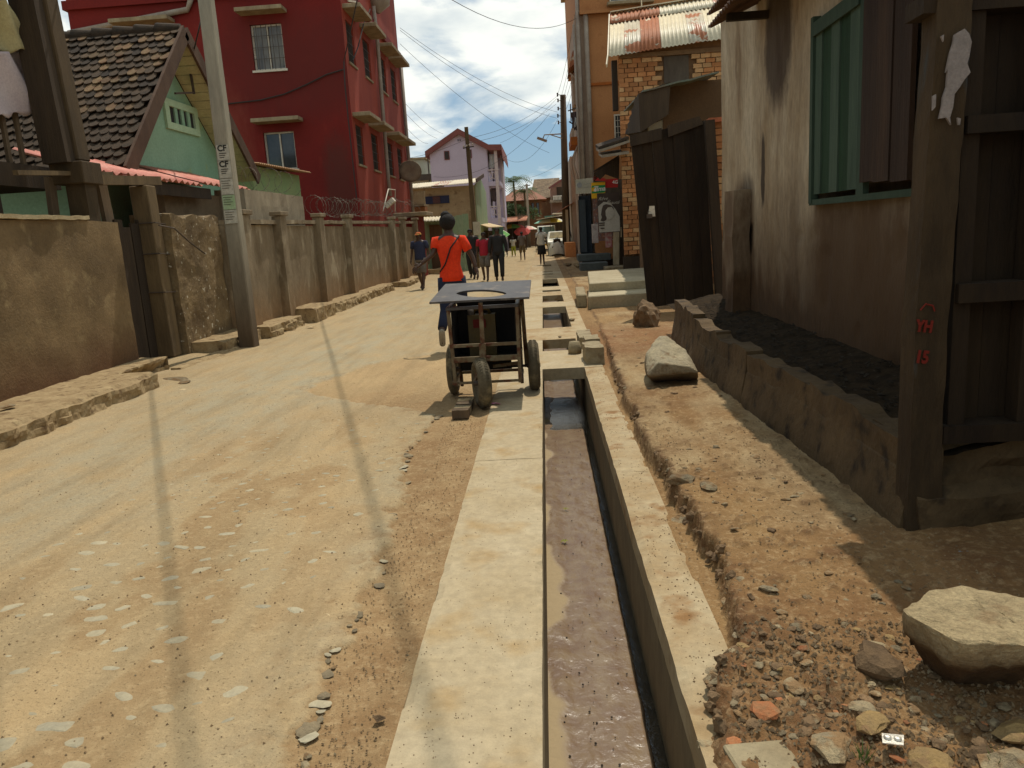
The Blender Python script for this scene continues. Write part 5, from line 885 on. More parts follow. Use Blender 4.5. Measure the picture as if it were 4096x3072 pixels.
box('doorstep', M_stepb, sp_, 1.28, 2.5, 29.2, 30.7, .30, .55, bevel=.02); box('lower_doorstep', M_stepb, sp_, 1.30, 2.3, 28.2, 29.2, .0, .28, bevel=.02); box('side_block', MT['old_concrete'], sp_, 2.1, 2.9, 26.8, 27.8, .0, .16, bevel=.02)
def signboard(nm, label, pts, y, m, th=.04):
    t = thing(nm, label, 'sign', WY(z4(*pts[0]), y)); MB().prism([WY(z4(*p), y) for p in pts], (0, th, 0)).build('board', m, t); return t
M_wsign = mat('worn_white_sign', (.52, .50, .43), (.43, .42, .36), 3, c3=(.36, .33, .26), s3=5); M_yel = mat('sign_yellow', (.75, .42, .01), None, 3, bump=0, rough=.5); M_grn = mat('sign_green', (.01, .27, .09), None, 3, bump=0, rough=.5); M_wht = mat('sign_white', (.75, .75, .72), None, 3, bump=0, rough=.5); M_redb = mat('banner_red', (.50, .02, .02), (.40, .03, .02), 4, bump=0, rough=.6)
s1 = signboard('white_sign', 'faded white signboard with a grey portrait beside the yellow green sign', [(562, 762), (752, 755), (750, 582), (560, 603)], 29.9, M_wsign)
c = Vector(WY(z4(602, 665), 29.88)); MB().lathe([(0, 0), (.10, .004)], Matrix.Translation(c) @ Matrix.Rotation(R(90), 4, 'X'), 14).build('portrait_print', mat('grey_print', (.25, .26, .28), (.36, .37, .38), 14, bump=0), s1); box('print_line', MT['grey_print'], s1, c.x + .15, c.x + .42, 29.885, 29.892, c.z + .02, c.z + .035); box('print_line', MT['grey_print'], s1, c.x + .15, c.x + .48, 29.885, 29.892, c.z - .10, c.z - .085)
s2 = signboard('phone_sign', 'yellow and green sign reading Telma above the shop', [(737, 815), (888, 805), (886, 628), (733, 638)], 29.75, M_yel)
MB().prism([WY(z4(*p), 29.74) for p in [(741, 757), (884, 745), (884, 662), (739, 672)]], (0, .012, 0)).build('green_panel', M_grn, s2)
c = WY(z4(818, 708), 29.725); text('lettering', 'elma', .235, M_wht, s2, (c[0] + .01, 29.728, c[2]), (1, 0, .04), (0, 0, 1), .004, .006, shear=.25); c = WY(z4(768, 712), 29.72)
text('lettering', 'T', .27, M_wht, s2, (c[0] + .03, 29.726, c[2]), (1, 0, .04), (0, 0, 1), .004, .006, shear=.25); MB().lathe([(0, 0), (.075, .004)], Matrix.Translation((c[0] - .03, 29.73, c[2])) @ Matrix.Rotation(R(90), 4, 'X'), 14).build('emblem', M_yel, s2)
s3 = signboard('red_banner', 'red banner with white 4G lettering under the shop awning', [(890, 695), (1028, 688), (1028, 590), (888, 600)], 29.95, M_redb); c = WY(z4(998, 632), 29.92); text('lettering', '4G', .17, M_wht, s3, (c[0], 29.945, c[2]), (1, 0, 0), (0, 0, 1), .003, .004)
signboard('red_banner', 'ragged red and orange bunting strip over the yellow green sign', [(752, 612), (885, 622), (888, 590), (762, 572)], 29.6, M_redb)
s4 = signboard('hair_salon_poster', 'brown and white hair salon poster with a portrait, on a white post by the shop', [(818, 1195), (1055, 1180), (1035, 745), (795, 757)], 28.9, mat('poster_brown', (.045, .032, .028), (.07, .05, .045), 2, bump=0, rough=.4))
PB = lambda L_, d, nm, m_: MB().prism([WY(z4(*p), 28.9 - d) for p in L_], (0, .006, 0)).build(nm, m_, s4)
M_pw = mat('poster_white', (.50, .48, .45), (.44, .42, .39), 3, bump=0, rough=.4); M_pb = mat('poster_hair', (.09, .065, .055), (.06, .045, .04), 12, bump=0, rough=.4)
PB([(822, 1190), (1052, 1174), (1046, 1010), (1000, 930), (940, 858), (870, 850), (808, 900)], .012, 'white_ground', M_pw)
PB([(835, 1060), (850, 1020), (840, 990), (850, 930), (862, 890), (895, 875), (945, 885), (975, 905), (985, 935), (905, 930), (895, 965), (905, 1010), (900, 1050), (870, 1068)], .022, 'hair_print', M_pb); PB([(893, 1000), (890, 950), (915, 912), (960, 905), (988, 950), (985, 1000), (960, 1040), (915, 1050)], .030, 'face_print', M_pw)
for s_, p, sz in [('Rêve', (860, 815), .17), ('de', (925, 838), .12), ('Beauté', (968, 858), .17)]: c = WY(z4(*p), 28.86); text('lettering', s_, sz, M_pw, s4, (c[0], 28.888, c[2]), (1, 0, 0), (0, 0, 1), .002, 0, shear=.5)
for p, w in [((850, 1085), .22), ((850, 1108), .20), ((858, 1142), .15)]: c = WY(z4(*p), 28.85); box('print_line', M_pb, s4, c[0] - w / 2, c[0] + w / 2, 28.865, 28.872, c[2] - .02, c[2] + .02)
MB().bar(WY(z4(1008, 1185), 28.95), WY(z4(1008, 1548), 28.95), .22, .12).build('post', M_pole2, s4); MB().bar(WY(z4(1062, 1130), 28.95), WY(z4(1062, 1240), 28.95), .05).build('white_strut', M_pole2, s4)
for p, m_, lab in [((925, 1250), 'lilac_wrap', 'red and white packets hanging by the poster post'), ((775, 1200), 'lilac_wrap', 'pale goods hanging in the shop opening')]: c = WY(z4(*p), 29.4); MB().box(c[0] - .12, c[0] + .12, 29.35, 29.45, c[2] - .35, c[2] + .35).build('hanging_goods', mat('packets_' + str(p[0]), (.45, .08, .10) if p[0] > 900 else (.32, .25, .27), (.5, .46, .45), 6), None, .01, label=lab, cat='goods')
for p, s_, lab in [((520, 1470), .55, 'dark heap of stones in the shade before the doorstep'), ((430, 1480), .35, 'smaller dark stone left of the heap by the doorstep')]: g = G(z4(*p), .1); o = bpy.data.objects.new('stone_heap', rub[3]); C.objects.link(o); o.matrix_world = TRS(g[0], 31 if s_ > .5 else 32, .1, s_, s_, s_ * .6); tag(o, lab, 'stones')
# street side of the block beyond: small house fronts between the shop and the pole
bl = thing('terrace_house', 'narrow pinkish house front with a rusty porch roof beyond the orange building', 'house', (2, 46, 0)); box('wall', M_pinkw, bl, 1.75, 6, 45, 60, 0, 5.5); corr('porch_roof', (.9, 44.8, 2.5), (0, 1, 0), (1, 0, .5), 3, 1.1, M_rust, bl, wl=.2); box('post', M_pole2, bl, 1.35, 1.5, 44.9, 45.1, 0, 2.6); box('low_wall', M_brick, bl, 1.2, 1.75, 42.5, 45, 0, .8)

# ------------------------------------------------------------------ far street
M_lilac = mat('lilac_render', (.47, .42, .57), (.43, .38, .52), 1, bump=.05); M_lroof = mat('maroon_trim', (.20, .075, .07), (.17, .06, .06), 2)
lb = thing('lilac_house', 'tall lilac gabled house with open balconies at the end of the street', 'house', (-5.8, 64, 0))
MB().prism([(-8.2, 60, 0), (-3.9, 60, 0), (-3.9, 60, 7.85), (-5.92, 60, 9.1), (-8.2, 60, 7.85)], (0, 9, 0)).build('wall', M_lilac, lb)
for a, b_ in [((-8.5, 7.85), (-5.92, 9.35)), ((-5.92, 9.35), (-3.7, 8.05)), ((-3.7, 8.05), (-2.75, 8.0)), ((-2.78, 7.98), (-2.70, 7.4))]: MB().prism([(a[0], 59.7, a[1] - .42), (b_[0], 59.7, b_[1] - .42), (b_[0], 59.7, b_[1]), (a[0], 59.7, a[1])], (0, 9.6, 0)).build('roof_edge', M_lroof, lb)
box('corner_column', mat('pale_trim', (.50, .43, .46), None, 3), lb, -3.35, -3.12, 59.98, 60.28, 2.2, 7.69); box('rear_column', MT['pale_trim'], lb, -3.1, -2.95, 64, 64.3, 0, 7.8)
for z0, z1_ in ((6.2, 7.75), (3.5, 4.95)): box('balcony_shadow_wall', M_lilac, lb, -3.9, -3.85, 60.1, 69, z0, z1_); box('door_opening', M_woodd, lb, -3.84, -3.80, 60.6, 62.2, z0, z1_ - .1); box('rail_top', MT['pale_trim'], lb, -3.89, -3.0, 59.95, 59.975, z0 - .02, z0 + .06); box('slab', M_lilac, lb, -3.898, -3.0, 60.03, 65.9, z0 - 1.15, z0 - .82)
box('band', M_lilac, lb, -3.897, -3.05, 60.02, 65.9, 2.0, 2.6); box('back_panel', M_lilac, lb, -3.8, -3.05, 66, 69, 0, 7.7); box('band', M_lilac, lb, -3.896, -3.05, 60.01, 60.29, 7.70, 7.9)
for z0 in (5.80, 3.12):
    for x in (-3.68, -3.45): MB().lathe([(.085, -.03), (.115, -.03), (.115, .03), (.085, .03)], Matrix.Translation((x, 60.05, z0)) @ Matrix.Rotation(R(90), 4, 'X') @ Matrix.Diagonal((1, 2.4, 1, 1)), 16, True).build('ring_baluster', MT['pale_trim'], lb)
for x0, x1, z0, z1_ in [(-7.10, -6.70, 7.16, 7.81), (-5.32, -5.02, 7.16, 7.80)]: f_ = box('window', M_lroof, lb, x0, x1, 59.95, 60, z0, z1_); box('pane', M_glass, f_, x0 + .05, x1 - .05, 59.93, 59.949, z0 + .05, z1_ - .05)
for x in (-6.0, -5.85): box('vent_hole', M_ink, lb, x, x + .06, 59.96, 60, 8.45, 8.6)
for z0, m_ in ((6.4, 'blue_white_cloth'), (3.9, 'dark_cloth')): cloth('laundry', [(-3.8, 60.4, z0), (-3.4, 60.4, z0), (-3.4, 60.4, z0 + 1.0), (-3.75, 60.4, z0 + 1.0)], MT['blue_white_cloth' if z0 > 5 else 'dark_cloth'], 'pale laundry on the %s balcony of the lilac house' % ('upper' if z0 > 5 else 'lower'), 2, 5, .04, 8, 6)
gb_ = thing('white_building', 'plain greyish white flat roofed building left of the lilac house', 'building', (-13, 72, 0)); box('wall', mat('grey_white', (.40, .42, .38), (.34, .36, .33), 1), gb_, -18, -10.1, 70, 80, 0, 8.3); box('parapet', M_canopy, gb_, -18.2, -9.9, 69.8, 80.2, 8.3, 8.45); box('terrace', M_conc, gb_, -11.5, -8.5, 66, 70, 0, 6.2); box('railing', M_iron, gb_, -10.6, -8.6, 65.95, 66, 6.2, 6.7); box('vent', M_iron, gb_, -12.3, -11.9, 69.95, 70, 7.4, 7.55); box('pipe', M_iron, gb_, -9.25, -9.15, 66, 66.1, 6, 8.2)
sh_ = thing('shed_house', 'cream and green two storey house with a pale tin roof and navy window', 'house', (-5, 45, 0)); M_cream = mat('stained_cream', (.42, .36, .25), (.33, .27, .18), 2, c3=(.22, .17, .11), s3=3, low=((.24, .18, .11), 1.8, 2.8, .6)); M_sgreen = mat('worn_green', (.24, .38, .24), (.33, .40, .28), 1.5, streak=3)
box('wall', M_cream, sh_, -7.5, -3.5, 42, 50, 0, 4.1); MB().prism([(-3.49, 42.02, 0), (-3.49, 50, 0), (-3.49, 50, 4.1), (-3.49, 46.0, 4.75), (-3.49, 42.02, 4.1)], (.05, 0, 0)).build('green_side_wall', M_sgreen, sh_)
w_f = box('navy_window', mat('navy_shutter', (.035, .05, .12), (.03, .04, .10), 4), sh_, -6.19, -4.87, 41.94, 42, 3.26, 3.66); box('lattice', mat('red_lattice', (.16, .07, .05), (.05, .05, .09), 30), w_f, -5.75, -5.35, 41.92, 41.939, 3.28, 3.64)
for k in range(5): corr('roof_sheet', (-7.4 + k * .82, 41.6, 4.10 + .02 * k), (1, 0, .03), (0, 1, .12), .84, 4.6, M_light if k != 2 else MT['galvanised_tin'], sh_, wl=.13)
box('roof_hatch', mat('grey_board', (.36, .33, .28), None, 3), sh_, -5.7, -5.15, 41.5, 42.4, 4.14, 4.18); MB().bar((-3.35, 41.7, 4.3), (-3.25, 46, 4.85), .06, .2).build('verge_board', M_barge, sh_)
bc = thing('stone_balcony', 'small grey and brick balcony at the street corner behind the razor wire', 'balcony', (-6.2, 38, 2.5)); box('slab', M_canopy, bc, -7.2, -5.5, 37, 38.5, 3.0, 3.1); box('brick_side', M_brick, bc, -6.6, -5.5, 37.2, 38, 2.6, 2.98); box('panel', M_cream, bc, -6.9, -5.6, 38.1, 38.2, 3.1, 3.75)
gf = thing('green_fence', 'mint green painted plank and sheet fence behind the woman in orange', 'fence', (-4.3, 34, 0)); 
for k in range(9): box('panel', M_sgreen, gf, -5.6 + k * .27, -5.34 + k * .27, 34 + .01 * (k % 2), 34.04 + .01 * (k % 2), 0, 2.36 + .04 * (k % 3))
box('door', mat('brown_plank_door', (.15, .09, .05), (.10, .06, .035), 4, streak=5), gf, -4.9, -4.35, 33.93, 33.98, 0, 2.05); corr('door_canopy', (-5.25, 33.2, 2.22), (1, 0, -.03), (0, 1, .25), 1.35, .8, M_light, gf, wl=.13)
tag(rbox(-5.4, -3.6, 31.8, 32.9, 0, .22, .15, .05, 3, 77).build('stone_kerb', M_kerb, None), 'rough stone kerb at the foot of the green fence', 'kerb')
up2 = thing('utility_pole', 'dark wooden utility pole standing before the lilac house', 'pole', (-3.2, 36, 0)); MB().bar((-3.1, 36, 0), WY(z3(732, 300), 36), .22, .22, w2=.16, h2=.16).build('shaft', M_post, up2)
c = Vector(WY(z3(745, 530), 35.8)); MB().bar(c - Vector((.2, 0, 0)), c + Vector((.3, 0, .05)), .05).build('crossarm', M_iron, up2)
for k in range(4): MB().lathe([(0, 0), (.035, .02), (.04, .07), (0, .1)], Matrix.Translation(c + Vector((-.15 + .13 * k, -.04, .03 + .02 * k))), 8).build('insulator', M_whitep, up2)
box('meter_box', M_whitep, up2, -3.15, -2.85, 35.7, 35.85, 1.5, 2.1)
# right pole with street lamp
up3 = thing('utility_pole', 'tall dark wooden utility pole with street lamp and insulators on the right', 'pole', (1.2, 46, 0)); tpR = Vector(WY(z5(107, 788), 46)); btR = Vector((1.36, 46, 0)); M_tar = mat('tarred_pole', (.06, .04, .028), (.10, .07, .045), 4, streak=6)
MB().tube([btR, btR.lerp(tpR, .5), tpR], [.26, .21, .17], 10).build('shaft', M_tar, up3)
l0, l1, l2, l3 = [Vector(WY(z4(*p), 45.5)) for p in [(410, 98), (270, 105), (215, 115), (198, 150)]]; lm_ = MB().tube([l0, l1, l2 + Vector((0, 0, .03)), l3], .035, 6).build('lamp_arm', M_pvc, up3); MB().tube([Vector(WY(z4(410, 148), 45.6)), Vector(WY(z4(285, 108), 45.6))], .03, 5).build('stay', M_pvc, up3)
MB().bar(l3 + Vector((-.32, 0, .06)), l3 + Vector((.22, 0, -.16)), .26, .12).build('lamp_head', M_pvc, up3)
for p in [(62, 785), (66, 832), (68, 900), (65, 960), (70, 1015)]: c = Vector(WY(z5(*p), 45.6)); MB().bar(c, (tpR.x - .05, 45.9, c.z), .03).build('bracket', M_iron, up3); MB().lathe([(0, -.12), (.05, -.08), (.03, 0), (.06, .05), (0, .12)], Matrix.Translation(c), 8).build('insulator', M_iron, up3)
# brick houses at the end
M_bhouse = mat('brown_brick_wall', (.19, .095, .05), (.14, .07, .038), 2, c3=(.24, .155, .09), s3=4); M_oldroof = mat('old_tiled_roof', (.20, .14, .09), (.11, .075, .05), 3, bump=.5, bs=9, c3=(.28, .22, .16), s3=7)
def hiphouse(x0, x1, y0, y1, zw, zr, inset, mw, mr, label, wins, nm='brick_house', ov=.5):
    t = thing(nm, label, 'house', ((x0 + x1) / 2, (y0 + y1) / 2, 0)); box('wall', mw, t, x0, x1, y0, y1, 0, zw)
    MB().add([(x0 - ov, y0 - ov, zw), (x1 + ov, y0 - ov, zw), (x1 + ov, y1 + ov, zw), (x0 - ov, y1 + ov, zw), (x0 + inset, (y0 + y1) / 2, zr), (x1 - inset, (y0 + y1) / 2, zr)], [(0, 1, 5, 4), (1, 2, 5), (2, 3, 4, 5), (3, 0, 4), (3, 2, 1, 0)]).build('roof', mr, t)
    for a, b_, c, d_ in wins: f_ = box('window', M_barge, t, a, b_, y0 - .05, y0, c, d_); box('pane', M_glass, f_, a + .06, b_ - .06, y0 - .07, y0 - .052, c + .06, d_ - .06)
    return t
hiphouse(-3.9, .1, 80, 88, 4.6, 5.9, 1.2, M_bhouse, mat('maroon_tin', (.22, .09, .06), (.27, .13, .09), 3), 'low brown house with a maroon hipped roof behind the palms', [(-1.0, -.7, 3.0, 4.3), (-.5, -.2, 3.0, 4.3)])
hiphouse(-1.0, 2.6, 92, 100, 5.2, 7.6, .3, M_bhouse, M_oldroof, 'old brick house with a tall mossy steep roof at the street end', [], ov=.3)
gq = thing('pink_gable_house', 'small pinkish gabled house with a white balustrade at the street end', 'house', (3, 88, 0)); MB().prism([(1.1, 86, 0), (4.5, 86, 0), (4.5, 86, 5.9), (2.8, 86, 6.9), (1.1, 86, 5.9)], (0, 6, 0)).build('wall', mat('dull_pink', (.27, .16, .13), (.22, .13, .10), 2), gq); MB().bar((.9, 85.8, 5.9), (2.8, 85.8, 7.0), .1, .2).build('verge', M_lroof, gq); MB().bar((2.8, 85.8, 7.0), (4.7, 85.8, 5.9), .1, .2).build('verge', M_lroof, gq)
box('window', M_woodd, gq, 1.75, 2.5, 85.94, 86, 5.1, 6.0); MB().box(1.3, 3.4, 85.3, 85.4, 5.0, 5.08).build('rail', M_wht, gq)
for k in range(14): box('baluster', M_wht, gq, 1.35 + k * .15, 1.42 + k * .15, 85.32, 85.38, 4.62, 5.0)
MB().prism([(.9, 85, 4.3), (3.4, 85, 4.3), (3.4, 86, 4.9), (1.1, 86, 4.9)], (0, 0, .08)).build('porch_roof', M_oldroof, gq); box('teal_panel', mat('teal_panel', (.14, .30, .27), None, 3), gq, .3, 1.5, 84, 84.1, 2.4, 3.0); box('dark_front', M_woodd, gq, 1.0, 4, 84.5, 84.6, 0, 2.4)
for (x, y, s_, lab) in [(-2.55, 76, 1.0, 'taller palm with upright crown right of the lilac house'), (-1.6, 78, .85, 'shorter darker palm over the maroon roofed house')]:
    t = thing('palm_tree', lab, 'palm', (x, y, 0)); z_ = 6.3 * s_; MB().tube([(x, y, 0), (x + .1, y, z_ / 2), (x, y, z_)], [.14, .11, .09], 8).build('trunk', M_post, t); fr = MB(); r = random.Random(int(x * 10))
    for k in range(26):
        a = k * 2.4; l = r.uniform(1.6, 2.3) * s_; el = r.uniform(.1, 1.3); pp = []
        for j in range(7): u = j / 6; pp.append(Vector((x + math.cos(a) * l * u * math.cos(el * .5), y + math.sin(a) * l * u * math.cos(el * .5), z_ + l * (math.sin(el) * u - .75 * u * u))))
        for j in range(6):
            p, q = pp[j], pp[j + 1]; d_ = (q - p); sd_ = d_.cross(Vector((0, 0, 1))).normalized()
            for e in (-1, 1):
                for m_ in (0, .5): b0 = p + d_ * m_; fr.add([b0, b0 + d_ * .22, b0 + d_ * .5 + sd_ * e * .42 * s_ + Vector((0, 0, -.16))], [(0, 1, 2)])
    fr.build('crown', mat('palm_green_%d' % int(abs(x) * 10), (.055, .10, .035), (.11, .15, .06), 3), t)
def bush(nm, label, x, y, z0, rx, ry, rz_, n, m, seed, cat='tree'):
    r_ = random.Random(seed); t = thing(nm, label, cat, (x, y, 0)); mb = MB(); lobes = [(r_.uniform(-.6, .6) * rx, r_.uniform(-.6, .6) * ry, r_.uniform(-.4, .6) * rz_, r_.uniform(.35, .6)) for _ in range(9)]
    for _ in range(n):
        a = r_.choice(lobes); v = Vector((r_.gauss(0, 1), r_.gauss(0, 1), r_.gauss(0, 1))).normalized() * r_.uniform(.6, 1); c = Vector((x + a[0] + v.x * a[3] * rx, y + a[1] + v.y * a[3] * ry, z0 + a[2] + v.z * a[3] * rz_)); s_ = r_.uniform(.08, .2); d_ = Vector((r_.gauss(0, 1), r_.gauss(0, 1), r_.gauss(0, 1))).normalized() * s_; e = d_.orthogonal().normalized() * s_ * .6; mb.add([c - d_, c + e, c + d_, c - e], [(0, 1, 2, 3)])
    mb.build('crown', m, t); MB().tube([(x, y, 0), (x, y, z0)], [.18, .08], 7).build('trunk', M_post, t); return t
M_fol = mat('foliage', (.045, .075, .03), (.09, .12, .045), 2, vary=.2)
bush('broadleaf_tree', 'dark shrubby tree at the foot of the palms', -1.9, 78.5, 3.2, 2.2, 1.6, 1.3, 1500, M_fol, 1); bush('broadleaf_tree', 'distant green tree behind the white building', -13, 110, 5.5, 4, 3, 2, 900, M_fol, 2); bush('broadleaf_tree', 'distant tree top behind the steep roofed brick house', 5, 130, 6.0, 5, 3, 2.2, 1200, M_fol, 3)
# left side low walls, stalls, umbrellas beyond the fence
ls = thing('market_stall', 'rough timber market stall with a sagging sheet roof behind the walking group', 'stall', (-3, 48, 0)); box('teal_side', MT['teal_panel'], ls, -3.2, -2.5, 50, 50.1, 0, 1.9); box('dark_front', M_woodd, ls, -3.9, -3.2, 46, 50, 0, 1.7)
MB().prism([(-4.0, 44, 2.2), (-3.0, 44, 1.85), (-2.6, 52, 1.9), (-4.0, 52, 2.3)], (0, 0, .05)).build('sheet_roof', M_kraft, ls)
ls2 = thing('market_stall', 'long stall with a rusty red tin roof beyond the umbrellas', 'stall', (-2.6, 70, 0)); corr('roof_sheet', (-3.6, 66, 2.35), (1, 0, .03), (0, 1, .06), 2.3, 10, M_rust, ls2, wl=.15); box('back', M_woodd, ls2, -3.6, -1.9, 75.8, 76, 0, 2.7)
for x in (-3.5, -1.5): box('post', M_wood, ls2, x, x + .1, 66.1, 66.2, 0, 2.3)
fn = thing('plank_fence', 'tall grey plank fence along the left side near the street end', 'fence', (-1.6, 80, 0))
for k in range(16): box('plank', M_wood, fn, -2.1 + k * .05, -2.06 + k * .05, 68 + k * .8, 68.7 + k * .8, 0, 2.9 + .12 * (k % 3))
def umbrella(x, y, z_, rr_, cols, label, tilt=0):
    t = thing('market_umbrella', label, 'umbrella', (x, y, 0)); MB().tube([(x, y, 0), (x, y, z_)], .02, 5).build('pole', M_iron, t); n = 8; mtx = Matrix.Translation((x, y, z_)) @ Matrix.Rotation(tilt, 4, 'X')
    for k in range(n):
        a0, a1 = 6.2832 * k / n, 6.2832 * (k + 1) / n; P = lambda a, q, z: mtx @ Vector((rr_ * q * math.cos(a), rr_ * q * math.sin(a), z)); o = MB().add([P(a0, 0, 0), P(a0, .55, -.12), P(a1, .55, -.12), P(a0, 1, -.38), P(a1, 1, -.38)], [(0, 1, 2), (1, 3, 4, 2)]).build('canopy_panel', cols[k % len(cols)], t); m_ = o.modifiers.new('thick', 'SOLIDIFY'); m_.thickness = .01
U = lambda n, c: mat('umbrella_' + n, c, None, 3, bump=0, rough=.7)
ug, uy, ur, up4, uw = U('green', (.14, .38, .10)), U('yellow', (.62, .52, .10)), U('red', (.42, .06, .05)), U('pink', (.65, .35, .32)), U('white', (.62, .60, .52)); ut = U('teal', (.20, .42, .34))
umbrella(-2.62, 68, 2.25, 1.25, [ug, uy, ug, ur], 'green, yellow and red striped market umbrella on the left'); umbrella(-1.5, 74, 2.05, 1.1, [up4, uw], 'pink and white market umbrella beside the striped one'); umbrella(-1.72, 66, 1.85, .72, [ur], 'small plain red umbrella tilted low among the market stalls', .5); umbrella(-3.1, 55, 1.75, .8, [uw, ug], 'white and green umbrella low behind the walking group', .3)
umbrella(.62, 60, 2.45, 1.25, [ut, uw, uy, uw], 'teal, white and yellow umbrella above the parked pickup')
t = thing('market_stall', 'stall with a pale sheet roof on poles right of the pickup', 'stall', (1.1, 68, 0)); MB().prism([(-.4, 58, 2.30), (1.0, 58, 2.45), (1.9, 64, 2.6), (.2, 64, 2.45)], (0, 0, .05)).build('sheet_roof', M_light, t); MB().prism([(.9, 62, 2.75), (2.4, 62, 2.7), (2.4, 70, 2.8), (.9, 70, 2.85)], (0, 0, .05)).build('sheet_roof', M_wht, t); box('back', M_woodd, t, .9, 2.4, 70, 70.2, 0, 2.7)
for x in (1.0, 2.2): box('post', M_wood, t, x, x + .08, 62.1, 62.2, 0, 2.7)
# ------------------------------------------------------------------ the cart
M_steel = mat('dark_sheet_steel', (.085, .078, .080), (.055, .048, .050), 5, rough=.42, bump=.08, metal=.25, c3=(.16, .13, .11), s3=9, t3=(.58, .72)); M_frame = mat('rusty_white_frame', (.20, .165, .105), (.12, .07, .035), 8, rough=.7, bump=.2, c3=(.10, .035, .015), s3=12, t3=(.50, .60)); M_ply = mat('black_panel', (.010, .008, .007), (.016, .012, .009), 4, rough=.8)
M_tyre = mat('dusty_tyre', (.15, .125, .085), (.09, .075, .05), 8, bump=.5, bs=50, c3=(.24, .195, .12), s3=7); M_rim = mat('wheel_rim', (.20, .17, .12), (.12, .09, .06), 9, metal=.3, rough=.6)
ct = thing('handcart', 'three wheeled rusty metal handcart with a dark table plate that has an oval hole', 'cart', (-.6, 7.1, 0))
F0, F1 = 7.05, 7.56; XL, XR = -.905, -.270
cor = [Vector((-1.062, 6.98, .968)), Vector((-.150, 6.975, .965)), Vector(WY(b1(1160, 264), 7.66)), Vector(WY(b1(402, 300), 7.66))]
nrm = (cor[1] - cor[0]).cross(cor[3] - cor[0]).normalized(); hole = [Vector(PL(b1(720 + 222 * math.cos(2 * math.pi * k / 40), 384 + 33 * math.sin(2 * math.pi * k / 40) * abs(math.sin(2 * math.pi * k / 40)) ** .35), cor[0], nrm)) for k in range(40)]
def rim_pt(c, h):
    d = h - c; best = None
    for i in range(4):
        a, b_ = cor[i], cor[(i + 1) % 4]; e = b_ - a; den = d.x * e.y - d.y * e.x
        if abs(den) < 1e-9: continue
        t = ((a.x - c.x) * e.y - (a.y - c.y) * e.x) / den; u = ((a.x - c.x) * d.y - (a.y - c.y) * d.x) / den
        if t > 0 and -1e-6 <= u <= 1 + 1e-6 and (best is None or t < best[0]): best = (t, i, u)
    return best
hc = sum(hole, Vector()) / 40; ring = []
for h in hole: t, i, u = rim_pt(hc, h); ring.append((h, cor[i].lerp(cor[(i + 1) % 4], u), i))
seq_h, seq_o = [h for h, o_, i in ring], [o_ for h, o_, i in ring]
tm_ = MB(); T = Vector((0, 0, -.018)); n = 40
tm_.add(seq_h + seq_o + [v + T for v in seq_h] + [v + T for v in seq_o], [q for k in range(n) for q in ((k, (k + 1) % n, n + (k + 1) % n, n + k), (3 * n + k, 3 * n + (k + 1) % n, 2 * n + (k + 1) % n, 2 * n + k), (k, 2 * n + k, 2 * n + (k + 1) % n, (k + 1) % n), (n + k, n + (k + 1) % n, 3 * n + (k + 1) % n, 3 * n + k))])
for k in range(n):   # corner wedges
    k2 = (k + 1) % n; i, j = ring[k][2], ring[k2][2]
    if i != j:
        c = cor[j] if (i + 1) % 4 == j else cor[i]; tm_.add([seq_o[k], seq_o[k2], c, seq_o[k] + T, seq_o[k2] + T, c + T], [(0, 1, 2), (5, 4, 3), (0, 2, 5, 3), (2, 1, 4, 5)])
tm_.build('table_top', M_steel, ct)
for x in (XL, XR):
    for y in (F0, F1): MB().bar((x + (.02 if x < -.5 else -.01), y, .06 if y > 7.3 else .17), (x, y, .885 if y < 7.3 else .93), .032, .032, up=(0, 1, 0)).build('leg', M_frame, ct, .003)
MB().box(XL - .02, XR + .015, F0 - .022, F0 + .022, .875, .905).build('rim_bar', M_steel, ct, .003)
for x in (XL, XR): MB().bar((x, F0, .89), (x, F1, .905), .035, .03).build('rim_bar', M_steel, ct, .003)
MB().box(XL, XR, F1 - .02, F1 + .02, .89, .92).build('rim_bar', M_steel, ct)
for nm, z, h_, y in [('cross_bar', .542, .030, F0 - .005), ('cross_bar', .412, .050, F0 - .008), ('cross_bar', .190, .022, F0), ('cross_bar', .20, .03, F1), ('cross_bar', .45, .03, F1)]: MB().box(XL + .018, XR - .018, y - .012, y + .012, z - h_ / 2, z + h_ / 2).build(nm, M_frame, ct, .002)
for x in (XL, XR):
    for z in (.54, .41, .19): MB().bar((x, F0, z), (x, F1, z), .025, .03).build('side_bar', M_frame, ct)
MB().bar((-.607, F0 - .02, .40), (-.600, F0 - .02, .935), .040, .03, up=(0, 1, 0)).build('centre_post', M_frame, ct, .003); MB().bar((-.612, F0 - .035, .37), (-.605, F0 - .035, .56), .062, .03, up=(0, 1, 0)).build('fork_head', M_frame, ct, .004)
MB().bar((XR + .045, F1 + .02, .22), (XR + .03, F1 + .02, .94), .04, .035, up=(0, 1, 0)).build('rear_stanchion', M_frame, ct); MB().bar((XR + .055, F1, .42), (XR + .035, F0 + .1, .88), .02).build('brace', M_frame, ct)
for x0, x1, y0, y1, z0, z1_, nm in [(XL + .02, XL + .03, F0 + .02, F1 - .02, .40, .87, 'side_panel'), (XR - .03, XR - .02, F0 + .02, F1 - .02, .40, .87, 'side_panel'), (XL + .03, XR - .03, F1 - .03, F1 - .021, .40, .90, 'back_panel'), (XL + .03, XR - .03, F0 + .03, F1 - .03, .385, .40, 'bottom_panel'), (XL + .03, XR - .1, F1 - .12, F1 - .10, .235, .38, 'back_panel')]: box(nm, M_ply, ct, x0, x1, y0, y1, z0, z1_)
for z in (.30, .36): MB().bar((-.54, F0 + .2, z), (XR, F0 + .22, z + .02), .02, .03).build('under_bar', M_frame, ct)
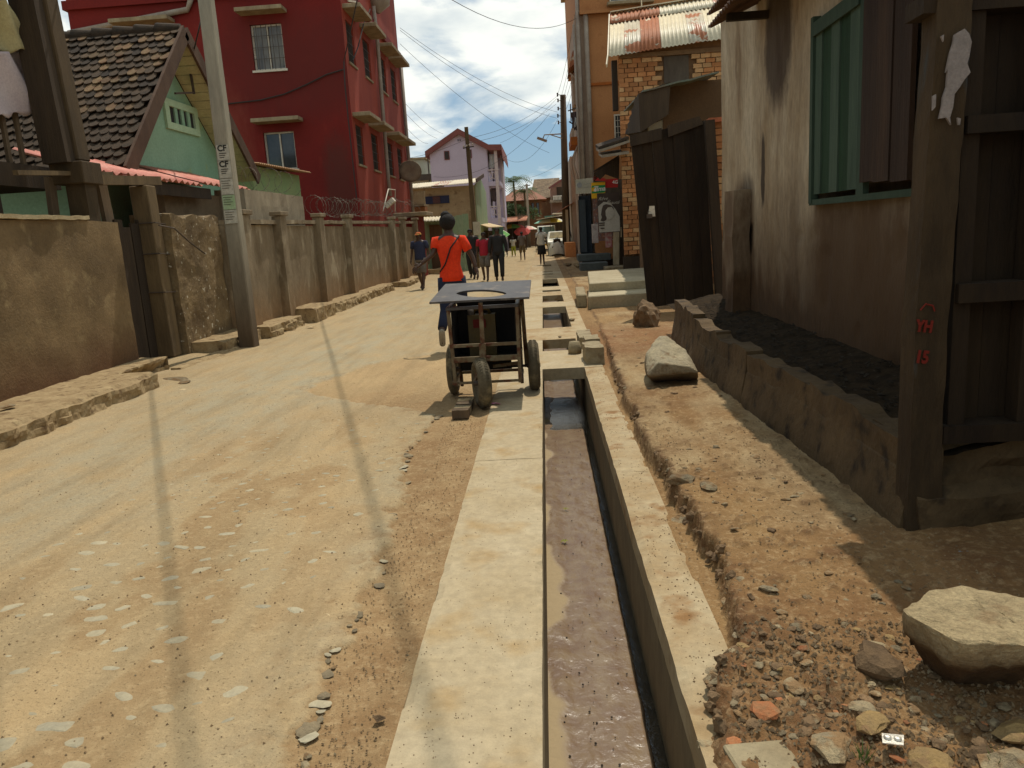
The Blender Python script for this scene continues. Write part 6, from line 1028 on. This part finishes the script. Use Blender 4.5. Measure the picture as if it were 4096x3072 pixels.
def wheel(name, cx_, cy_, r_, yaw, w=.052, parent=ct):
    mtx = Matrix.Translation((cx_, cy_, r_)) @ Matrix.Rotation(yaw, 4, 'Z') @ Matrix.Rotation(R(90), 4, 'Y'); prof = [(r_ - .055 + .055 * math.cos(a) ** 1 if True else 0, w * math.sin(a)) for a in [2 * math.pi * k / 14 for k in range(14)]]
    prof = [(r_ - .05 + (.05 if math.cos(a) > 0 else .045) * math.cos(a), w * math.sin(a)) for a in [2 * math.pi * k / 14 for k in range(14)]]
    t = MB().lathe(prof, mtx, 36, True).build('wheel', M_tyre, parent)
    tr = MB()
    for k in range(48):
        a = 2 * math.pi * k / 48
        for s_ in (-1, 1): p = lambda rr, z_, da=0: mtx @ Vector((rr * math.cos(a + da), rr * math.sin(a + da), z_)); tr.bar(p(r_ + .0005, s_ * .010), p(r_ - .006, s_ * w * .62, .05), .006, .004)
    tr.build('tread', M_tyre, t, kind='stuff')
    MB().lathe([(r_ - .098, -w * .5), (r_ - .088, -w * .62), (r_ - .090, 0), (r_ - .088, w * .62), (r_ - .098, w * .5), (r_ - .102, 0)], mtx, 30, True).build('rim', M_rim, t); MB().lathe([(0, -w * 1.2), (.022, -w * 1.2), (.022, w * 1.2), (0, w * 1.2)], mtx, 12).build('hub', M_iron, t)
    sp2 = MB()
    for k in range(5): a = 2 * math.pi * k / 5 + .3; sp2.bar(mtx @ Vector((.02 * math.cos(a), .02 * math.sin(a), 0)), mtx @ Vector(((r_ - .09) * math.cos(a), (r_ - .09) * math.sin(a), 0)), .03, .012)
    sp2.build('spokes', M_rim, t); return t
wheel('wheel', -.622, 6.83, .226, R(15), .062); wheel('wheel', -.155, 7.48, .25, R(3), .055); wheel('wheel', -.955, 7.50, .25, 0, .045)
MB().tube([(-1.0, 7.49, .25), (-.095, 7.48, .25)], .014, 8).build('axle', M_iron, ct)
MB().bar((-.690, 6.83, .222), (-.625, 7.03, .40), .02).build('fork_blade', M_frame, ct); MB().bar((-.550, 6.83, .222), (-.595, 7.03, .40), .02).build('fork_blade', M_frame, ct)
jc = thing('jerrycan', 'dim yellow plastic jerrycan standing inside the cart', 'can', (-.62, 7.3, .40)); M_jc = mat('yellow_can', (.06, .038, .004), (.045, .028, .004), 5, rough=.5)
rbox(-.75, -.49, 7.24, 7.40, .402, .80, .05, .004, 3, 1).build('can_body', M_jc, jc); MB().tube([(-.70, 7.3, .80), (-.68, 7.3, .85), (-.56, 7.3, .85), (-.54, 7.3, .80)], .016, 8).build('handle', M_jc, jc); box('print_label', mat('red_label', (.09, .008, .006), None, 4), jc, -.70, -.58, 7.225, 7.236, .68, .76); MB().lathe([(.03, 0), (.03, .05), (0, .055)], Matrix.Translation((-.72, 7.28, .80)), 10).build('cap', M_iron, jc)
ch = [(6.42, .06), (6.56, .05), (6.71, .052), (6.86, .05)]
for k, (y, h_) in enumerate(ch):
    o = rbox(-.858, -.715, y, y + .115, .0, h_ + .012, .03, .005, 9, 200 + k).build('wheel_chock', MT['old_concrete'] if k % 2 else M_wood, None)
    tag(o, ['front block of the row of four chocks beside the front cart wheel', 'second block of the chock row beside the front cart wheel', 'third block of the chock row beside the front cart wheel', 'rear block of the chock row, half in the cart shadow'][k], 'block', 'chocks beside the cart wheel')

# ------------------------------------------------------------------ people
def skin(name, comps, m, parent, sub=1):   # comps: list of (verts [(x,y,z)], edges, radii [(rx,ry)])
    vs, es, rs, roots = [], [], [], []
    for v, e, r_ in comps: b_ = len(vs); roots.append(b_); vs += v; es += [(a + b_, c + b_) for a, c in e]; rs += r_
    me = bpy.data.meshes.new(name); me.from_pydata(vs, es, []); o = bpy.data.objects.new(name, me); C.objects.link(o); o.modifiers.new('skin', 'SKIN'); sk = me.skin_vertices[0].data if len(me.skin_vertices) else None
    if sk is None:
        bm = bmesh.new(); bm.from_mesh(me); bm.verts.layers.skin.verify(); bm.to_mesh(me); bm.free(); sk = me.skin_vertices[0].data
    for i, r_ in enumerate(rs): sk[i].radius = r_; sk[i].use_root = i in roots
    if sub: q = o.modifiers.new('sub', 'SUBSURF'); q.levels = q.render_levels = sub
    bpy.context.view_layer.update(); dg = bpy.context.evaluated_depsgraph_get(); me2 = bpy.data.meshes.new_from_object(o.evaluated_get(dg)); bpy.data.objects.remove(o); me2.materials.clear(); me2.materials.append(m)
    me2.polygons.foreach_set('use_smooth', [True] * len(me2.polygons)); me2.name = name
    return link(name, me2, m, parent)
M_skin = mat('dark_skin', (.058, .028, .016), (.075, .037, .021), 8, rough=.5, bump=.1, spec=.4); M_hair = mat('black_hair', (.012, .010, .009), (.022, .018, .016), 40, bump=.8, bs=90, rough=.8); M_eye = mat('eye_dark', (.02, .02, .02), None, 4, bump=0, rough=.3)
def person(x, y, hgt, label, shirt, lower, lower_kind='trousers', face=0, pose=None, hair='short', shoe=None, sleeves='short', cap=None, female=False, extra=None, lean=0):
    """face: heading in degrees, 0 = walking away from the camera; joints in units of a 1.7 m body"""
    bulk = 1.0 if female else 1.14; k = hgt / 1.7; t = thing('person', label, 'person', (x, y, 0), local=True, rz=R(face)); w = .165 if female else .20
    J = dict(pel=(0, 0, .95), wa=(0, .0, 1.08), ch=(0, -.005 + lean * .5, 1.27), nb=(0, lean, 1.41), nk=(0, .01 + lean, 1.48), hd=(0, .025 + lean, 1.57), ht=(0, .02 + lean, 1.645),
             sl=(-w, lean * .8, 1.385), sr=(w, lean * .8, 1.385), el=(-w - .06, -.02, 1.11), er=(w + .06, -.02, 1.11), wl=(-w - .08, .05, .88), wr=(w + .08, .05, .88),
             hl=(-.09, 0, .90), hr=(.09, 0, .90), kl=(-.10, .12, .50), kr=(.10, -.03, .50), al=(-.10, .22, .09), ar=(.10, -.26, .13), tl=(-.10, .36, .03), tr=(.10, -.14, .04))
    if pose: J.update(pose)
    V = {a: Vector(b_) * k for a, b_ in J.items()}
    def comp(chains, rad):
        names = []; es = []
        for c in chains:
            for a in c:
                if a not in names: names.append(a)
            es += [(names.index(a), names.index(b_)) for a, b_ in zip(c, c[1:])]
        return [tuple(V[a]) for a in names], es, [(rad[a][0] * k * bulk, rad[a][1] * k * bulk) for a in names]
    rad = dict(pel=(.125, .10), wa=(.105, .085), ch=(.135, .095), nb=(.07, .06), nk=(.047, .05), hd=(.073, .090), ht=(.062, .072), sl=(.05, .05), sr=(.05, .05), el=(.035, .035), er=(.035, .035), wl=(.023, .026), wr=(.023, .026),
               hl=(.085, .085), hr=(.085, .085), kl=(.055, .055), kr=(.055, .055), al=(.034, .036), ar=(.034, .036), tl=(.038, .022), tr=(.038, .022))
    main = comp([('pel', 'wa', 'ch', 'nb', 'nk', 'hd', 'ht'), ('nb', 'sl', 'el', 'wl'), ('nb', 'sr', 'er', 'wr'), ('pel', 'hl', 'kl', 'al', 'tl'), ('pel', 'hr', 'kr', 'ar', 'tr')], rad); comps = [main]
    for s_, e, wv in ((-1, V['el'], V['wl']), (1, V['er'], V['wr'])):   # palm and five separate fingers
        d = (wv - e).normalized(); side = d.cross(Vector((0, 1, 0))); side = side.normalized() if side.length > .1 else Vector((1, 0, 0)); side = Vector((0, 1, 0)) if abs(d.z) > .85 else Vector((0, .6, .8)).normalized(); side = (side - d * side.dot(d)).normalized(); cu = d.cross(side).normalized() * (.3 * -s_)
        palm = wv + d * .05 * k; comps.append(([tuple(wv - d * .02 * k), tuple(wv + d * .03 * k), tuple(wv + d * .075 * k)], [(0, 1), (1, 2)], [(.022 * k, .022 * k), (.030 * k, .020 * k), (.034 * k, .017 * k)]))
        for q, (off, ln) in enumerate([(-.027, .062), (-.009, .074), (.009, .072), (.026, .055)]):
            p0 = wv + d * .06 * k + side * off * k; p1 = p0 + (d * .45 * ln + side * off * .25 + cu * .008) * k + d * .01 * k; p2 = p1 + (d * .35 + cu * .6).normalized() * ln * .55 * k; p3 = p2 + (d * .15 + cu * 1.0).normalized() * ln * .22 * k
            comps.append(([tuple(p0), tuple(p1), tuple(p2), tuple(p3)], [(0, 1), (1, 2), (2, 3)], [(.0095 * k,) * 2, (.009 * k,) * 2, (.008 * k,) * 2, (.007 * k,) * 2]))
        p0 = wv + d * .02 * k + side * .018 * k; p1 = p0 + (d * .6 + side * .9).normalized() * .04 * k; p2 = p1 + (d * .9 + side * .3).normalized() * .032 * k; comps.append(([tuple(p0), tuple(p1), tuple(p2)], [(0, 1), (1, 2)], [(.012 * k,) * 2, (.010 * k,) * 2, (.009 * k,) * 2]))
    hd = V['hd']; comps.append(([tuple(hd + Vector((0, .07, .0)) * k), tuple(hd + Vector((0, .098, -.015)) * k)], [(0, 1)], [(.012 * k, .014 * k), (.014 * k, .012 * k)]))
    for s_ in (-1, 1): comps.append(([tuple(hd + Vector((s_ * .066, -.005, .01)) * k), tuple(hd + Vector((s_ * .082, -.012, -.005)) * k)], [(0, 1)], [(.010 * k, .022 * k), (.006 * k, .018 * k)]))
    body = skin('body', comps, M_skin, t)
    for s_ in (-1, 1): MB().lathe([(0, -.010 * k), (.009 * k, -.004 * k), (.009 * k, .004 * k), (0, .01 * k)], Matrix.Translation(hd + Vector((s_ * .03, .083, .012)) * k), 8).build('eye', M_eye, t)
    MB().bar(hd + Vector((-.022, .088, -.045)) * k, hd + Vector((.022, .088, -.045)) * k, .006 * k, .010 * k).build('mouth', mat('lips', (.12, .04, .035), None, 3, bump=0) if 'lips' not in MT else MT['lips'], t)
    hp = {'afro': [(.098, .108, (-.004, -.018, .040), 1.12), (.060, .05, (-.02, -.03, .12), .9)], 'short': [(.087, .102, (0, -.012, .028), .95)], 'bun': [(.088, .104, (0, -.012, .03), .95), (.04, .04, (0, -.11, .03), 1)]}[hair]
    for rx, ry, of, sz in hp:
        bm = bmesh.new(); bmesh.ops.create_icosphere(bm, subdivisions=3, radius=1); rr_ = random.Random(int(x * 100))
        for v in bm.verts:
            q = 1 + (rr_.uniform(-.05, .05) if hair == 'afro' else rr_.uniform(-.015, .015)); v.co = Vector((v.co.x * rx * q, v.co.y * ry * q, v.co.z * rx * sz * q))
            if v.co.y > .02 and v.co.z < .03: v.co.y = min(v.co.y, .045 if hair != 'afro' else .05)   # hairline above the face
            v.co = (v.co + Vector(of)) * k + hd
        me = bpy.data.meshes.new('hair'); bm.to_mesh(me); bm.free(); me.polygons.foreach_set('use_smooth', [True] * len(me.polygons)); link('hair', me, M_hair, t)
    g = .016 if not female else .012; V['ml'] = V['sl'].lerp(V['el'], .62 if sleeves == 'short' else .99); V['mr'] = V['sr'].lerp(V['er'], .62 if sleeves == 'short' else .99)
    V['sh'] = V['pel'] + Vector((0, 0, .02 * k)); V['nc'] = V['nb'] + Vector((0, .0, .012 * k)); V['wl2'] = V['el'].lerp(V['wl'], .9); V['wr2'] = V['er'].lerp(V['wr'], .9)
    rs = dict(sh=(.132, .112), wa=((.108 if female else .122), .10), ch=(.15, .112), nc=(.072, .066), sl=(.068, .064), sr=(.068, .064), ml=(.052, .052), mr=(.052, .052), el=(.046,) * 2, er=(.046,) * 2, wl2=(.033,) * 2, wr2=(.033,) * 2)
    def loft(mb_, rings, n=20):   # rings: (centre, rx, ry)
        vs = [(c[0] + rx * bulk * k * math.cos(2 * math.pi * i / n), c[1] + ry * bulk * k * math.sin(2 * math.pi * i / n), c[2]) for c, rx, ry in rings for i in range(n)]; m_ = len(rings)
        mb_.add(vs, [(i * n + j, i * n + (j + 1) % n, (i + 1) * n + (j + 1) % n, (i + 1) * n + j) for i in range(m_ - 1) for j in range(n)] + [tuple(range(n))[::-1], tuple(range((m_ - 1) * n, m_ * n))], True)
    hipx, wax = (.150, .122) if female else (.150, .142); U_ = lambda v, dz: v + Vector((0, 0, dz * k)); smb = MB(); ys_ = (V['sl'] + V['sr']) / 2
    loft(smb, [(U_(V['pel'], -.07), hipx + .012, .122), (U_(V['pel'], .0), hipx + .002, .118), (V['wa'], wax, .104), (V['wa'].lerp(V['ch'], .5), wax + .014, .108), (V['ch'], .158, .115), (U_(ys_, -.05), .168, .108), (U_(ys_, -.005), .160, .092), (U_(ys_, .03), .115, .078), (U_(V['nb'], .030), .066, .062)])
    for a_, b2_, c2_ in (('sl', 'ml', 'el'), ('sr', 'mr', 'er')):
        q_ = [V[a_].lerp(V['ch'], .25) + Vector((0, 0, .03 * k)), V[a_], V[a_].lerp(V[b2_], .5), V[b2_]] + ([V['wl2'] if a_ == 'sl' else V['wr2']] if sleeves == 'long' else []); smb.tube(q_, [.055 * k * bulk, .064 * k * bulk, .060 * k * bulk, .054 * k * bulk] + ([.038 * k] if sleeves == 'long' else []), 12)
    smb.build('shirt', shirt, t)
    if lower_kind == 'skirt':
        mb_ = MB(); a, b_ = V['pel'].z + .08 * k, V['kl'].z - .02 * k; mb_.lathe([(.115 * k, a), (.145 * k, a - .14 * k), (.165 * k, (a + b_) / 2), (.20 * k, b_), (.185 * k, b_ + .005)], None, 24); mb_.v = [(v[0] * (1 + .06 * math.sin(9 * math.atan2(v[1], v[0]))), v[1] * .8, v[2]) for v in mb_.v]; mb_.build('skirt', lower, t)
    else:
        f_ = 1.0 if lower_kind == 'trousers' else -.12
        for a in 'lr': V['e' + a + 'x'] = V['k' + a].lerp(V['a' + a], .88) if lower_kind == 'trousers' else V['h' + a].lerp(V['k' + a], .9)
        tmb = MB(); loft(tmb, [(U_(V['pel'], .06), .128, .104), (U_(V['pel'], .0), .146, .116), (U_(V['pel'], -.06), .155, .120), (U_(V['pel'], -.13), .146, .112)])
        for a_ in 'lr': lv_ = lower_kind == 'trousers'; q_ = [V['h' + a_] + Vector((0, 0, .02 * k)), V['h' + a_].lerp(V['k' + a_], .35), V['k' + a_]] + ([V['k' + a_].lerp(V['a' + a_], .5), V['e' + a_ + 'x']] if lv_ else []); tmb.tube(q_, [.088 * k * bulk, .088 * k * bulk, (.068 if lv_ else .084) * k * bulk] + ([.062 * k * bulk, .056 * k * bulk] if lv_ else []), 14)
        tmb.build('trousers' if lower_kind == 'trousers' else 'shorts', lower, t)
    if shoe:
        for a in 'lr': d = (V['t' + a] - V['a' + a]); p0 = V['a' + a] - d * .28; p1 = V['t' + a] + d * .12; skin('shoe', [([tuple(p0 - Vector((0, 0, .02 * k))), tuple(V['a' + a].lerp(V['t' + a], .5) - Vector((0, 0, .012 * k))), tuple(p1)], [(0, 1), (1, 2)], [(.042 * k, .046 * k), (.044 * k, .036 * k), (.040 * k, .026 * k)])], shoe, t)
    if cap:
        MB().lathe([(.0, .075 * k), (.05 * k, .070 * k), (.088 * k, .03 * k), (.095 * k, -.005 * k)], Matrix.Translation(hd + Vector((0, -.005, .05)) * k), 16).build('cap', cap, t); MB().bar(hd + Vector((0, .07, .052)) * k, hd + Vector((0, .17, .04)) * k, .12 * k, .008 * k).build('cap_peak', cap, t)
    return t, V, k
C_ = lambda n, a, b_=None: mat(n, a, b_ or tuple(q * .8 for q in a), 5, rough=.9, bump=.35, bs=25)
M_jean, M_orange, M_navy, M_blk, M_pinks, M_whs, M_gry = C_('dark_denim', (.018, .024, .055)), C_('orange_cotton', (.80, .055, .012), (.70, .04, .01)), C_('navy_cotton', (.03, .035, .075)), C_('black_cotton', (.025, .024, .026)), C_('crimson_cotton', (.38, .02, .04)), C_('white_cotton', (.62, .62, .60)), C_('grey_cotton', (.16, .145, .14))
M_tan = C_('olive_tan_cotton', (.15, .12, .07)); M_shoeg = C_('grey_shoe', (.30, .27, .22)); M_shoeb = C_('dark_shoe', (.05, .045, .04))
Kw = 1.83 / 1.7; wx, wy = -1.265, 10.5
def rel(p, y): q = WY(p, y); return ((q[0] - wx) / Kw, (y - wy) / Kw, q[2] / Kw)
pose = dict(el=rel(b1(300, 30), 10.45), wl=rel(b1(185, 128), 10.4), er=rel(b1(640, 60), 10.5), wr=rel(b1(672, 160), 10.45), kl=(-.10, -.06, .52), al=(-.12, -.42, .30), tl=(-.13, -.36, .12), kr=(.10, .14, .52), ar=(.10, .12, .09), tr=(.10, .26, .03))
t, V, k = person(wx, wy, 1.83, 'woman in a bright orange T-shirt walking away behind the cart with arms spread', M_orange, M_jean, 'trousers', 0, pose, 'afro', M_shoeg, female=True)
MB().tube([V['sr'] + Vector((-.02, -.075, .05)) * k, V['ch'] + Vector((.03, -.135, .02)) * k, V['wa'] + Vector((-.05, -.13, .02)) * k, V['pel'] + Vector((-.135, -.04, .05)) * k], .010, 6).build('bag_strap', M_blk, t)
person(-3.72, 23.4, 1.72, 'man in navy shirt, shorts and a coloured cap walking up by the red pillar', M_navy, M_gry, 'shorts', 170, None, 'short', M_shoeb, cap=mat('striped_cap', (.30, .32, .06), (.45, .05, .03), 12))
person(-1.95, 25.7, 1.62, 'man in crimson T-shirt and dark shorts walking towards the camera', M_pinks, M_gry, 'shorts', 175, None, 'short', M_shoeb)
person(-1.48, 25.4, 1.74, 'man in dark clothes walking right beside the crimson shirt man', M_blk, M_blk, 'trousers', 184, dict(al=(-.09, .1, .09), ar=(.09, -.1, .09), tl=(-.09, .22, .03), tr=(.09, .02, .03)), 'short', M_shoeb, 'long')
person(-2.55, 27.5, 1.76, 'man in black half hidden behind the crimson shirt man', M_blk, M_blk, 'trousers', 175, None, 'short', M_shoeb, 'long')
person(-1.12, 41.5, 1.55, 'woman in grey top walking alone in mid street', M_gry, M_tan, 'shorts', 5, None, 'bun', None, female=True)
person(-.08, 34.9, 1.72, 'woman in white and blue top and black skirt walking along the drain', M_whs, M_blk, 'skirt', 0, dict(al=(-.07, .05, .09), ar=(.07, -.03, .09), tl=(-.07, .18, .03), tr=(.07, .10, .03), kl=(-.06, .03, .5), kr=(.06, 0, .5)), 'short', None, female=True)[0]
person(-1.91, 49.8, 1.25, 'child in white shirt with backpack straps and lime trousers', M_whs, C_('lime_cotton', (.40, .45, .06)), 'trousers', 10, None, 'short', M_shoeb)
person(-2.95, 60, 1.25, 'dark clothed person stooping beside the market stall', M_blk, M_tan, 'trousers', 60, None, 'short', M_shoeb, lean=.12)
person(-3.2, 47, 1.60, 'person in a dark top standing under the stall roof', M_navy, M_blk, 'trousers', 100, None, 'short', M_shoeb)

# ------------------------------------------------------------------ vehicles
M_cw = mat('white_car_paint', (.66, .65, .58), (.58, .56, .48), 3, rough=.3, bump=0, spec=.5); M_blktr = mat('black_trim', (.03, .03, .03), None, 3, rough=.5, bump=0); M_lampg = mat('headlamp_glass', (.45, .45, .42), None, 3, rough=.15, bump=0, spec=.8); M_wsc = mat('dusty_windscreen', (.42, .33, .16), (.20, .17, .11), 2.5, rough=.2, bump=0)
def car(x, y, W_, L_, prof, glassband, label, nm, mg, seed=0):
    """profile in (s along the length from the nose, z); nose toward the camera"""
    t = thing(nm, label, 'car', (x, y, 0)); wd = W_ / 2; mb_ = MB(); n = len(prof); pin = []
    for s_, z in prof: e = .10 if z > 1.1 else (.0 if z > .35 else .03); pin.append((s_, z, wd - e))
    L0 = [(x - w_, y + s_, z) for s_, z, w_ in pin]; R0 = [(x + w_, y + s_, z) for s_, z, w_ in pin]; mb_.add(L0 + R0, [tuple(range(n)), tuple(range(n, 2 * n))[::-1]] + [(i, n + i, n + (i + 1) % n, (i + 1) % n) for i in range(n)]); mb_.build('body', M_cw, t, .04)
    (s0, z0), (s1, z1_) = glassband; d_ = Vector((0, s1 - s0, z1_ - z0)); nn2 = Vector((0, -(z1_ - z0), s1 - s0)).normalized() * .012
    a = Vector((x, y + s0, z0)) + d_ * .10 + nn2; b_ = Vector((x, y + s0, z0)) + d_ * .92 + nn2; MB().prism([a + Vector((-wd + .13, 0, 0)), a + Vector((wd - .13, 0, 0)), b_ + Vector((wd - .20, 0, 0)), b_ + Vector((-wd + .20, 0, 0))], nn2 * .6).build('windscreen', mg, t)
    for e in (-1, 1):
        MB().box(x + e * (wd - .11) - .02, x + e * (wd - .11) + .02 + e * .015, y + s1 + .15, y + min(L_ - .3, s1 + 1.2), z0 + .08, z1_ - .06).build('side_window', M_glass, t)
        h = MB().box(x + e * (wd - .25) - .13, x + e * (wd - .25) + .13, y - .02, y + .03, .58, .76).build('headlight', M_lampg, t, .02)
        for s_ in (.55, L_ - .7):
            m_ = Matrix.Translation((x + e * (wd - .10), y + s_, .30)) @ Matrix.Rotation(R(90), 4, 'Y'); w_ = MB().lathe([(.17, -.08), (.28, -.09), (.30, -.05), (.30, .05), (.28, .09), (.17, .08)], m_, 20, True).build('wheel', M_blktr, t); MB().lathe([(0, -.07), (.17, -.075), (.17, .075), (0, .07)], m_, 16).build('rim', M_rim, w_)
        MB().bar((x + e * wd, y + s1 - .1, z0 + .05), (x + e * (wd + .16), y + s1 - .1, z0 + .12), .05, .12).build('mirror', M_blktr, t)
    box('bumper', M_blktr, t, x - wd + .03, x + wd - .03, y - .09, y - .02, .34, .46); box('grille', M_blktr, t, x - wd * .5, x + wd * .5, y - .012, y + .01, .60, .73); box('number_plate', M_yel, t, x - .2, x + .2, y - .105, y - .092, .36, .45)
    return t
car(1.0, 46.9, 1.48, 3.6, [(0, .35), (0, .80), (.10, .86), (1.00, .98), (1.45, 1.40), (2.9, 1.42), (3.3, 1.0), (3.6, .92), (3.6, .35)], ((1.00, .98), (1.45, 1.40)), 'old white hatchback car with a dusty yellow windscreen parked by the right pole', 'parked_car', M_wsc)
car(.32, 62, 1.66, 4.6, [(0, .42), (0, .95), (.12, 1.02), (1.15, 1.16), (1.75, 1.85), (2.7, 1.88), (3.0, 1.1), (4.6, 1.1), (4.6, .42)], ((1.15, 1.16), (1.75, 1.85)), 'white pickup truck parked behind the old hatchback', 'pickup_truck', mat('teal_windscreen', (.10, .22, .23), (.25, .30, .28), 2, rough=.1, bump=0))
Xc, Zc = [], []
a_ = np.linspace(0, 2 * math.pi, 33); zz_ = np.linspace(0, 1, 9); A_, Z2 = np.meshgrid(a_, zz_); rad_ = (.50 - .495 * Z2 ** 2.2) * (1 + .07 * np.sin(A_ * 6 + Z2 * 4)); co = grid('cover_sheet', .80 + rad_ * np.cos(A_), 45.6 + rad_ * .8 * np.sin(A_), .12 + .98 * Z2 + .05 * np.sin(A_ * 3) * (1 - Z2), M_whs, label='white sheet draped over a pushcart before the old hatchback', cat='cover')
pc = thing('pushcart', 'small covered pushcart under the white sheet', 'cart', (.8, 45.6, 0)); box('tray', M_wood, pc, .5, 1.1, 45.3, 45.9, .5, .58); box('load', M_woodd, pc, .6, 1.0, 45.4, 45.8, .58, 1.0)
for x in (.52, 1.08): MB().lathe([(.12, -.03), (.2, -.03), (.2, .03), (.12, .03)], Matrix.Translation((x, 45.6, .2)) @ Matrix.Rotation(R(90), 4, 'Y'), 16, True).build('wheel', M_blktr, pc)

# ------------------------------------------------------------------ overhead wires
def wire(a, b_, sag, label, r_=.008, n=14):
    a, b_ = Vector(a), Vector(b_); MB().tube([a.lerp(b_, i / n) - Vector((0, 0, sag * 4 * (i / n) * (1 - i / n))) for i in range(n + 1)], r_, 5).build('overhead_wire', M_wire, None, label=label, cat='wire')
pk = thing('utility_pole', 'near utility pole just outside the right edge of the view', 'pole', (2.1, 2.5, 0)); MB().tube([(2.1, 2.5, 0), (2.1, 2.5, 10.4)], [.13, .09], 10).build('shaft', M_tar, pk); OV = Vector((1.95, 2.6, 10.0))
wire(OV, WX(z2(955, 405), -5.92), .12, 'thick cable from the near pole to the front corner of the red building', .016)
wire(OV + Vector((-.05, 0, -.15)), (-7.0, 16.2, 5.0), .10, 'thick cable from the near pole to the green gabled house', .013)
wire(OV + Vector((.1, .1, -.05)), (-5.9, 10.2, 4.9), .10, 'thick cable from the near pole to the balcony house at the left', .012)
zs = zm(1600, 0, 2400, 2212); E1, E2, E3, E4 = zs(1735, 1065), zs(1728, 1150), zs(1742, 1240), zs(1745, 1320)
wire(WX(zs(0, 308), -5.7), WY(E3, 45.5), .45, 'upper of the paired wires from the red building down to the right pole'); wire(WX(zs(0, 335), -5.7), WY(zs(1735, 1308), 45.5), .50, 'lower of the paired wires from the red building down to the right pole')
wire(WX(zs(0, 485), -5.7), WY(zs(1650, 1690), 48), .5, 'long wire from the red building crossing below the paired wires')
wire(WX(zs(35, 1120), -5.9), WY(zs(475, 1480), 60), .2, 'top of three short wires from the red building to the lilac roof'); wire(WX(zs(38, 1225), -5.9), WY(zs(410, 1530), 60), .2, 'middle of three short wires from the red building to the lilac roof'); wire(WX(zs(52, 1388), -5.9), WY(zs(312, 1588), 60), .2, 'lowest of three short wires from the red building to the lilac roof')
wire(WY(E1, 45.5), WY(zs(745, 1530), 36), .35, 'upper wire from the right pole to the wooden pole by the lilac house'); wire(WY(E2, 45.5), WY(zs(750, 1580), 36), .35, 'lower wire from the right pole to the wooden pole by the lilac house')
wire(WY(zs(1732, 1090), 45.5), WY(zs(1105, 1582), 60), .3, 'wire from the right pole to the eave corner of the lilac house'); wire(WY(E4, 45.5), WY(z3(1110, 600), 60), 1.3, 'deep sagging wire from the right pole to the lilac house balcony')
wire(WY(zs(560, -10), 20), WY(zs(1955, 200), 31), .5, 'wire curving across the top of the sky to the orange building')
for i, (p, q) in enumerate([((1745, 1040), (1948, 95)), ((1790, 1045), (1962, 120)), ((1815, 1060), (1975, 200)), ((1825, 1110), (1975, 480)), ((1840, 1200), (1975, 620))]): wire(WY(zs(*p), 45.8), WY(zs(*q), 31.2 - .1 * i), .25, ['first', 'second', 'third', 'fourth', 'fifth'][i] + ' from the left of the fan of wires rising beside the orange building')
wire(WY(z3(85, 645), 42), WY(zs(735, 1540), 36), .1, 'wire from the white building past the lilac gable'); wire(WY(z3(370, 850), 41.5), WY(z3(1655, 150), 45), 1.0, 'rising wire crossing in front of the lilac wall')
wire(WY(z3(1280, 868), 70), WY(z4(520, 335), 45), .4, 'wire rising right over the palms to the right pole')
for i, (p, q, ya, yb) in enumerate([((1440, 985), (1659, 915), 80, 48), ((1470, 1010), (1655, 960), 80, 48)]): wire(WY(z3(*p), ya), WY(z4(430, 560 + 60 * i), yb), .2, ['upper', 'lower'][i] + ' faint far wire to the small grey pole')
gpz = thing('utility_pole', 'thin grey concrete pole far down the left side', 'pole', (-1.35, 75, 0)); MB().bar((-1.3, 75, 0), WY(z3(1400, 930), 75), .22, .22).build('shaft', M_pole, gpz); c = Vector(WY(z3(1400, 945), 75)); MB().bar(c - Vector((.25, 0, 0)), c + Vector((.35, 0, 0)), .08).build('crossarm', M_iron, gpz)
print('OBJECTS', len(bpy.data.objects))
